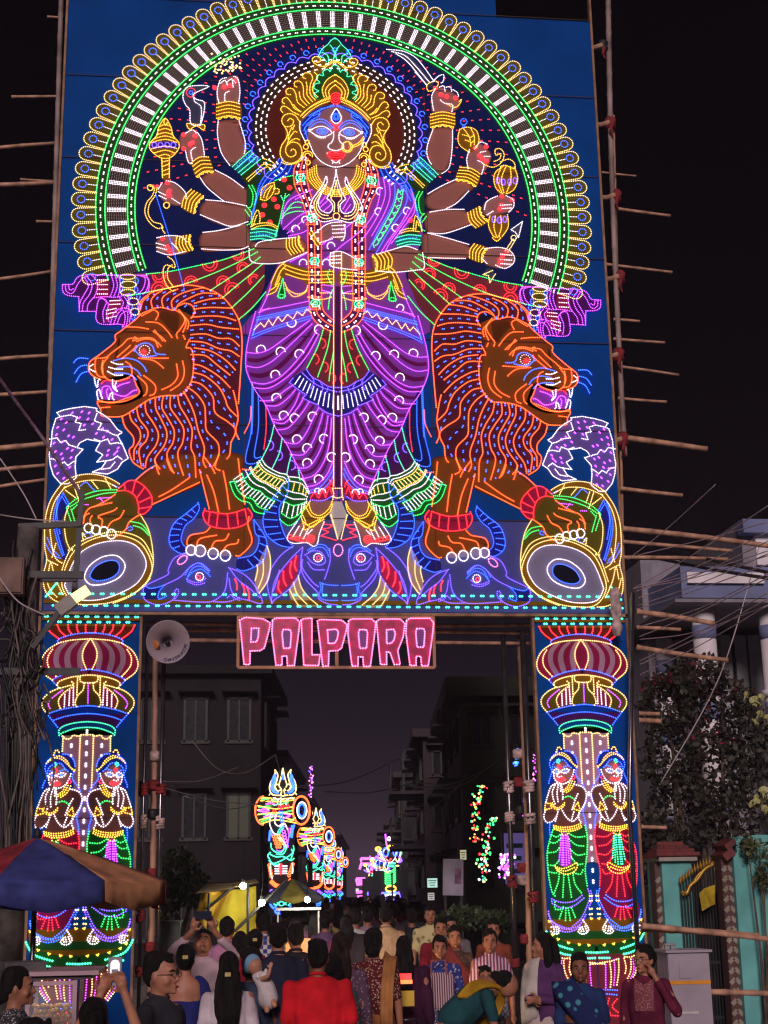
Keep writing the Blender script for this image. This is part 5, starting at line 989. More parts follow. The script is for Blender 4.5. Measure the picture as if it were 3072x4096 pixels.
# ================================================================== things in the street
IRON = MATS['dark_iron']; CABLE = mat('black_cable', (0.02, 0.02, 0.022), 0.5, var=0.3, scale=9); PALEW = mat('pale_wire', (0.50, 0.43, 0.45), 0.6); DULLW = mat('dull_cable', (0.15, 0.115, 0.105), 0.6, var=.3); GREYP = mat('cabinet_grey', (0.36, 0.31, 0.38), 0.5, var=0.12, scale=2.5)
ORSTRIP = mat('orange_strip', (0.75, 0.28, 0.02), 0.5); DBRN = mat('old_plywood', (0.20, 0.12, 0.10), 0.8, var=0.3, scale=4)
def D_(x, y, Y): return at_y(x * 1.8517, y * 1.8517, Y)
# ---- left utility pole with its boxes and cables
px0 = D_(40, 1600, -2.6); pole = empty('utility_pole', (px0.x, -2.6, 0), None, 'grey concrete utility pole at the left edge wrapped in cables', 'pole')
MB().tube([(0, 0, 0), (0, 0, 3), (0, 0, D_(40, 1140, -2.6).z)], [.15, .13, .11], 10).build('shaft', mat('old_concrete', (.10, .085, .08), .9, var=.4, scale=5, bump=.4), pole, True)
for z in (5.3, 4.3): MB().bar((-.7, -.14, z), (.6, -.14, z), .07).build('crossarm', IRON, pole)
def rel(p): return Vector(p) - pole.location
def wire(pts, r, m, parent, name='cable'): return MB().tube(smooth_pts([tuple(p) for p in pts], False, 5), r, 4).build(name, m, parent, True)
random.seed(3)
for i in range(34):
    x = random.uniform(5, 92); y = random.uniform(1140, 1500); pts = [rel(D_(x + random.gauss(0, 14), y + k * random.uniform(20, 60), -2.75 + random.uniform(-.1, .1))) for k in range(6)]
    wire(pts, random.uniform(.006, .013), CABLE if i % 3 else DULLW, pole)
for i in range(9):                            # coiled loops of spare cable
    cx, cy = 70 + random.gauss(0, 6), 1415 + random.gauss(0, 8); rx, ry = 14 + random.uniform(-2, 3), 45 + random.uniform(-8, 8)
    wire([rel(D_(cx + rx * math.cos(t * .6), cy + ry * math.sin(t * .6), -2.85 + random.uniform(-.05, .05))) for t in range(11)], .008, CABLE if i % 4 else DULLW, pole)
for i in range(14):
    cx = 50 + random.gauss(0, 12); wire([rel(D_(cx + random.gauss(0, 5), 1490, -2.8)), rel(D_(cx + random.gauss(8, 12), 1540, -2.85)), rel(D_(cx + random.gauss(12, 16), 1590 + random.uniform(-20, 20), -2.8)), rel(D_(cx + random.gauss(0, 14), 1560, -2.75))], .006, CABLE if i % 2 else DULLW, pole)
for i in range(22):
    x = random.uniform(0, 62); wire([rel(D_(x, 1480, -2.75)), rel(D_(x + random.gauss(0, 6), 1640, -2.8)), rel(D_(x + random.gauss(0, 8), 1800, -2.75)), rel(D_(x + random.gauss(0, 6), 1950, -2.75))], random.uniform(.006, .014), CABLE if i % 3 else DULLW, pole)
a, c = D_(-20, 1205, -2.95), D_(49, 1284, -2.95); jb = empty('junction_box', ((a.x + c.x) / 2, -2.9, (a.z + c.z) / 2), None, 'flat brown junction box fixed to the left utility pole', 'box')
MB().box((0, 0, 0), (c.x - a.x, .16, a.z - c.z)).build('case', DBRN, jb); MB().box((0, -.09, 0), (c.x - a.x - .03, .02, a.z - c.z - .03)).build('door', DBRN, jb)
# steel bracket and street lamp in front of the left pillar
br = empty('steel_bracket', D_(172, 1290, -2.4), None, 'dark steel bracket standing in front of the left drum picture', 'bracket'); o_ = br.location
b = MB(); b.bar(D_(178, 1060, -2.4) - o_, D_(160, 1290, -2.4) - o_, .055); b.build('upright', IRON, br)
for y0, y1, x1 in ((1138, 1132, 176), (1252, 1250, 165)): MB().bar(D_(40, y0, -2.42) - o_, D_(x1, y1, -2.42) - o_, .06).build('arm', IRON, br)
lp = D_(174, 1284, -2.9); lamp = empty('street_lamp', lp, None, 'lit yellow street lamp on a slanting arm before the left pillar', 'lamp')
LMAT = mat('lamp_housing', (0.25, 0.23, 0.22), 0.5)
M_ = Matrix.Rotation(R(33), 3, 'Y') @ Matrix.Rotation(R(-25), 3, 'X')
b = MB(); b.bar(D_(70, 1400, -2.9) - lp, D_(135, 1312, -2.9) - lp, .05); b.build('arm', IRON, lamp)
MB().box(D_(142, 1308, -2.9) - lp, (.20, .10, .13), M=Matrix.Rotation(R(-38), 3, 'Y')).build('housing', LMAT, lamp)
MB().box((0, 0, 0), (.18, .05, .10), M=Matrix.Rotation(R(-35), 3, 'Y')).build('lens', glow('street_lamp_glow', (1.0, 0.72, 0.16), 2.6), lamp)
# rope and wires at the left
def wire_thing(label, pts, r, m, name='overhead_wire', cat='wire', group='overhead wires'):
    o = tag(MB().tube(smooth_pts([tuple(p) for p in pts], False, 6), r, 5).build(name, m, None, True), label, cat, group); return o
wire_thing('twisted purple rope running down to the gate at far left', [D_(-10, 805, -1.5), D_(40, 875, -1.2), D_(98, 955, -1.0), D_(180, 1075, -2.4)], .022, mat('purple_rope', (0.22, 0.12, 0.2), .8, var=.5, scale=30), 'rope', 'rope', None)
wire_thing('thin pale wire slanting left of the tail plume', [D_(0, 990, -2), D_(50, 1065, -2), D_(78, 1120, -2.4)], .008, PALEW); wire_thing('pale wire at left edge above the brown box', [D_(0, 1112, -2), D_(70, 1122, -2.4), D_(170, 1128, -2.4)], .007, PALEW)
wire_thing('pale wire crossing the brown box at the left edge', [D_(0, 1250, -3.1), D_(40, 1300, -3.1), D_(100, 1330, -3)], .008, PALEW)
# ---- pole and fan of wires at the right
sp = at_y(2533, 3500, -0.35); rp = empty('wire_pole', (sp.x, -.35, 0), None, 'thin dark steel pole at the right edge of the gate, bound with rope on top', 'pole')
MB().tube([(0, 0, 0), (0, 0, 3), (at_y(2530, 2372, -.35).x - sp.x, 0, at_y(2530, 2372, -.35).z)], .03, 8).build('tube', STEEL, rp, True)
MB().lathe([(.045, 5.1), (.07, 5.2), (.05, 5.3), (.075, 5.42), (.06, 5.55), (.08, 5.62), (.04, 5.7)], (-.02, 0, 0), 9).build('binding', PALECL, rp, True)
WR = [((220, 1050), (1650, 170)), ((165, 745), (1070, -30)), ((250, 1078), (1650, 450)), ((270, 1152), (1650, 545)), ((270, 1228), (1650, 675)), ((270, 1262), (700, 1130), (1650, 790)), ((280, 1450), (900, 1260), (1650, 880)), ((280, 1552), (1650, 925)), ((285, 1582), (840, 1512), (1650, 1215)), ((285, 1805), (1650, 1075)), ((290, 1842), (1650, 1140)), ((290, 1948), (1650, 1210)), ((270, 702), (960, 540), (1650, 350)), ((230, 1046), (770, 960), (1650, 700)), ((220, 1052), (1650, 650))]
for i, w in enumerate(WR):
    pts = []
    for j, (x, y) in enumerate(w): t = (x - 200) / 1450; pts.append(at_y(2450 + x / 2.603, 1950 + y / 2.603, -0.4 - 5.0 * t))
    if len(pts) == 2: mid = (pts[0] + pts[1]) / 2; mid.z -= .03; pts.insert(1, mid)
    wire_thing('%s pale wire of the fan spreading right from the steel pole' % ('first second third fourth fifth sixth seventh eighth ninth tenth eleventh twelfth thirteenth fourteenth fifteenth'.split()[i]), pts, .0055, PALEW)
for i, (x0, y0, x1, y1) in enumerate(((1380, 1168, 1700, 1245), (1370, 1196, 1700, 1255))): wire_thing('%s thick black cable sagging across the villa' % ('upper', 'lower')[i], [D_(x0, y0, 2), D_((x0 + x1) / 2, (y0 + y1) / 2 + 4, 0), D_(x1, y1, -3)], .022, CABLE)
wire_thing('long pale guy wire slanting down through the bougainvillea', [D_(1640, 1180, 1), D_(1555, 1460, 1), D_(1428, 1690, 1)], .008, PALEW)
wire_thing('pale wire drooping against the dark house in the gateway', [D_(415, 1600, 8), D_(470, 1660, 8), D_(530, 1668, 8), D_(595, 1630, 8)], .012, PALEW); wire_thing('thin wire going down to the first light tower', [D_(595, 1630, 8), D_(612, 1690, 9), D_(625, 1720, 10)], .009, PALEW)
for i, (x0, y0, x1, y1, sag) in enumerate(((345, 1688, 520, 1655, 15), (345, 1700, 590, 1740, 10), (400, 1720, 590, 1725, 25), (900, 1690, 1060, 1655, 20), (905, 1700, 1080, 1640, 28), (860, 1760, 1000, 1690, 20), (700, 1710, 900, 1690, 12), (640, 1700, 860, 1640, 18))):
    wire_thing('%s of the thin wires crossing the street behind the gate' % ('lowest left', 'second left', 'third left', 'upper right', 'steep right', 'far right', 'faint middle', 'faint upper middle')[i], [D_(x0, y0, 12), D_((x0 + x1) / 2, (y0 + y1) / 2 + sag, 14), D_(x1, y1, 16)], .011, mat('street_wire', (0.40, 0.36, 0.40), .6))
# ---- dark spreading tree behind the bougainvillea etc. (leaf quads spread through volumes)
def leaves(name, m, vols, n, size, parent=None, seed=1, droop=0.0):
    rnd = random.Random(seed); v = []; f = []
    for k in range(n):
        (cx, cy, cz), (rx, ry, rz) = vols[rnd.randrange(len(vols))]
        while True:
            x, y, z = rnd.uniform(-1, 1), rnd.uniform(-1, 1), rnd.uniform(-1, 1); q = x * x + y * y + z * z
            if .25 < q < 1: break
        p = Vector((cx + x * rx, cy + y * ry, cz + z * rz)); s = size * rnd.uniform(.5, 1.4)
        a = Vector((rnd.gauss(0, 1), rnd.gauss(0, 1), rnd.gauss(0, 1) - droop)).normalized(); bb = a.cross(Vector((rnd.gauss(0, 1), rnd.gauss(0, 1), rnd.gauss(0, 1)))).normalized()
        n0 = len(v); v += [p, p + a * s * .5 + bb * s * .3, p + a * s, p + a * s * .5 - bb * s * .3]; f.append((n0, n0 + 1, n0 + 2, n0 + 3))
    o = obj(name, pdmesh(name, v, f), m, parent); return o
LEAF = mat('leaf_dark', (0.045, 0.065, 0.030), 0.6, var=0.4, scale=3); LEAFB = mat('leaf_bougain', (0.035, 0.034, 0.026), 0.6, var=0.5, scale=3, col2=(0.075, 0.066, 0.05)); FLOW = mat('bougain_bract', (0.24, 0.012, 0.035), 0.6, var=0.4, scale=5); BARK = mat('bark', (0.11, 0.08, 0.06), 0.9, var=0.4, scale=6, bump=.4)
def tree(name, label, foot, trunk, vols, n, size, leafm, cat='tree', extra=None, seed=1, group=None):
    root = empty(name, foot, None, label, cat, group); fv = Vector(foot); rel_ = [((Vector(c) - fv), r) for c, r in vols]
    b = MB()
    for (c, r) in rel_:
        base = Vector((random.uniform(-.1, .1), random.uniform(-.1, .1), 0)); b.tube([base, base.lerp(c, .45) + Vector((random.uniform(-.2, .2), 0, 0)), c], [trunk, trunk * .6, trunk * .2], 6)
    b.build('trunk', BARK, root, True)
    leaves('crown', leafm, rel_, n, size, root, seed)
    if extra: leaves('flowers', extra, rel_, int(n * .16), size * .8, root, seed + 5)
    return root
BY = 3.6
def vv(x, y, rx, ry, Y=BY, d=0.7): p = D_(x, y, Y); s = 1.8517 * (Y + 17.55) / FPX; return ((p.x, p.y, p.z), (rx * s, d, ry * s))
tree('bougainvillea', 'large dark bougainvillea with red bracts in front of the villa', (D_(1500, 1950, BY).x, BY, 0), .09, [vv(1440, 1520, 60, 75), vv(1500, 1470, 70, 55), vv(1560, 1540, 70, 90), vv(1450, 1640, 70, 90), vv(1540, 1680, 85, 100), vv(1610, 1600, 60, 110), vv(1470, 1760, 80, 90), vv(1580, 1760, 80, 80), vv(1420, 1850, 50, 80)], 8500, .10, LEAFB, extra=None, seed=4)
flw = leaves('flowers', FLOW, [vv(1500, 1448, 50, 22), vv(1420, 1480, 30, 25), vv(1545, 1490, 55, 40), vv(1600, 1500, 40, 30), vv(1480, 1530, 60, 35), vv(1520, 1600, 70, 20)], 380, .065, bpy.data.objects['bougainvillea'], 9); flw['kind'] = 'stuff'; flw.location = -Vector(bpy.data.objects['bougainvillea'].location)
def bigleaf(pos, s, rx, rz):
    o = MB(); o.add([(0, 0, 0), (.32, .04, -.15), (.38, .02, -.45), (.12, .03, -.55), (0, 0, -1.0), (-.12, .03, -.55), (-.38, .02, -.45), (-.32, .04, -.15), (0, -.06, -.4)], [(0, 1, 8), (1, 2, 8), (2, 3, 8), (3, 4, 8), (4, 5, 8), (5, 6, 8), (6, 7, 8), (7, 0, 8)])
    return o
YLEAF = mat('leaf_pale', (0.42, 0.42, 0.17), 0.5, var=0.3, scale=5)
for lab, cx, cy, n in (('pale lobed leaves hanging at the right edge, upper spray', 1642, 1540, 12), ('pale lobed leaves hanging at the right edge, lower spray', 1645, 1735, 12)):
    rt = empty('leafy_branch', D_(cx + 12, cy - 30, -1), None, lab, 'plant'); lm = bigleaf(0, 1, 0, 0).mesh('leaf'); lm.materials.append(YLEAF)
    MB().tube([(.3, 0, .3), (.0, 0, 0), (-.15, 0, -.3)], [.012, .009, .004], 5).build('twig', BARK, rt)
    for i in range(n):
        o = obj('leaf', lm, None, rt); o.location = (random.uniform(-.22, .12), random.uniform(-.1, .1), random.uniform(-.28, .12)); s = random.uniform(.10, .16); o.scale = (s, s, s); o.rotation_euler = (R(random.uniform(-50, 40)), R(random.uniform(-40, 40)), R(random.uniform(-60, 60)))
tree('garden_shrub', 'pale leafed shrub against the turquoise wall at the right edge', (D_(1640, 1950, 1.4).x, 1.4, 0), .03, [vv(1640, 1850, 35, 40, 1.4, .25), vv(1615, 1825, 18, 18, 1.4, .2), vv(1650, 1900, 20, 20, 1.4, .2)], 500, .07, mat('leaf_olive', (0.10, 0.11, 0.045), .6, var=.4), 'shrub', seed=8)
tree('street_tree', 'dark leafy tree behind the left scaffold, seen through the gate', (D_(385, 1990, 6).x, 6, 0), .12, [vv(385, 1890, 45, 55, 6, .8), vv(420, 1920, 30, 40, 6, .8), vv(360, 1940, 35, 40, 6, .8)], 2500, .09, LEAF, seed=12)
tree('street_tree', 'dark round bush at the right of the crowd behind the gate', (D_(1010, 1990, 5).x, 5, 0), .05, [vv(1000, 1985, 60, 25, 5, .6), vv(1060, 1990, 45, 22, 5, .6)], 2200, .07, LEAF, 'bush', seed=13)
# ---- turquoise garden wall, posts, iron gate
TEAL = mat('turquoise_wall', (0.14, 0.46, 0.45), 0.75, var=0.14, scale=2.2, bump=.15); TILE = mat('red_tile', (0.17, 0.035, 0.035), 0.6, var=.25, scale=6); CHEV = mat('chevron_pale', (0.30, 0.25, 0.20), .7); CHEV2 = mat('chevron_dark', (0.11, 0.05, 0.05), .7); GOLDP = mat('gold_paint', (0.42, 0.24, 0.04), .4, metal=.5)
GY = 2.2
def S(x, y, Y=GY): return at_y(2450 + x / 1.27, 2700 + y / 1.27, Y)
gp = empty('gate_post', (S(340, 1200).x, GY, 0), None, 'turquoise gate post with a red tiled cap beside the right pillar', 'wall'); o_ = gp.location
zc = S(340, 945).z; w = S(415, 1000).x - S(265, 1000).x
MB().box((0, .35, zc / 2), (w, .7, zc)).build('post', TEAL, gp)
MB().box((0, .35, zc + .025), (w + .12, .9, .05)).build('ledge', mat('ledge_pale', (0.35, .33, .30), .7), gp)
def tiled_cap(par, w_, z, h, rows=4, y0=-.12, dep=.9):
    for i in range(rows):
        t0, t1 = i / rows, (i + 1) / rows; k0 = 1 - .55 * t0; n = 5
        for j in range(n):
            MB().box(((j - (n - 1) / 2) * w_ * k0 / n, y0 + dep / 2 * t0 + .03, z + h * (t0 + t1) / 2), (w_ * k0 / n * .97, .08, h / rows * 1.05), M=Matrix.Rotation(R(-28), 3, 'X')).build('tile', TILE, par)
    MB().add([(-w_ / 2, y0 + .02, z), (w_ / 2, y0 + .02, z), (w_ / 2, y0 + dep, z), (-w_ / 2, y0 + dep, z), (-w_ * .24, y0 + dep * .45, z + h), (w_ * .24, y0 + dep * .45, z + h)], [(0, 3, 2, 1), (0, 1, 5, 4), (1, 2, 5), (2, 3, 4, 5), (3, 0, 4)]).build('cap_core', TILE, par)
tiled_cap(gp, w + .2, zc + .05, S(340, 850).z - zc - .05)
gw = empty('garden_wall', (S(700, 1200).x, GY - .6, 0), None, 'turquoise garden wall with stepped top at the right edge', 'wall'); o_ = gw.location
x0 = S(612, 900, GY - .6).x - o_.x; z1 = S(700, 812, GY - .6).z
pf = [(x0, 0), (x0 + 3, 0), (x0 + 3, z1 * .98), (x0 + .35, z1), (x0 + .12, z1 - .02), (x0 + .04, z1 - .1), (x0 + .06, z1 - .22), (x0, z1 - .28)]
MB().add([(x, 0, z) for x, z in pf] + [(x, .4, z) for x, z in pf], [tuple(range(8))] + [(i, i + 8, (i + 1) % 8 + 8, (i + 1) % 8) for i in range(8)]).build('wall', TEAL, gw)
MB().box((x0 - .07, .2, z1 - .25), (.16, .5, .10), M=Matrix.Rotation(R(-35), 3, 'Y')).build('tile', TILE, gw); MB().box((x0 - .04, .2, z1 - .12), (.16, .5, .08), M=Matrix.Rotation(R(-35), 3, 'Y')).build('tile', TILE, gw)
for lab, sx, Y, ztop in (('chevron-banded column left of the turquoise post', 255, GY + .1, 950), ('chevron-banded column between iron gate and turquoise wall', 597, GY - .5, 915)):
    p = S(sx, 1200, Y); zt = S(sx, ztop, Y).z; c = empty('chevron_column', (p.x, Y, 0), None, lab, 'column'); MB().box((0, .12, zt / 2), (.15, .24, zt)).build('core', CHEV2, c)
    k = 0; z = .1
    while z < zt - .15:
        for s in (-1, 1): MB().box((s * .036, -.006, z), (.088, .02, .055), M=Matrix.Rotation(R(s * 45), 3, 'Y')).build('chevron', CHEV, c)
        z += .13
ig = empty('iron_gate', (S(470, 1200).x, GY - .1, 0), None, 'black iron garden gate with gilded scroll top', 'gate'); o_ = ig.location
for i in range(15):
    sx = 355 + i * 15.5; p = S(sx, 1200, GY - .1); zt = S(sx, 1060 - 100 * math.sin(i / 14 * math.pi * .55), GY - .1).z
    MB().bar((p.x - o_.x, 0, .05), (p.x - o_.x, 0, zt), .018).build('bar', IRON, ig); MB().lathe([(.013, zt), (.022, zt + .03), (.001, zt + .12)], (p.x - o_.x, 0, 0), 6).build('spike', GOLDP, ig)
for z in (.4, 1.1): MB().box((0, 0, z), (.75, .03, .04)).build('rail', IRON, ig)
MB().tube(smooth_pts([tuple(S(x, y, GY - .14) - o_) for x, y in ((350, 1100), (375, 1110), (395, 1070), (430, 1040), (470, 985), (520, 960), (560, 935))], False, 6), .03, 6).build('scroll', GOLDP, ig, True)
MB().tube(smooth_pts([tuple(S(x, y, GY - .14) - o_) for x, y in ((355, 1120), (390, 1085), (440, 1010), (480, 985), (520, 945), (565, 945))], False, 6), .018, 6).build('scroll', GOLDP, ig, True)
ig2 = MB().box((0, .3, 1.0), (.8, .02, 2.0)).build('sheet', IRON, ig)
fl = MB().add([tuple(S(x, y, GY - .3) + Vector((0, dy, 0)) for x, y, dy in [q])[0] for q in ((440, 1110, 0), (470, 1085, .05), (518, 1065, -.02), (525, 1165, .04), (490, 1175, -.05), (455, 1200, 0))], [(0, 1, 4, 5), (1, 2, 3, 4)]).build('yellow_flag', mat('flag_yellow', (.50, .36, .02), .8, var=.3)); tag(fl, 'crumpled yellow paper flag hanging on the iron gate', 'flag')
fo = fl.data; bmf = bmesh.new(); bmf.from_mesh(fo); bmesh.ops.solidify(bmf, geom=bmf.faces[:], thickness=.004); bmf.to_mesh(fo); bmf.free()
# ---- grey cabinets
def cabinet(label, cx, Y, w, h, d, m, strip, topthing):
    c = empty('electric_cabinet', (cx, Y, 0), None, label, 'cabinet')
    bm = bmesh.new(); bmesh.ops.create_cube(bm, size=1.0)
    for v in bm.verts: v.co = Vector((v.co.x * w, v.co.y * d, v.co.z * h + h / 2))
    bmesh.ops.bevel(bm, geom=bm.edges[:], offset=.008, segments=2, affect='EDGES'); obj('body', bm_mesh('body', bm), m, c)
    MB().box((0, 0, h + .012), (w + .05, d + .06, .025)).build('lid', m, c)
    MB().box((0, -d / 2 - .003, h * strip), (w * .99, .006, .035)).build('orange_strip', ORSTRIP, c)
    if topthing:
        MB().box((-.05, -d / 2 - .006, h - .17), (w * .27, .012, .16)).build('hatch', m, c); MB().box((-.02, -d / 2 - .004, h * .60), (w * .40, .008, .025)).build('name_plate', mat('plate_pale', (.55, .52, .55), .5), c)
        for i, x in enumerate((-.16, -.10)): MB().box((x, 0, h + .055), (.045, .05, .06)).box((x + .0, -.03, h + .075), (.06, .02, .02)).build('lug', mat('galvanised', (.4, .4, .42), .4, .7), c)
        MB().lathe([(.014, 0), (.02, .01), (.012, .03)], (.05, -d / 2 - .03, h * .38), 8, Matrix.Rotation(R(90), 3, 'X')).build('handle', BLK, c)
    return c
p = at_y(2752, 3797, -2.7); cabinet('tall pale grey electric cabinet with orange strip behind the woman in maroon', p.x, -2.5, .43, p.z - .03, .4, GREYP, .80, True)
p = at_y(676, 3690, 1.6); cabinet('small grey-green cabinet with orange strip behind the crowd at left', p.x, 1.7, .28, p.z, .35, mat('cabinet_green', (.12, .14, .12), .6), .66, False)
# ---- light towers down the left of the street
TD = 39.7; TK = TD / FPX / 2.765; ROPE = {}
def rope(c): return glow('rope_' + c, LEDC[c][0], LEDC[c][1] * 1.0)
def tw(c, s, closed=False, mir=None, r=.016, straight=False):
    p = num(s); p = p if straight else smooth_pts(p, closed, 6)
    TWR.setdefault(c, []).append(([(x, y) for x, y in p], r))
    if mir: TWR[c].append(([(2 * mir - x, y) for x, y in p], r))
def ell(cx, cy, rx, ry, n=20, a0=0, a1=360): return [(cx + rx * math.cos(R(a0 + (a1 - a0) * i / n)), cy - ry * math.sin(R(a0 + (a1 - a0) * i / n))) for i in range(n + 1)]
def tower_meshes(cx0, y_h):
    out = []
    for c, lst in TWR.items():
        b = MB()
        for pts, r in lst: b.tube([((x - cx0) * TK, -.05, 2.1 + (y_h - y) * TK) for x, y in pts], r, 4)
        out.append((c, b.mesh('light_rope')))
    return out
TWR = {}
for s in ('635 188 612 300 592 380 620 430 612 485', '545 205 577 262 566 330 545 400 575 440 612 430', '545 205 545 260 500 340 485 420 520 482 600 492 640 500', '480 490 500 465 530 490', '560 420 545 385 580 370 600 400'): tw('k', s, mir=635)
for s in ('550 250 540 330 510 400 530 450 590 465', '560 290 525 390 545 445', '635 240 625 320', '540 260 500 370 510 430'): tw('b', s, mir=635, r=.028)
tw('o', ell(420, 655, 95, 155, 16, 90, 270), straight=True, r=.026); tw('o', ell(842, 660, 95, 155), straight=True, r=.03); tw('w', ell(848, 660, 55, 92), straight=True); tw('b', ell(848, 660, 38, 70), straight=True, r=.03)
for s in ('400 510 600 530 770 520', '380 545 560 560 760 545', '350 600 560 640 750 620', '350 700 560 680 750 700', '370 760 560 720 760 770', '400 800 560 760 790 800', '345 650 480 640'): tw('y', s)
for s in ('390 525 560 545', '360 620 520 600 700 570', '360 690 520 700 740 660', '390 780 520 730', '700 780 780 740'): tw('g', s)
for s in ('440 590 500 575 560 600', '360 655 430 640 480 655 430 668 360 655', '420 730 500 705 560 745', '640 690 715 715 640 745'): tw('m', s, r=.024)
for s in ('500 690 488 800 530 900 582 922', '560 700 545 790 600 832 655 800', '500 560 530 520 570 530', '575 580 580 540 620 520', '610 600 615 545 660 525', '670 600 670 550 730 520 760 540', '590 830 650 800 690 870'): tw('w', s)
for x, y in ((495, 565), (600, 625), (632, 620), (690, 616), (540, 668), (705, 880)): tw('r', ell(x, y, 14, 24, 8), straight=True, r=.022)
for s in ('600 665 605 740 625 790', '625 665 630 740 640 785', '765 815 745 880 735 960', '740 820 725 900 715 950', '495 870 488 920 482 990', '510 880 505 930'): tw('b', s, r=.028)
for s in ('640 828 592 870 577 940 622 1000 652 1060 620 1112 560 1112 510 1070 502 1010', '645 850 610 880 600 940 645 1000 675 1060 640 1130 560 1135', '480 1170 520 1232 600 1212 680 1170 742 1122 730 1080', '490 1130 560 1162 640 1160 720 1202 762 1180', '752 1040 755 1100 720 1202', '478 1180 470 1140 500 1110', '600 1240 540 1250 480 1200'): tw('c', s)
for s in ('640 828 692 860 702 930 692 1010 682 1070', '560 1090 620 1100 660 1060'): tw('v', s)
for i in range(6): tw('m', ell(645 + i * 7, 890 + i * 32, 20 - i, 16, 8), straight=True)
for i in range(14): tw('o', ell(530 + (i % 4) * 30 + (i // 4) * 14, 940 + (i // 4) * 38, 14, 14, 7), straight=True, r=.018)
for i in range(5): tw('o', ell(485 + i * 6, 1250 + i * 30, 16, 14, 7), straight=True, r=.018); tw('o', ell(745 - i * 10, 1245 + i * 30, 16, 14, 7), straight=True, r=.018)
for y in (1262, 1290, 1318, 1342): tw('w', [(545, y), (598, y)], straight=True); tw('w', [(628, y), (685, y)], straight=True)
tw('r', ell(613, 1295, 12, 55, 12), straight=True, r=.03); tw('w', '500 1235 495 1300 520 1400'); tw('w', '740 1230 745 1320 720 1420'); tw('o', '500 1420 560 1470 620 1480 680 1460 735 1400', r=.06)
for i in range(9): tw('v', ell(510 + i * 26, 1530 + (i % 3) * 18, 16, 14, 6), straight=True, r=.02)
for s in ('480 1580 560 1640 620 1690 690 1640 760 1580', '500 1620 560 1680 620 1640 690 1690 740 1620'): tw('c', s)
for s in ('470 1600 520 1700 620 1740 720 1700 770 1600', '540 1620 620 1600 700 1620', '560 1680 560 1760 690 1760 690 1680'): tw('b', s, r=.03)
TM = tower_meshes(620, 1548); TB = mat('tower_board', (0.012, 0.012, 0.016), .8)
for c, me in TM: me.materials.append(rope(c))
def brd(pts, th=.04): 
    p = [((x - 620) * TK, 2.1 + (1548 - y) * TK) for x, y in pts]; n = len(p); bm = bmesh.new(); vf = [bm.verts.new((x, 0, z)) for x, z in p]; vb = [bm.verts.new((x, th, z)) for x, z in p]
    f = bm.faces.new(vf); bm.faces.new(vb[::-1])
    for i in range(n): bm.faces.new((vf[i], vb[i], vb[(i + 1) % n], vf[(i + 1) % n]))
    return bm_mesh('board', bm)
TBM = [brd(ell(840, 660, 95, 155, 18)), brd([(420, 500), (840, 505), (840, 815), (420, 810), (350, 740), (330, 650), (350, 560)]), brd([(485, 480), (480, 400), (540, 240), (635, 185), (730, 240), (785, 400), (770, 480)]), brd([(490, 800), (760, 800), (760, 1200), (750, 1800), (480, 1800), (470, 1200)])]
for me in TBM: me.materials.append(TB)
TPM = MB().box((0, .1, .8), (.12, .1, 1.6)).box((-.3, .1, .8), (.08, .08, 1.6)).box((.3, .1, .8), (.08, .08, 1.6)).mesh('support'); TPM.materials.append(IRON)
def tower(label, sx, dist):
    p = at_d(sx, 3560, dist); t = empty('drum_light_tower', (p.x, p.y, 0), None, label, 'light tower', 'drum light towers down the street')
    for me in TBM: obj('board', me, None, t)
    obj('support', TPM, None, t)
    for c, me in TM: o = obj('light_rope', me, None, t); o['kind'] = 'stuff'
    t.rotation_euler = (0, 0, -HEAD); return t
tower('nearest trident, hand-drum and snake light tower on the left', 1126, 39.7); tower('second trident and drum light tower behind the nearest', 1262, 59.0); tower('third drum light tower, its trident half hidden', 1318, 88.0); tower('farthest and smallest drum light tower of the left row', 1354, 112.0)
# ---- elephant-headed light figures further down on the right
TWR = {}
for s in ('270 880 240 830', '330 800 290 830 275 880 300 920 345 930 380 890 385 840 355 805 330 800'): tw('w', s)
tw('y', ell(340, 815, 26, 18, 10), straight=True, r=.05); tw('y', ell(238, 822, 22, 14, 10), straight=True, r=.04); tw('r', '305 880 300 910 320 925 345 900', r=.04); tw('b', ell(300, 850, 22, 36, 12), straight=True, r=.04); tw('b', ell(380, 845, 18, 34, 12), straight=True, r=.04)
for s in ('290 930 280 980 300 1010 340 1000', '380 900 400 930 420 880 425 840', '380 960 410 960', '250 860 270 900 290 900'): tw('k', s, r=.03)
for s in ('400 820 430 850 420 880', '330 940 380 940', '310 960 370 965'): tw('c', s, r=.04)
for i in range(7): tw('g', '290 %d 310 %d 350 %d 380 %d' % (985 + i * 18, 1005 + i * 18, 1000 + i * 18, 975 + i * 18), r=.03)
tw('y', ell(338, 1145, 42, 24, 14), straight=True, r=.04); tw('v', '270 1170 280 1230 400 1230 400 1170', r=.06); tw('b', '260 1200 280 1180 390 1180 410 1210', r=.05); tw('w', '280 1200 340 1190 390 1200', r=.04); tw('r', '300 1240 340 1250 380 1240', r=.06); tw('v', '215 880 240 900 280 920', r=.05); tw('v', '410 880 430 920 400 930', r=.05); tw('m', '300 700 305 760 310 800', r=.04); tw('w', ell(330, 740, 14, 14, 8), straight=True, r=.03)
GK = 62.0 / FPX / 2.0737
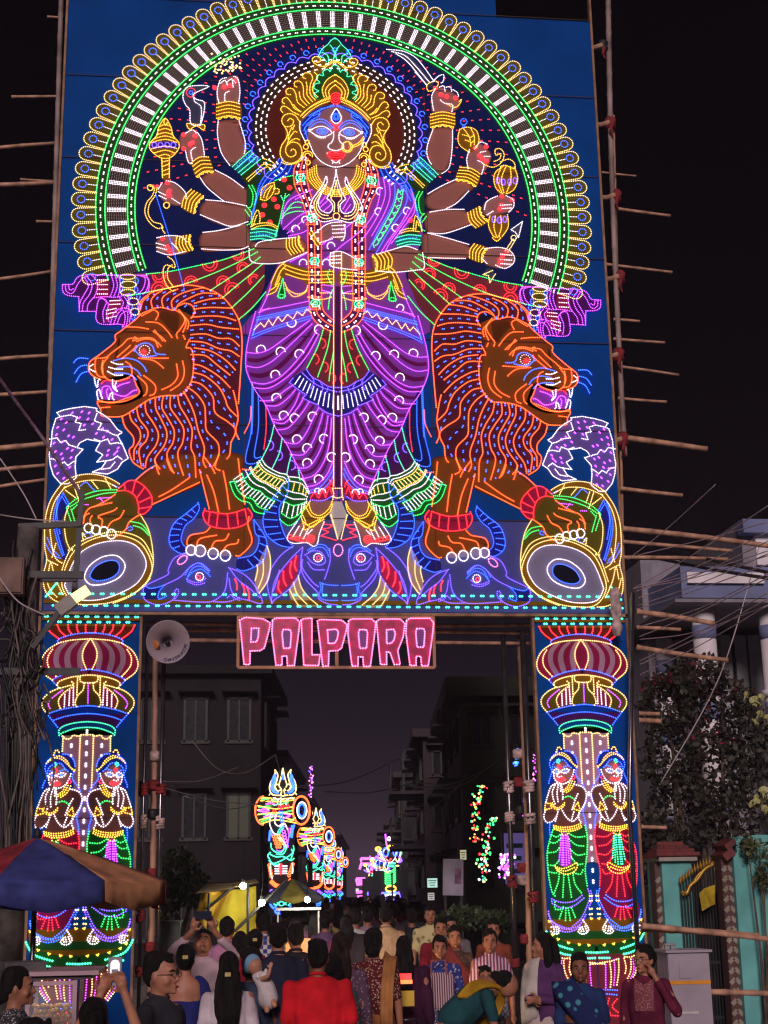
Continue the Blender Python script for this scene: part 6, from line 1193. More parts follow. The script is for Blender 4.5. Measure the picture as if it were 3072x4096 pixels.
def gan(label, sx, dist, sc):
    p = at_d(sx, 3560, dist); t = empty('elephant_god_light', (p.x, p.y, 0), None, label, 'light figure', 'elephant-headed light figures')
    MB().box((0, .12, 1.5), (1.5 * sc, .06, 2.9 * sc)).build('board', TB, t)
    for c, lst in TWR.items():
        b = MB()
        for pts, r in lst: b.tube([((x - 335) * GK * sc, 0, 2.1 + (1161 - y) * GK * sc) for x, y in pts], r * 1.0 * sc, 4)
        o = b.build('light_rope', rope(c), t); o['kind'] = 'stuff'
    t.rotation_euler = (0, 0, -HEAD)
gan('nearer elephant-headed light figure in green at the end of the street', 1562, 62, 1.0); gan('middle elephant-headed light figure partly behind the nearer', 1525, 84, 1.0); gan('smaller farther elephant-headed light figure at left', 1492, 100, 1.0)
pk = at_d(1450, 3560, 110); pt = empty('pink_light_frame', (pk.x, pk.y, 0), None, 'far pink outline lights of a small gate at the street end', 'light frame'); b = MB()
def pkp(x, y): p = at_y(1400 + x / 2.0737, 3000 + y / 2.0737, pk.y); return (p.x - pk.x, 0, p.z)
for s in ('90 900 210 900 210 945 95 945 90 900', '95 940 80 990', '180 950 180 1000', '50 1070 120 1065 125 1110 60 1115 50 1070', '120 1065 125 1220', '50 1180 120 1175', '60 1220 125 1215', '75 1075 80 1115', '100 1070 104 1110'): b.tube([pkp(x, y) for x, y in num(s)], .11, 4)
b.build('light_rope', glow('rope_pink', (1.0, .12, .75), 2.4), pt)['kind'] = 'stuff'
# ---- hanging strings of small bulbs on the right
def lights(label, pts, cols, n, r, spread=.05, seed=1):
    rnd = random.Random(seed); root = empty('string_lights', pts[0], None, label, 'string lights', 'hanging strings of small bulbs'); bs = {}
    for i in range(n):
        t = rnd.random() * (len(pts) - 1); k = int(t); p = Vector(pts[k]).lerp(Vector(pts[k + 1]), t - k) - Vector(pts[0]) + Vector((rnd.gauss(0, spread), rnd.gauss(0, spread), 0)); c = rnd.choice(cols)
        bs.setdefault(c, MB()).ball(p, r * rnd.uniform(.7, 1.3), 5, 3)
    for c, b in bs.items(): b.build('bulb_string', rope(c), root)['kind'] = 'stuff'
    MB().tube([Vector(p) - Vector(pts[0]) for p in pts], .006, 4).build('cord', CABLE, root)
def Z(x, y, Y): return at_y(1400 + x / 2.0737, 3000 + y / 2.0737, Y)
lights('green, red and white bulb string hanging left before the grey-green house', [Z(1095, 290, 12), Z(1050, 440, 12), Z(1030, 600, 12), Z(1040, 770, 12)], 'ggcrky', 62, .022, .05, 1); lights('second longer bulb string hanging right of the first', [Z(1200, 560, 11), Z(1150, 650, 11), Z(1130, 850, 11), Z(1105, 960, 11), Z(1110, 1120, 11)], 'ggcrkw', 80, .022, .05, 2)
lights('purple cluster of bulbs near the steel pipe', [Z(1300, 860, 7), Z(1290, 960, 7), Z(1290, 1060, 7)], 'mmw', 70, .02, .06, 3); lights('blue bulb string between the right scaffold poles', [Z(1395, -10, 1.2), Z(1380, 60, 1.2), Z(1370, 130, 1.2)], 'bbc', 26, .014, .015, 4); lights('pink bulb string against the right pillar edge', [Z(1530, 20, .6), Z(1528, 120, .6), Z(1525, 260, .6)], 'mp', 26, .01, .01, 5); lights('violet bulb string low between pipe and pillar', [Z(1455, 380, 1), Z(1450, 560, 1)], 'mv', 24, .011, .012, 6); lights('white bulb string far down the right kerb', [Z(408, 920, 60), Z(412, 1200, 60)], 'kw', 40, .09, .05, 7); lights('pale bulb string climbing the far right house', [Z(500, 590, 50), Z(470, 690, 50), Z(430, 780, 50)], 'wcp', 26, .07, .1, 8); lights('red and violet bulb string on the dark house left of the street', [at_y(1245, 3065, 40), at_y(1246, 3120, 40), at_y(1240, 3190, 40)], 'pmv', 40, .03, .04, 9)
# ---- shop signs and poster
def lit_sign(label, x0, y0, x1, y1, Y, col, st, name='shop_sign'):
    a, c = Z(x0, y0, Y), Z(x1, y1, Y); r = empty(name, ((a.x + c.x) / 2, Y, (a.z + c.z) / 2), None, label, 'sign'); w, h = c.x - a.x, a.z - c.z
    MB().box((0, .05, 0), (w + .08, .1, h + .08)).build('case', IRON, r); MB().box((0, -.005, 0), (w, .02, h)).build('face', glow('sign_' + label[:9], col, st), r)
    for k in range(3): MB().box((0, -.018, h * (.25 - .25 * k)), (w * (.8 - .15 * k), .008, h * .09)).build('line', mat('sign_ink', (.02, .08, .09), .6), r)
lit_sign('pale green lit shop sign beyond the crowd', 640, 1065, 725, 1140, 26, (.55, .9, .8), .9); lit_sign('small white lit panel beneath the green sign', 645, 1185, 700, 1245, 26, (.9, .85, .8), .5); lit_sign('small yellowish lit board on the house at right', 912, 830, 965, 910, 15, (.95, .85, .55), .5); lit_sign('tiny white lit square far down the street', 48, 1150, 72, 1176, 110, (1, .95, .9), 1.2); lit_sign('violet lit shop front behind the steel pipe', 1275, 690, 1460, 1110, 8, (.22, .16, .62), .22)
a, c = Z(768, 905, 7), Z(945, 1205, 7); r = empty('poster_board', ((a.x + c.x) / 2, 7, 0), None, 'grey political poster board leaning above the crowd at right', 'poster'); w, h = c.x - a.x, a.z - c.z; zc = (a.z + c.z) / 2
MB().box((0, .02, zc), (w, .03, h), M=Matrix.Rotation(R(2), 3, 'Y')).build('panel', mat('poster_grey', (.34, .30, .40), .6, var=.35, scale=1.6), r); MB().box((.08, -.004, zc + .02), (w * .3, .01, h * .42), M=Matrix.Rotation(R(4), 3, 'Y')).build('print', mat('poster_print', (.24, .10, .20), .6, var=.5, scale=5), r)
for x in (-w * .4, w * .4): MB().box((x, .06, zc / 2), (.04, .04, zc)).build('post', IRON, r)
# ================================================================== umbrellas, stalls, cart
def umbrella(label, apex, Rr, rise, val, panels, yaw=0.0, hub=True, pole_to=0.0):
    u = empty('vendor_umbrella', (apex.x, apex.y, 0), None, label, 'umbrella'); n = 8; zt = apex.z
    for k in range(n):
        a0, a1 = yaw + 2 * math.pi * k / n, yaw + 2 * math.pi * (k + 1) / n; v = []; f = []; m_, K = 9, 9
        for i in range(m_):
            t = i / (m_ - 1); z = zt - rise * (t ** 1.12)
            for j in range(K):
                s = j / (K - 1); x = (math.cos(a0) * (1 - s) + math.cos(a1) * s) * Rr * t; y = (math.sin(a0) * (1 - s) + math.sin(a1) * s) * Rr * t
                sag = .16 * math.sin(s * math.pi) * t * (1 - .55 * t) * .5; v.append((x, y, z - sag))
        rim = v[(m_ - 1) * K:]; val_v = []
        for q_ in range(3):
            for j, (x, y, z) in enumerate(rim): val_v.append((x * (1.004 + .012 * math.sin(j * 2.1 + k) * q_), y * (1.004 + .012 * math.sin(j * 1.7 + k) * q_), z + .002 - val * q_ / 2 * (1 - .22 * abs(j - (K - 1) / 2) / ((K - 1) / 2))))
        for i in range(m_ - 1):
            for j in range(K - 1): f.append((i * K + j, i * K + j + 1, (i + 1) * K + j + 1, (i + 1) * K + j))
        for nm, vv_, ff_ in (('panel', v, f), ('valance', val_v, [(i * K + j, i * K + j + 1, (i + 1) * K + j + 1, (i + 1) * K + j) for i in range(2) for j in range(K - 1)])):
            me = pdmesh(nm, vv_, ff_, True); bm = bmesh.new(); bm.from_mesh(me); bmesh.ops.solidify(bm, geom=bm.faces[:], thickness=.004); bm.to_mesh(me); bm.free(); obj(nm, me, panels[k % len(panels)], u)
        MB().tube([(0, 0, zt - .03), (math.cos(a0) * Rr * .5, math.sin(a0) * Rr * .5, zt - rise * .4 - .02), (math.cos(a0) * Rr * .98, math.sin(a0) * Rr * .98, zt - rise - .015)], .008, 5).build('rib', IRON, u)
    MB().tube([(0, 0, 0), (0, 0, zt + .04)], .022, 8).build('pole', STEEL, u, True); MB().lathe([(.03, zt - .01), (.04, zt + .02), (.012, zt + .09)], n=10).build('finial', BLK, u)
    return u
def cloth(name, c, **k): return mat('cloth_' + name, c, rough=.85, spec=.15, **dict(dict(var=.25, scale=5, bump=.35), **k))
UB, UT, UR = cloth('umb_blue', (0.045, 0.055, 0.22)), cloth('umb_tan', (0.52, 0.24, 0.12)), cloth('umb_red', (0.30, 0.035, 0.05))
ap = at_d(150, 3352, 12.0); umbrella('big blue, tan and red vendor umbrella at the left edge', ap, 1.08, .36, .20, [UR, UT, UB, UR, UT, UR, UB, UT], yaw=math.atan2(ap.y - CAM_POS.y, ap.x - CAM_POS.x) + math.pi + R(22.5) - R(45) * 7 + R(6))
ap = at_d(1170, 3515, 25.0); umbrella('grey and yellow umbrella over the lit stall beyond the gate', ap, .56, .30, .08, [cloth('umb_grey', (.20, .22, .26)), cloth('umb_yel', (.45, .38, .10)), cloth('umb_grey2', (.16, .18, .22)), cloth('umb_yel2', (.42, .36, .08))], yaw=R(-68))
# yellow tarpaulin stall with bare bulbs
TARP = cloth('tarp_yellow', (0.74, 0.60, 0.06), var=.15, scale=3)
ts = empty('tarpaulin_stall', (at_y(925, 3560, 4).x, 4, 0), None, 'yellow tarpaulin stall lit by bare bulbs left of the crowd', 'stall'); o_ = ts.location
def tp(x, y, Y=4.0): return at_y(600 + x / 2.0737, 3500 + y / 2.0737, Y) - o_
def sheet(name, corners, m, nx=10, nz=10, wave=.04):
    a, b_, c, d = corners; v = []; f = []
    for i in range(nz + 1):
        for j in range(nx + 1):
            s, t = j / nx, i / nz; p = a.lerp(b_, s).lerp(d.lerp(c, s), t); p = p + Vector((0, wave * math.sin(s * 9 + t * 3) + wave * .5 * math.sin(t * 11), -.02 * math.sin(s * math.pi))); v.append(p)
    for i in range(nz):
        for j in range(nx): k = i * (nx + 1) + j; f.append((k, k + 1, k + nx + 2, k + nx + 1))
    me = pdmesh(name, v, f, True); bm = bmesh.new(); bm.from_mesh(me); bmesh.ops.solidify(bm, geom=bm.faces[:], thickness=.005); bm.to_mesh(me); bm.free(); return obj(name, me, m, ts)
sheet('back_sheet', (tp(470, 480), tp(880, 520), tp(880, 90), tp(640, 120)), TARP); sheet('side_sheet', (tp(380, 330, 3.6), tp(500, 480, 3.6), tp(700, 95, 3.6), tp(430, 150, 3.6)), cloth('tarp_orange', (.50, .30, .03)), 8, 8)
sheet('roof_sheet', (tp(380, 150, 2.6), tp(900, 60, 2.6), tp(880, 30, 5.2), tp(480, 60, 5.2)), cloth('tarp_dull', (.30, .24, .12)), 8, 6)
for x0, y0, x1, y1 in ((812, 60, 812, 620), (460, 290, 700, 90), (700, 470, 1150, 20), (490, 150, 480, 620)): MB().tube([tp(x0, y0, 3.4), tp(x1, y1, 3.4)], .022, 6).build('pole', IRON, ts)
BULB = glow('bulb', (1.0, 0.93, 0.72), 260.0)
for i, (x, y, Y) in enumerate(((772, 92, 3.0), (926, 230, 3.2), (1305, 205, 6.4))):
    p = at_y(600 + x / 2.0737, 3500 + y / 2.0737, Y); bl = empty('bare_bulb', p, None, ('bare white bulb in front of the yellow tarpaulin', 'bare bulb at the right end of the yellow stall', 'bare bulb under the grey and yellow umbrella')[i], 'bulb', 'bare bulbs of the stalls')
    MB().ball((0, 0, 0), .045, 10, 8).build('glass', BULB, bl, True); MB().lathe([(.022, .04), (.022, .09), (.01, .1)], n=8).build('socket', BLK, bl); MB().tube([(0, 0, .1), (.02, .05, .3), (0, .1, .6)], .006, 4).build('cord', CABLE, bl)
sc_ = empty('food_cart', (at_y(1190, 3560, 7).x, 7, 0), None, 'small glass food cart glowing orange under the far umbrella', 'cart')
MB().box((0, 0, .5), (.7, .5, 1.0)).build('body', mat('cart_tin', (.30, .28, .26), .4, .5), sc_); MB().box((0, -.1, 1.25), (.6, .3, .25)).build('food_heap', glow('warm_food', (1.0, .33, .05), .7), sc_)  # the cart's orange light is put into the heap as its own emission
for x in (-.33, .33): MB().box((x, -.22, 1.4), (.025, .025, .85)).build('corner_post', mat('cart_white', (.6, .58, .55), .4), sc_)
MB().box((0, 0, 1.84), (.74, .54, .04)).build('top', MATS['cart_white'], sc_)
# ---- puri cart under the left umbrella
PW = mat('cart_frame', (0.46, 0.30, 0.36), .5, var=.1); PD = mat('cart_dark', (0.07, 0.045, 0.05), .6); CLG = bpy.data.materials.new('case_glass'); CLG.use_nodes = True
g = CLG.node_tree.nodes['Principled BSDF']; g.inputs['Alpha'].default_value = .10; g.inputs['Roughness'].default_value = .05; g.inputs['Base Color'].default_value = (.95, .95, .95, 1)
cd = 10.4
def cp(x, y, d=cd): return at_d(x / 2.37, 3250 + y / 2.37, d)
a, c = cp(270, 1590), cp(705, 2005); fy = a.y
cart = empty('puri_cart', ((a.x + c.x) / 2, fy, 0), None, 'street food cart with a glass case full of round puris at lower left', 'cart'); o_ = cart.location
w = c.x - a.x; zt = a.z; zb = .95; dpt = .55
MB().box((.02, dpt / 2, zt + .045), (w + .30, dpt + .15, .03)).build('top_board', PW, cart); MB().box((.02, dpt / 2 - .0, zt + .015), (w + .2, dpt + .06, .03)).build('top_rim', PD, cart)
MB().box((0, dpt / 2, .5), (w + .06, dpt, .86)).build('body', PD, cart)
for x in (-w / 2, w / 2):
    for y in (0, dpt): MB().box((x, y, (zt + zb) / 2), (.03, .03, zt - zb - .002)).build('corner_post', PW, cart)
MB().box((0, 0, zt - .025), (w, .032, .03)).build('front_rail', PW, cart); MB().box((0, 0, zb), (w, .032, .03)).build('front_rail', PW, cart)
MB().box((0, .005, (zt + zb) / 2), (w - .03, .004, zt - zb - .06)).build('glass_pane', CLG, cart); MB().box((w / 2, dpt / 2, (zt + zb) / 2), (.004, dpt - .03, zt - zb - .06)).build('glass_pane', CLG, cart)
for x in (-.35, .35):
    MB().lathe([(.2, -.02), (.24, -.03), (.24, .03), (.2, .02)], (x, -.05, .24), 20, Matrix.Rotation(R(90), 3, 'X')).build('wheel', BLK, cart)
PURI = mat('puri', (0.42, 0.22, 0.09), .7, var=.3, scale=14, bump=.3); pm = MB().ball((0, 0, 0), 1.0, 9, 6, (1, 1, .86)).mesh('puri', True); pm.materials.append(PURI)
rnd = random.Random(5); nb_ = 0; pr = .021
for row in range(11):
    for k in range(9):
        x = -w / 2 + .04 + (k + .5 * (row % 2)) * (w - .07) / 8.6; z = zb + .03 + row * pr * 1.7
        if x > w / 2 - .03 or z > zt - .09 - .03 * rnd.random(): continue
        o = bpy.data.objects.new('puri', pm); COL.objects.link(o); s = pr * rnd.uniform(.9, 1.12); o.scale = (s, s, s); o.rotation_euler = (rnd.uniform(-.6, .6), rnd.uniform(-.6, .6), rnd.uniform(0, 6))
        o.location = o_ + Vector((x + rnd.gauss(0, .003), .05 + rnd.uniform(0, .03), z + rnd.gauss(0, .004))); tag(o, 'round golden puri piled behind the glass of the left cart', 'puri', 'puris heaped in the glass case')
for lab, x, y in (('small white bulb inside the puri case', 435, 1622), ('second small white bulb inside the puri case', 545, 1615)):
    p = cp(x, y, cd + .06); l = tag(MB().ball((0, 0, 0), .012, 8, 6).build('case_bulb', glow('case_bulb', (1.0, .9, .7), 160)), lab, 'bulb', 'bulbs inside the puri case'); l.location = p
MB().box((-.25, dpt / 2, zt + .09), (.3, .3, .06), rz=.3).build('bag', cloth('bag_grey', (.12, .11, .12)), cart)
# ================================================================== people
def remesh(b, voxel, smooth=4):
    """weld overlapping solids into one continuous skin"""
    me = b.mesh('tmp'); o = bpy.data.objects.new('tmp', me); COL.objects.link(o)
    m = o.modifiers.new('r', 'REMESH'); m.mode = 'VOXEL'; m.voxel_size = voxel
    if smooth: s = o.modifiers.new('s', 'SMOOTH'); s.iterations = smooth; s.factor = .5
    dg = bpy.context.evaluated_depsgraph_get(); out = bpy.data.meshes.new_from_object(o.evaluated_get(dg)); bpy.data.objects.remove(o); bpy.data.meshes.remove(me)
    out.polygons.foreach_set('use_smooth', [True] * len(out.polygons)); return out
import numpy as np
def crumple(me, amp, f, seed=0.0, stretch=.45):
    """push folds and locks into a welded surface along its normals"""
    n = len(me.vertices); c = np.empty(n * 3); me.vertices.foreach_get('co', c); c = c.reshape(-1, 3); nn = np.empty(n * 3); me.vertices.foreach_get('normal', nn); nn = nn.reshape(-1, 3)
    rg = np.random.default_rng(int(seed) + 3); d = np.zeros(n)
    for k in range(9):
        w = rg.normal(size=3); w = w / np.linalg.norm(w) * f * (1 + .35 * k) * np.array([1, 1, stretch]); d += np.sin(c @ w + rg.uniform(0, 6.28) + 1.3 * np.sin(c @ rg.normal(size=3) * f * .4)) / (1 + .25 * k)
    c = c + nn * (amp * .42 * d)[:, None]; me.vertices.foreach_set('co', c.ravel()); me.update(); return me
def limb(b, pts, rs, n=10):
    pts = [Vector(p) for p in pts]
    q = smooth_pts([tuple(p) + (r,) for p, r in zip(pts, rs)], False, 4) if len(pts) > 2 else [tuple(p) + (r,) for p, r in zip(pts, rs)]
    b.tube([Vector(x[:3]) for x in q], [x[3] for x in q], n)
    b.ball(pts[0], rs[0], n, 6); b.ball(pts[-1], rs[-1], n, 6)
def loft(b, rings, n=16):                       # rings: (z, rx, ry, cx, cy)
    v = []; f = []
    for z, rx, ry, cx, cy in rings:
        for k in range(n):
            t = 2 * math.pi * k / n; v.append((cx + rx * math.cos(t), cy + ry * math.sin(t), z))
    for i in range(len(rings) - 1):
        for k in range(n): a = i * n + k; c = i * n + (k + 1) % n; f.append((a, c, c + n, a + n))
    f += [tuple(range(n))[::-1], tuple(range((len(rings) - 1) * n, len(rings) * n))]; b.add(v, f)
SK = {k: mat('skin_' + k, c, rough=.5, var=.12, scale=9, spec=.35) for k, c in {'a': (0.42, 0.18, 0.115), 'b': (0.35, 0.145, 0.09), 'c': (0.48, 0.23, 0.15), 'd': (0.24, 0.095, 0.06)}.items()}
HAIRM = mat('hair_black', (0.009, 0.007, 0.007), .62, var=.6, scale=40, spec=.22, stretch=(1, 1, .12), bump=.9); HAIRB = mat('hair_brown', (0.026, 0.013, 0.010), .62, var=.6, scale=40, spec=.22, stretch=(1, 1, .12), bump=.9)
EYEW = mat('eye_white', (.30, .26, .25), .4); EYEB = mat('eye_dark', (.012, .008, .006), .2); LIPM = mat('lip', (.26, .05, .05), .5); GLS = mat('spectacle_rim', (.02, .02, .02), .3)
def pattern(name, c1, c2, kind, scale=14, c3=None):
    """woven or printed cloth: stripes, checks or blossoms"""
    k = 'cloth_' + name
    if k in MATS: return MATS[k]
    m = bpy.data.materials.new(k); m.use_nodes = True; t = m.node_tree; b = t.nodes['Principled BSDF']; b.inputs['Roughness'].default_value = .85; b.inputs['Specular IOR Level'].default_value = .15
    c = t.nodes.new('ShaderNodeTexCoord'); r = t.nodes.new('ShaderNodeValToRGB'); r.color_ramp.elements[0].color = (*c1, 1); r.color_ramp.elements[1].color = (*c2, 1)
    if kind in ('stripe', 'hstripe'):
        w = t.nodes.new('ShaderNodeTexWave'); w.inputs['Scale'].default_value = scale; w.bands_direction = 'X' if kind == 'stripe' else 'Z'; w.inputs['Distortion'].default_value = .6; t.links.new(c.outputs['Object'], w.inputs['Vector']); t.links.new(w.outputs['Fac'], r.inputs[0]); r.color_ramp.elements[0].position = .62; r.color_ramp.elements[1].position = .7
    elif kind == 'check':
        w = t.nodes.new('ShaderNodeTexChecker'); w.inputs['Scale'].default_value = scale; t.links.new(c.outputs['Object'], w.inputs['Vector']); t.links.new(w.outputs['Fac'], r.inputs[0])
    else:
        w = t.nodes.new('ShaderNodeTexVoronoi'); w.inputs['Scale'].default_value = scale; t.links.new(c.outputs['Object'], w.inputs['Vector']); t.links.new(w.outputs['Distance'], r.inputs[0]); r.color_ramp.elements[0].color = (*c2, 1); r.color_ramp.elements[1].color = (*c1, 1); r.color_ramp.elements[0].position = .25; r.color_ramp.elements[1].position = .36
    t.links.new(r.outputs[0], b.inputs['Base Color']); MATS[k] = m; return m
def hand(b, wrist, direction, palm_n, s=1.0, curl=.5, spread=.16):
    """palm, four unequal bent fingers and a thumb leaving the side of the palm"""
    w = Vector(wrist); d = Vector(direction).normalized(); nrm = Vector(palm_n); nrm = (nrm - nrm.project(d)).normalized(); sd = d.cross(nrm).normalized()
    limb(b, [w, w + d * .045 * s, w + d * .085 * s], [.022 * s, .027 * s, .024 * s]); b.ball(w + d * .06 * s, .036 * s, 10, 6, (1, 1, 1))
    for i, (off, ln) in enumerate(((-.030, .066), (-.010, .075), (.011, .070), (.030, .054))):
        p0 = w + d * .085 * s + sd * off * s; dd = (d + sd * off * spread * 20).normalized(); p1 = p0 + dd * ln * .5 * s + nrm * curl * .012 * s; p2 = p0 + dd * ln * (.95 - .45 * curl) * s + nrm * curl * .045 * s; limb(b, [p0, p1, p2], [.0105 * s, .0095 * s, .0075 * s], 7)
    t0 = w + d * .03 * s - sd * .026 * s; limb(b, [t0, t0 + (d * .5 - sd) .normalized() * .035 * s + nrm * .008 * s, t0 + (d * 1.1 - sd * .8).normalized() * .065 * s + nrm * .02 * s], [.0135 * s, .011 * s, .009 * s], 7)
PN = [0]
def person(label, sx, sy, dist, face=180, hair='short', skin='a', top=None, bottom=None, style='shirt', sleeve=.45, arms='down', tilt=0, turn=0, low=False, hairm=None, female=None, specs=False, dup=None, build=1.0, drape=None, height=None, extra=None, group=None):
    """sx, sy: crown of the head in the photograph; dist: how far away; face: 180 looks at the viewer, 0 looks away"""
    p = at_d(sx, sy, dist); H = height or p.z; k = H / 1.66; female = style in ('kurta', 'sari', 'dress') if female is None else female
    root = empty('person', (p.x, p.y, 0), None, label, 'person', group); view = math.atan2(CAM_POS.x - p.x, -(CAM_POS.y - p.y)); root.rotation_euler = (0, 0, R(-face) + view); root.scale = (k, k, k)
    SW = (.185 if female else .215) * build; CW = (.155 if female else .175) * build; HW = (.165 if female else .155) * build; vox = .02 if low else .0125
    hz = 1.535; sz = 1.345
    tv = R(-turn); HM_ = Matrix.Translation((0, .0, 1.44)) @ Matrix.Rotation(tv, 4, 'Z') @ Matrix.Rotation(R(tilt), 4, 'X') @ Matrix.Translation((0, 0, -1.44))
    # --- skin: legs, trunk, neck, arms, head welded into one surface
    b = MB()
    loft(b, [(.80, HW * .9, .10, 0, 0), (.9, HW, .115, 0, 0), (1.02, CW * .88, .10, 0, .005), (1.15, CW, .108, 0, .01), (1.27, CW * 1.02, .105, 0, .005), (1.335, SW * .80, .085, 0, -.005), (1.375, SW * .5, .066, 0, -.010), (1.40, .062, .055, 0, -.012)])
    limb(b, [(0, -.012, 1.36), (0, -.008, 1.45)], [.056, .052])
    for s in (-1, 1):
        limb(b, [(s * .085, 0, .84), (s * .09, .012, .47), (s * .09, -.01, .08)], [.085, .056, .040]); limb(b, [(s * .09, -.02, .05), (s * .095, .12, .03)], [.036, .030])
    A_ = {'down': [((-1, (.045, 0, -.27), (.06, .07, -.50))), ((1, (.045, 0, -.27), (.06, .07, -.50)))], 'front': [(-1, (.05, .02, -.27), (-.05, .22, -.24)), (1, (.05, .02, -.27), (-.05, .22, -.24))],
          'phone': [(-1, (.10, .12, .10), (-.085, .22, .32)), (1, (.10, .12, .10), (-.085, .22, .32))], 'phone2': [(-1, (-.03, .19, .10), (-.19, .29, .33)), (1, (.09, .15, .11), (.015, .28, .34))],
          'ear': [(1, (.045, 0, -.27), (.06, .07, -.50)), (-1, (.12, .12, -.22), (-.055, .10, .07))], 'hold': [(-1, (.06, .04, -.27), (-.12, .26, -.18)), (1, (.05, .03, -.27), (-.02, .24, -.25))], 'clasp': [(-1, (.06, .02, -.27), (-.13, .2, -.28)), (1, (.06, .02, -.27), (-.13, .2, -.28))]}[arms]
    AP = []
    for s, e, w in A_:
        sh_ = Vector((s * SW * .86, 0, sz - .03)); el = sh_ + Vector((s * e[0], e[1], e[2])); wr = sh_ + Vector((s * w[0], w[1], w[2])); AP.append((sh_, el, wr)); limb(b, [sh_, el, wr], [.050 * build, .038, .026])
        if not low:
            d = wr - el; hd = d.normalized() if arms not in ('phone', 'phone2') else Vector((-s * .35, .1, 1)); hand(b, wr, hd, (-s, .3, 0) if arms not in ('phone', 'phone2') else (-s * .5, -1, 0), 1.0, .55)
    hb = MB()
    loft(hb, [(1.425, .035, .045, 0, .03), (1.445, .052, .066, 0, .022), (1.475, .064, .082, 0, .012), (1.51, .070, .09, 0, .006), (1.55, .074, .095, 0, -.002), (1.59, .072, .092, 0, -.006), (1.625, .058, .076, 0, -.008), (1.648, .030, .042, 0, -.008)], 14)
    if not low:
        limb(hb, [(0, .098, 1.535), (0, .113, 1.502)], [.009, .0145], 8); hb.ball((0, .098, 1.463), .018, 8, 6, (1.2, .7, .6)); hb.ball((0, .088, 1.437), .020, 8, 6); hb.ball((0, .084, 1.562), .045, 8, 6, (1.1, .35, .22))
        for s in (-1, 1): hb.ball((s * .076, -.004, 1.515), .026, 8, 6, (.35, .7, 1.1)); hb.ball((s * .043, .062, 1.495), .026, 8, 6)
    b.add([tuple((HM_ @ Vector(v))) for v in hb.v], hb.f)
    obj('body', remesh(b, vox if low else (.0085 if arms in ('phone', 'phone2', 'ear', 'hold', 'clasp') else .0105), 3), SK[skin], root)
    def hobj(name, bb, m, vx=.0, sm=3):
        bb.v = [tuple(HM_ @ Vector(v)) for v in bb.v]; return obj(name, crumple(remesh(bb, vx, sm), .006, 38, PN[0], .25), m, root) if vx else bb.build(name, m, root, True)
    # --- face details
    if not low and 60 < face % 360 < 300:
        for s in (-1, 1):
            e = hobj('eye', MB().ball((s * .031, .0835, 1.533), .0105, 8, 6, (1.3, .6, .55)), EYEW); i_ = MB().ball((s * .031, .0885, 1.533), .0062, 8, 6, (1, .5, .9)); i_.v = [tuple(HM_ @ Vector(v)) for v in i_.v]; i_.build('iris', EYEB, e, True)
            hobj('eyebrow', MB().tube([(s * .014, .099, 1.552), (s * .032, .096, 1.558), (s * .05, .083, 1.551)], [.003, .0042, .002], 6), HAIRM)
        hobj('lips', MB().ball((0, .108, 1.4635), .019, 10, 6, (1.15, .42, .36)), LIPM)
        if specs:
            sp_ = MB()
            for s in (-1, 1): sp_.tube([(s * .032 + .022 * math.cos(t * .524), .108, 1.532 + .017 * math.sin(t * .524)) for t in range(13)], .002, 4); sp_.tube([(s * .054, .106, 1.535), (s * .076, .0, 1.53)], .002, 4)
            sp_.tube([(-.01, .109, 1.535), (.01, .109, 1.535)], .002, 4); hobj('spectacles', sp_, GLS)
        if female and style == 'sari': hobj('bindi', MB().ball((0, .0985, 1.566), .005, 6, 4), mat('bindi', (.35, .01, .02), .4))
    # --- hair
    h = MB(); hm = hairm or HAIRM
    loft(h, [(1.50, .072, .05, 0, -.05), (1.53, .080, .072, 0, -.034), (1.57, .083, .092, 0, -.020), (1.605, .079, .095, 0, -.013), (1.635, .066, .082, 0, -.012), (1.655, .046, .058, 0, -.012), (1.668, .020, .026, 0, -.012)], 14)
    if hair == 'short': h.ball((0, -.055, 1.50), .05, 8, 6, (1.2, .8, .8)); [h.ball((random.gauss(0, .035), random.gauss(-.01, .04), 1.635 + random.uniform(-.01, .012)), .022, 6, 4) for _ in range(8)]
    else:
        for s in (-1, 1): h.ball((s * .066, .012, 1.555), .028, 8, 6, (.5, 1.1, 1.5))
        h.ball((0, -.07, 1.50), .055, 8, 6, (1.2, .7, 1.0))
    if hair == 'bun': h.ball((0, -.125, 1.545), .052, 10, 8, (1.15, .8, 1.1))
    if hair == 'lowbun': h.ball((0, -.115, 1.475), .055, 10, 8, (1.25, .8, .9))
    if hair == 'long': [limb(h, [(x_ * .5, -.078, 1.58), (x_ * .95, -.108, 1.43), (x_ * 1.0 + random.gauss(0, .014), -.13 + random.gauss(0, .012), 1.24), (x_ * .9 + random.gauss(0, .02), -.12 + random.gauss(0, .012), 1.12), (x_ * .8 + random.gauss(0, .03), -.13 + random.gauss(0, .012), .98 + random.uniform(-.05, .12))], [.03, .030, .024, .022, .005], 7) for x_ in (-.075, -.05, -.025, 0, .025, .05, .075, -.04, .04, .01, -.012)]
    if hair == 'shoulder': [limb(h, [(s * .06, -.03, 1.56), (s * .085, -.035, 1.42), (s * .08, -.02, 1.30)], [.045, .05, .03]) for s in (-1, 1)]; limb(h, [(0, -.085, 1.54), (0, -.11, 1.40), (0, -.10, 1.30)], [.07, .075, .05])
    if hair == 'pony': limb(h, [(0, -.10, 1.56), (0, -.14, 1.45), (0, -.13, 1.28)], [.035, .035, .015])
    ho = hobj('hair', h, hm, .014 if low else .009, 2)
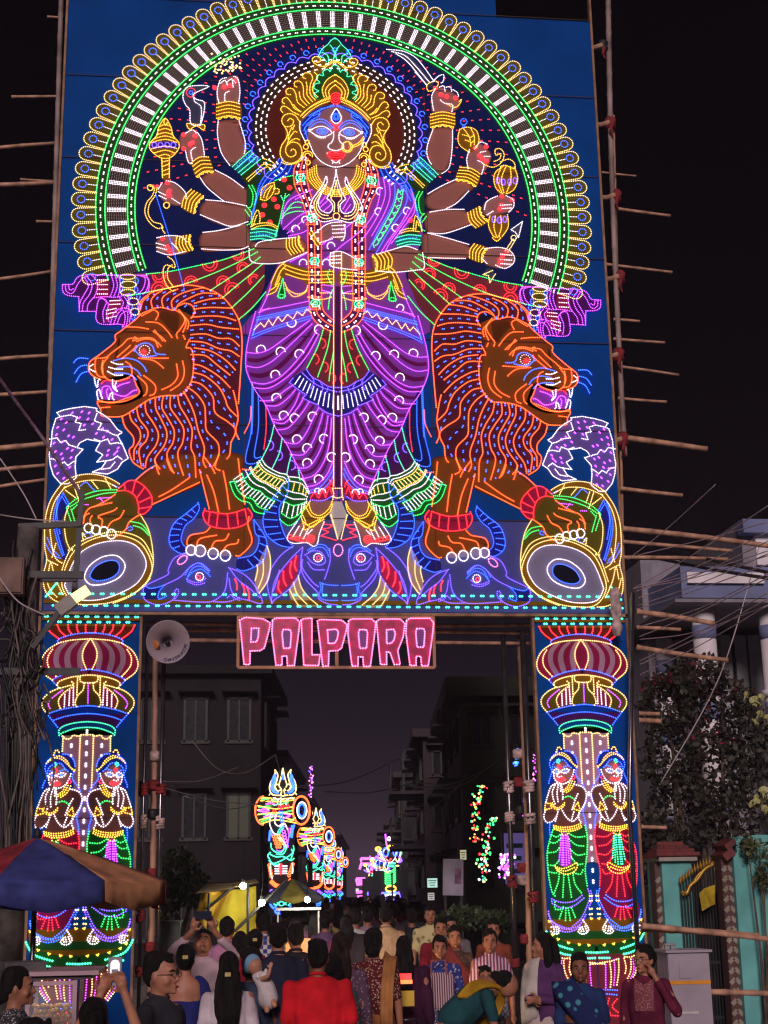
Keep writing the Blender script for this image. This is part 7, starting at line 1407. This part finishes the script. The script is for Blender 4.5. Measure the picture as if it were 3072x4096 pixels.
    if extra == 'clip': c_ = MB().box((0, -.155 if hair != 'bun' else -.172, 1.50 if hair != 'bun' else 1.56), (.045, .012, .03)); c_.v = [tuple(HM_ @ Vector(v)) for v in c_.v]; c_.build('hair_clip', mat('clip_gold', (.6, .45, .2), .3, metal=.9), ho)
    # --- clothes: a looser shell over trunk and arms
    g_ = .014; t = MB()
    zlow = {'shirt': .80, 'kurta': .80, 'sari': 1.10, 'dress': .80, 'lowback': 1.08}[style]
    full = [(.80, HW * 1.06, .125, 0, 0), (.9, HW * 1.05, .128, 0, 0), (1.02, CW * .98, .116, 0, .005), (1.15, CW * 1.06, .124, 0, .012), (1.27, CW * 1.10, .120, 0, .005), (1.335, SW * .90, .098, 0, -.006), (1.375, SW * .60, .080, 0, -.012), (1.402, .074 if style != 'lowback' else .085, .066, 0, -.014)]
    if style == 'lowback': full = [r_ for r_ in full if r_[0] < 1.16] + [(1.20, CW * 1.06, .122, 0, .012)]; zlow = .8; [limb(t, [(s_ * CW * .93, 0, 1.17), (s_ * SW * .80, .0, 1.33), (s_ * .11, .02, 1.375)], [.055, .05, .03]) for s_ in (-1, 1)]
    loft(t, [r_ for r_ in full if r_[0] >= zlow - .02])
    for sh_, el, wr in AP:
        if sleeve > .6: limb(t, [sh_, el, el.lerp(wr, min(1, (sleeve - .5) * 2) * .93)], [.057 * build, .048, .040])
        else: limb(t, [sh_, sh_.lerp(el, sleeve / .5 * .95)], [.058 * build, .054 * build])
    to = obj('top', crumple(remesh(t, vox * 1.05, 4), .009, 17, PN[0], .8), top or cloth('grey', (.2, .2, .2)), root)
    if style == 'shirt' and not low:              # collar
        MB().tube([(.058 * math.cos(a), -.012 + .056 * math.sin(a), 1.412 + .012 * math.sin(-a)) for a in [x * .524 for x in range(13)]], .013, 6).build('collar', top or MATS['cloth_grey'], to, True)
    bt = bottom or cloth('trouser_dark', (.03, .03, .035)); l = MB()
    if style in ('kurta', 'dress', 'sari'):
        fl_ = {'kurta': .45, 'dress': .05, 'sari': .04}[style]
        loft(l, [(fl_, .235 if style != 'kurta' else .215, .19, 0, 0), (.6, .215, .165, 0, 0), (.8, .19, .145, 0, 0), (.95, HW * 1.06, .13, 0, 0)] + ([(1.08, CW * 1.0, .118, 0, .005)] if style == 'sari' else []), 20)
        obj('skirt', crumple(remesh(l, vox * 1.2, 3), .016, 15, PN[0], .15), bottom if style != 'kurta' else (top if bottom is None else bottom), root)
    else:
        for s in (-1, 1): limb(l, [(s * .085, 0, .86), (s * .092, .01, .47), (s * .092, 0, .06)], [.105, .078, .062])
        loft(l, [(.78, HW * .95, .115, 0, 0), (.95, HW * .98, .118, 0, 0)]); obj('trousers', remesh(l, vox * 1.2, 3), bt, root)
    if style == 'sari' or drape:                  # cloth over one shoulder
        d_ = MB(); v = []; f = []; K = 7
        path = [(-.13, .11, .98), (-.07, .155, 1.10), (.04, .15, 1.24), (.13, .095, 1.36), (.155, 0, 1.415), (.15, -.10, 1.36), (.13, -.14, 1.15), (.12, -.15, .85)] if drape != 'both' else [(.12, .13, .82), (.11, .15, 1.1), (.10, .11, 1.33), (.11, 0, 1.41), (.11, -.09, 1.36), (.11, -.12, 1.1)]
        pts = smooth_pts(path, False, 4)
        for i, q in enumerate(pts):
            for j in range(K): u = j / (K - 1) - .5; v.append((q[0] + u * (.19 if drape != 'one' else .11), q[1] + .008 * math.sin(j * 2.3 + i * .3) - .05 * abs(u), q[2] - u * .10 * (1 if i < 16 else 0)))
        for i in range(len(pts) - 1):
            for j in range(K - 1): a = i * K + j; f.append((a, a + 1, a + K + 1, a + K))
        me = pdmesh('drape', v, f, True); bm = bmesh.new(); bm.from_mesh(me); bmesh.ops.solidify(bm, geom=bm.faces[:], thickness=.008); bm.to_mesh(me); bm.free(); obj('drape', me, (bottom if style == 'sari' else (cloth('dupatta', (.5, .45, .42)) if drape == 'both' else cloth('dupatta_tan', (.40, .17, .06)))), root)
    PN[0] += 1; root['k'] = k; return root, AP
def clone(src, label, sx, sy, dist, face, tints, group):
    """copy of a built person further off: parts share their meshes, clothes get their own colours"""
    p = at_d(sx, sy, dist); r = src.copy(); COL.objects.link(r); r.location = (p.x, p.y, 0); k = p.z / 1.66; r.scale = (k, k, k); view = math.atan2(CAM_POS.x - p.x, -(CAM_POS.y - p.y)); r.rotation_euler = (0, 0, R(-face) + view); tag(r, label, 'person', group)
    for ch in src.children:
        c = ch.copy(); COL.objects.link(c); c.parent = r
        if ch.name.split('.')[0] in tints and c.material_slots: c.material_slots[0].link = 'OBJECT'; c.material_slots[0].material = tints[ch.name.split('.')[0]]
        for g2 in ch.children: d = g2.copy(); COL.objects.link(d); d.parent = c
    return r
C = cloth
def phone(label, loc, rz, tilt, lit, w=.078, h=.16, land=False):
    o = empty('phone', loc, None, label, 'phone'); o.rotation_euler = (R(tilt), 0, rz)
    if land: w, h = h, w
    bm = bmesh.new(); bmesh.ops.create_cube(bm, size=1.0)
    for v in bm.verts: v.co = Vector((v.co.x * w, v.co.y * .009, v.co.z * h))
    bmesh.ops.bevel(bm, geom=bm.edges[:], offset=.003, segments=2, affect='EDGES'); obj('case', bm_mesh('case', bm), mat('phone_case', (.02, .025, .05), .3), o)
    if lit:
        MB().box((0, -.0055, 0), (w * .93, .002, h * .95)).build('screen', glow('phone_dark', (.02, .02, .05), .6), o)
        a = [(-.026, -.02), (-.026, .03), (-.018, .046), (0, .052), (.018, .046), (.026, .03), (.026, -.02), (.018, -.02), (.018, .0), (-.018, .0), (-.018, -.02)]
        bm = bmesh.new(); f = bm.faces.new([bm.verts.new((x, -.0075, z + .012)) for x, z in a]); bm.normal_update(); bmesh.ops.triangulate(bm, faces=[f], ngon_method='EAR_CLIP'); obj('picture', bm_mesh('picture', bm), glow('phone_pic', (.95, .92, 1), .75), o)
    else: MB().lathe([(.006, 0), (.006, .004)], (w * .36, -.005, h * .3), 10, Matrix.Rotation(R(90), 3, 'X')).build('lens', BLK, o)
    return o
NEAR = 'people close to the viewer in front of the gate'; MIDG = 'people around the gate opening'
person('woman in profile with tied hair and black-and-white print top at the left edge', 72, 3866, 9.4, 95, 'lowbun', 'b', pattern('bwprint', (.04, .04, .05), (.5, .45, .47), 'flower', 60), None, 'kurta', .8)
person('child with parted dark hair peeking up beside the puri case', 139, 4016, 8.0, 110, 'short', 'b', C('childtop', (.12, .10, .12)), low=False, height=1.45)
r_, ap_ = person('person from behind holding a phone up to photograph the left pillar', 378, 3990, 7.7, 0, 'bun', 'a', C('darktop', (.05, .045, .06)), style='kurta', sleeve=.45, arms='phone2')
ph = r_.matrix_basis @ ((ap_[0][2] + ap_[1][2]) / 2 + Vector((.01, .05, .13))); phone('upright phone whose screen shows the bright white gate', ph, r_.rotation_euler.z, -6, True)
person('young man with spectacles in a charcoal shirt walking right', 645, 3806, 9.0, 118, 'short', 'a', C('charcoal', (.045, .045, .06)), specs=True, sleeve=.42)
r_, ap_ = person('man in pale pink shirt looking up, both arms raised with a phone', 812, 3712, 14.0, 180, 'short', 'b', C('pinkwhite', (.62, .45, .52)), sleeve=.85, arms='phone', tilt=28)
ph = r_.matrix_basis @ ((ap_[0][2] + ap_[1][2]) / 2 + Vector((0, .07, .14))); phone('dark blue phone held sideways above the man in pink', ph, r_.rotation_euler.z + math.pi, 10, False, land=True)
person('woman with netted bun in a low-backed royal blue blouse', 742, 3777, 12.6, 0, 'bun', 'a', C('royal', (.02, .025, .16)), style='lowback', sleeve=.4, extra='clip', female=True)
person('woman with long black hair and gold clip in a white kurta', 915, 3809, 11.4, 2, 'long', 'b', C('whitekurta', (.55, .47, .54)), style='kurta', sleeve=.8, extra='clip')
person('man in a bright red polo shirt seen from behind', 1272, 3758, 11.3, 6, 'short', 'd', C('redpolo', (.60, .012, .022)), sleeve=.42, build=1.08)
person('broad man in a navy shirt with thick black hair from behind', 1113, 3693, 13.6, 0, 'short', 'a', C('navyshirt', (.018, .02, .045)), sleeve=.45, build=1.1)
person('woman in slate blue carrying the baby on her shoulder', 1010, 3790, 11.9, 14, 'lowbun', 'b', C('slate', (.05, .07, .13)), style='kurta', sleeve=.8, arms='hold')
# baby
bb = at_d(1018, 3852, 11.55); baby = empty('person', bb + Vector((0, 0, -.12)), None, 'baby in a light blue cap and white frock held over a shoulder', 'person', NEAR)
b = MB(); b.ball((0, 0, .10), .062, 12, 8, (1, 1.05, 1.1)); limb(b, [(.02, 0, .04), (.08, .02, -.06)], [.04, .055]); limb(b, [(.06, -.05, .0), (.10, -.10, .02), (.12, -.12, .07)], [.022, .018, .014]); hand(b, (.12, -.12, .07), (.2, 0, 1), (0, -1, 0), .45); limb(b, [(.1, .02, -.1), (.16, -.06, -.2)], [.035, .022]); limb(b, [(.08, .04, -.1), (.10, -.04, -.24)], [.035, .022]); b.ball((-.01, -.058, .10), .012, 6, 4)
obj('body', remesh(b, .008, 2), SK['c'], baby); b = MB(); b.ball((-.012, .018, .115), .07, 12, 8, (1, 1, 1.1)); b.ball((-.03, .04, .09), .055, 10, 8); obj('cap', remesh(b, .01, 2), C('babyblue', (.20, .36, .60)), baby)
b = MB(); limb(b, [(.03, .0, .02), (.09, .02, -.06), (.11, .02, -.16)], [.052, .072, .085]); [b.ball((.06 + random.gauss(0, .03), -.03 + random.gauss(0, .03), .02 + random.gauss(0, .02)), .02, 6, 5) for _ in range(10)]; obj('frock', remesh(b, .01, 2), C('frock', (.58, .52, .54)), baby)
person('woman with dark bun in a red blouse behind the netted bun', 960, 3727, 15.2, -8, 'lowbun', 'd', C('redblouse', (.32, .012, .03)), style='sari', bottom=C('redsari', (.30, .02, .05)), sleeve=.35)
person('woman with hair clip and white collar beside the red blouse', 1020, 3717, 15.8, 0, 'bun', 'b', C('whiteb', (.45, .42, .45)), style='kurta', extra='clip')
person('man in pink shirt turned away near the yellow tarpaulin', 910, 3669, 17.2, 12, 'short', 'b', C('pinkshirt', (.42, .18, .34)))
person('man in blue plaid shirt from behind', 1053, 3650, 18.0, 0, 'short', 'd', pattern('plaid', (.03, .05, .20), (.45, .42, .48), 'check', 22))
person('short-haired man with a white collar behind the navy shirt', 1182, 3697, 15.3, -10, 'short', 'b', C('black1', (.02, .02, .025)))
person('woman with waist-long brown hair in plum print', 1362, 3731, 12.6, 6, 'long', 'b', pattern('plumprint', (.10, .05, .09), (.28, .2, .24), 'flower', 40), style='kurta', sleeve=.8, hairm=HAIRB)
person('woman in teal printed sleeves beside the red polo', 1330, 3815, 12.1, -12, 'lowbun', 'b', pattern('tealprint', (.03, .09, .11), (.4, .35, .38), 'flower', 26), style='kurta', sleeve=.45)
person('woman in maroon sequinned dress over an orange skirt from behind', 1493, 3712, 13.5, 6, 'lowbun', 'a', pattern('sequin', (.11, .012, .02), (.5, .42, .3), 'flower', 55), C('orangeskirt', (.42, .15, .06)), 'dress', .45, drape='one')
person('man in a cream shirt glowing in the headlamp light', 1543, 3623, 20.5, 4, 'short', 'b', C('creamshirt', (.55, .36, .20)))
person('woman in dark plum shawl riding pillion on the scooter', 1613, 3672, 14.4, 0, 'long', 'b', C('plumshawl', (.05, .012, .04)), style='kurta', sleeve=.95, build=1.2, height=1.66)
person('man in yellow printed shirt walking towards the viewer', 1720, 3623, 22.0, 178, 'short', 'b', pattern('yelprint', (.55, .46, .24), (.25, .2, .1), 'flower', 12), sleeve=.42)
person('woman in blue floral kurta carrying a striped bag', 1758, 3741, 15.0, 176, 'bun', 'b', pattern('bluefloral', (.035, .045, .24), (.45, .42, .5), 'flower', 30), style='kurta', sleeve=.8)
person('woman in brown sequinned blouse behind the blue floral kurta', 1816, 3703, 16.6, 172, 'bun', 'b', pattern('brownseq', (.07, .035, .03), (.2, .14, .1), 'flower', 50), C('brownsari', (.16, .03, .03)), 'sari', .45)
person('man in dark red looking over the blue floral kurta', 1762, 3672, 18.5, 178, 'short', 'b', C('darkred', (.20, .015, .03)))
person('man with glinting spectacles at the back of the group', 1802, 3664, 19.6, 178, 'short', 'b', C('greyshirt', (.16, .14, .15)), specs=True)
person('boy in a grey diamond-print shirt', 1941, 3864, 14.2, 176, 'short', 'b', pattern('diamond', (.42, .42, .50), (.14, .18, .26), 'check', 30), sleeve=.42)
person('girl in white top with maroon stripes', 1958, 3717, 15.6, 180, 'bun', 'b', pattern('stripes', (.24, .05, .14), (.56, .48, .54), 'stripe', 9), style='shirt', sleeve=.35, female=True)
person('woman in rust kurta behind the striped girl', 1972, 3674, 18.0, 176, 'bun', 'b', C('rust', (.26, .06, .035)), style='kurta', sleeve=.8)
person('girl with shoulder-length hair and cream shawl over purple, glancing left', 2169, 3731, 14.6, 205, 'shoulder', 'b', C('purplekurta', (.10, .035, .13)), pattern('creamprint', (.50, .40, .40), (.26, .12, .10), 'flower', 10), 'kurta', .95, arms='clasp', drape='both', turn=50)
person('woman in blue sari with turquoise roses', 2316, 3811, 12.0, 178, 'lowbun', 'd', C('bluebl', (.02, .04, .14)), pattern('rosesari', (.015, .022, .10), (.06, .26, .34), 'flower', 13), 'sari', .42)
mw, _ = person('woman in maroon embroidered tunic with spectacles and a hand to her ear', 2574, 3777, 12.5, 190, 'bun', 'a', C('maroontunic', (.13, .015, .045)), style='kurta', sleeve=.95, arms='ear', turn=22, specs=True)
v = []; f = []
for i in range(9):
    for j in range(9): x = -.085 + .17 * j / 8; z = 1.375 - .27 * i / 8 - (.05 * (1 - abs(j - 4) / 4) if i == 0 else 0); v.append((x, .026 + .118 * math.sqrt(max(0, 1 - (x / .19) ** 2)) - max(0, z - 1.27) * .55, z))
for i in range(8):
    for j in range(8): a = i * 9 + j; f.append((a, a + 1, a + 10, a + 9))
obj('embroidered_yoke', pdmesh('yoke', v, f, True), pattern('yoke', (.20, .05, .07), (.42, .26, .25), 'flower', 70), mw)
# bending woman
p = at_d(1850, 3900, 13.2); bw = empty('person', (p.x, p.y, 0), None, 'woman in teal blouse and yellow sari stooping forward', 'person', NEAR); bw.rotation_euler = (0, 0, R(-95))
b = MB(); limb(b, [(0, -.12, .86), (0, .10, 1.13), (0, .22, 1.22)], [.15, .135, .11]); limb(b, [(0, .24, 1.22), (0, .33, 1.25)], [.05, .048]); b.ball((0, .41, 1.25), .1, 12, 8, (.78, 1.0, 1.1)); b.ball((0, .50, 1.22), .016, 6, 5)
for s in (-1, 1):
    limb(b, [(s * .09, -.12, .84), (s * .1, -.05, .45), (s * .1, -.1, .08)], [.09, .06, .042]); limb(b, [(s * .1, -.1, .05), (s * .1, .04, .03)], [.036, .03]); limb(b, [(s * .17, .2, 1.17), (s * .2, .26, .92), (s * .16, .38, .76)], [.048, .038, .026]); hand(b, (s * .16, .38, .76), (-s * .2, .5, -.8), (-s, 0, 0))
obj('body', remesh(b, .0105, 3), SK['b'], bw); b = MB(); limb(b, [(0, -.08, .96), (0, .04, 1.07), (0, .13, 1.15), (0, .20, 1.20)], [.165, .16, .152, .12]); [limb(b, [(s * .16, .2, 1.17), (s * .2, .25, .99)], [.064, .055]) for s in (-1, 1)]; obj('top', remesh(b, .013, 3), C('tealblouse', (.015, .07, .085)), bw)
b = MB(); b.ball((0, .38, 1.29), .095, 12, 8, (.9, 1, 1)); b.ball((0, .30, 1.33), .05, 10, 8); obj('hair', remesh(b, .01, 2), HAIRM, bw); b = MB(); loft(b, [(.05, .23, .2, 0, -.1), (.5, .2, .18, 0, -.1), (.9, .17, .16, 0, -.1)]); obj('skirt', remesh(b, .016, 3), C('tealskirt', (.02, .05, .06)), bw)
for i in range(4): MB().tube(smooth_pts([(-.17, -.06 + i * .03, .5), (-.19, .06 + i * .03, .80), (-.18, .18 + i * .035, .93), (-.1, .28 + i * .03, 1.06 + i * .01), (.06, .24 + i * .03, 1.26 - i * .01), (.14, .08 + i * .03, 1.28 - i * .01), (.12, -.05 + i * .02, 1.16)], False, 5), [.022] * 31, 7).build('drape', C('yellowsari', (.50, .27, .02)), bw, True)
# striped bag
p = at_d(1757, 3965, 14.6); bag = empty('tote_bag', p, None, 'white tote bag with maroon stripes carried by the woman in blue floral', 'bag'); bm = bmesh.new(); bmesh.ops.create_cube(bm, size=1.0)
for v in bm.verts: v.co = Vector((v.co.x * .30, v.co.y * (.13 if v.co.z < 0 else .05), v.co.z * .36))
bmesh.ops.bevel(bm, geom=bm.edges[:], offset=.02, segments=2, affect='EDGES'); obj('sack', bm_mesh('sack', bm), pattern('bagstripe', (.16, .05, .08), (.55, .46, .52), 'stripe', 13), bag)
for y in (-.03, .03): MB().tube([(-.08, y, .17), (-.07, y, .30), (.07, y, .30), (.08, y, .17)], .008, 6).build('handle', C('bagh', (.3, .1, .12)), bag)
# scooter with lit tail lamp
p = at_d(1609, 3900, 14.0); sct = empty('scooter', (p.x, p.y, 0), None, 'scooter from behind with glowing red tail lamp and yellow plate', 'scooter'); SCP = mat('scooter_paint', (.05, .012, .02), .3)
b = MB(); loft(b, [(.45, .12, .30, 0, .1), (.6, .17, .36, 0, .1), (.78, .16, .36, 0, .1), (.86, .12, .32, 0, .1)]); obj('body', remesh(b, .018, 3), SCP, sct)
MB().box((0, -.24, p.z), (.11, .05, .05)).build('tail_lamp', glow('tail_red', (1.0, .006, .004), 2.6), sct); MB().box((0, -.225, p.z - .05), (.13, .05, .035)).build('brake_strip', glow('tail_orange', (1.0, .16, .03), 2.4), sct); MB().box((0, -.25, p.z - .20), (.16, .012, .14)).build('plate', mat('plate_yellow', (.65, .42, .04), .5), sct)
MB().tube([(-.12, -.12, .86), (-.10, -.3, .92), (.10, -.3, .92), (.12, -.12, .86)], .012, 6).build('grab_rail', STEEL, sct, True); MB().lathe([(.14, -.05), (.22, -.05), (.23, 0), (.22, .05), (.14, .05)], (0, -.02, .24), 20, Matrix.Rotation(R(90), 3, 'Y')).build('wheel', BLK, sct, True); MB().lathe([(.14, -.04), (.22, -.04), (.22, .04), (.14, .04)], (0, 1.1, .24), 20, Matrix.Rotation(R(90), 3, 'Y')).build('wheel', BLK, sct, True)
MB().tube([(0, .75, .4), (0, .65, .95), (-.3, .6, 1.02)], .02, 6).tube([(0, .65, .95), (.3, .6, 1.02)], .02, 6).build('handlebar', IRON, sct); MB().box((0, .85, .55), (.3, .08, .6)).build('leg_shield', SCP, sct)
MB().lathe([(.09, 0), (.09, .03), (.06, .04)], (0, .9, .86), 14, Matrix.Rotation(R(-90), 3, 'X')).build('headlamp', glow('head_lamp', (1.0, .62, .22), 260.0), sct)
for s in (-1, 1): MB().tube([(s * .3, .6, 1.0), (s * .36, .58, 1.15)], .008, 5).build('mirror_stalk', IRON, sct)
# --- crowd further down the street: copies of four figures with their own clothes
CB = []
for i, (hr, stl) in enumerate((('short', 'shirt'), ('bun', 'kurta'), ('short', 'shirt'), ('long', 'sari'))):
    far_l = ('man in a white shirt walking off, at the near left of the far crowd', 'woman with a bun in dim violet walking off in the far crowd', 'man in dark clothes walking off in the middle of the far crowd', 'long-haired woman in dim red walking off in the far crowd')[i]
    CB.append(person(far_l, (1420, 1300, 1470, 1385)[i], (3632, 3650, 3622, 3660)[i], (21, 22, 24, 20)[i], 0, hr, 'd', C('far%d' % i, ((.45, .43, .45), (.12, .06, .14), (.03, .03, .04), (.22, .03, .05))[i]), C('farb%d' % i, (.05, .04, .05)), stl, .42, low=True, group='people walking away down the far street')[0])
FT = [C('ft%d' % i, c) for i, c in enumerate(((.35, .33, .36), (.04, .04, .06), (.10, .05, .10), (.28, .03, .04), (.06, .09, .14), (.30, .20, .14), (.12, .12, .12), (.18, .13, .05), (.02, .02, .03), (.24, .14, .22)))]
TN = ['pale grey', 'near black', 'dim plum', 'dull red', 'slate', 'tan', 'mid grey', 'olive brown', 'black', 'faded pink']; rnd = random.Random(11); cnt = 0
for row, (dist, y0, n, xa, xb) in enumerate(((23, 3634, 7, 1120, 1700), (27, 3618, 9, 1110, 1740), (32, 3606, 10, 1180, 1700), (39, 3597, 10, 1240, 1660), (48, 3588, 10, 1290, 1630), (60, 3581, 10, 1330, 1600))):
    for i in range(n):
        k = rnd.randrange(10); x = xa + (xb - xa) * (i + rnd.uniform(.2, .8)) / n
        clone(CB[rnd.randrange(4)], '%s figure, %s from left in the %s row of far crowd' % (TN[k], ('one', 'two', 'three', 'four', 'five', 'six', 'seven', 'eight', 'nine', 'ten')[i], ('first', 'second', 'third', 'fourth', 'fifth', 'sixth')[row]), x, y0 + rnd.uniform(-7, 9), dist + rnd.uniform(-1.2, 1.2), rnd.choice((0, 0, 5, -8, 180)), {'top': FT[k], 'skirt': FT[(k + 3) % 10]}, 'people walking away down the far street')

# ================================================================== night haze over the street
hz = MB().box((0, 200, 7.5), (844, 644, 17.2)).build('haze', None); hz['kind'] = 'stuff'
hm = bpy.data.materials.new('haze'); hm.use_nodes = True; t = hm.node_tree; t.nodes.clear()
ho = t.nodes.new('ShaderNodeOutputMaterial'); hv = t.nodes.new('ShaderNodeVolumePrincipled'); hv.inputs['Color'].default_value = (0.86, 0.70, 0.98, 1); hv.inputs['Density'].default_value = 0.0009
t.links.new(hv.outputs[0], ho.inputs['Volume']); hz.data.materials.append(hm)
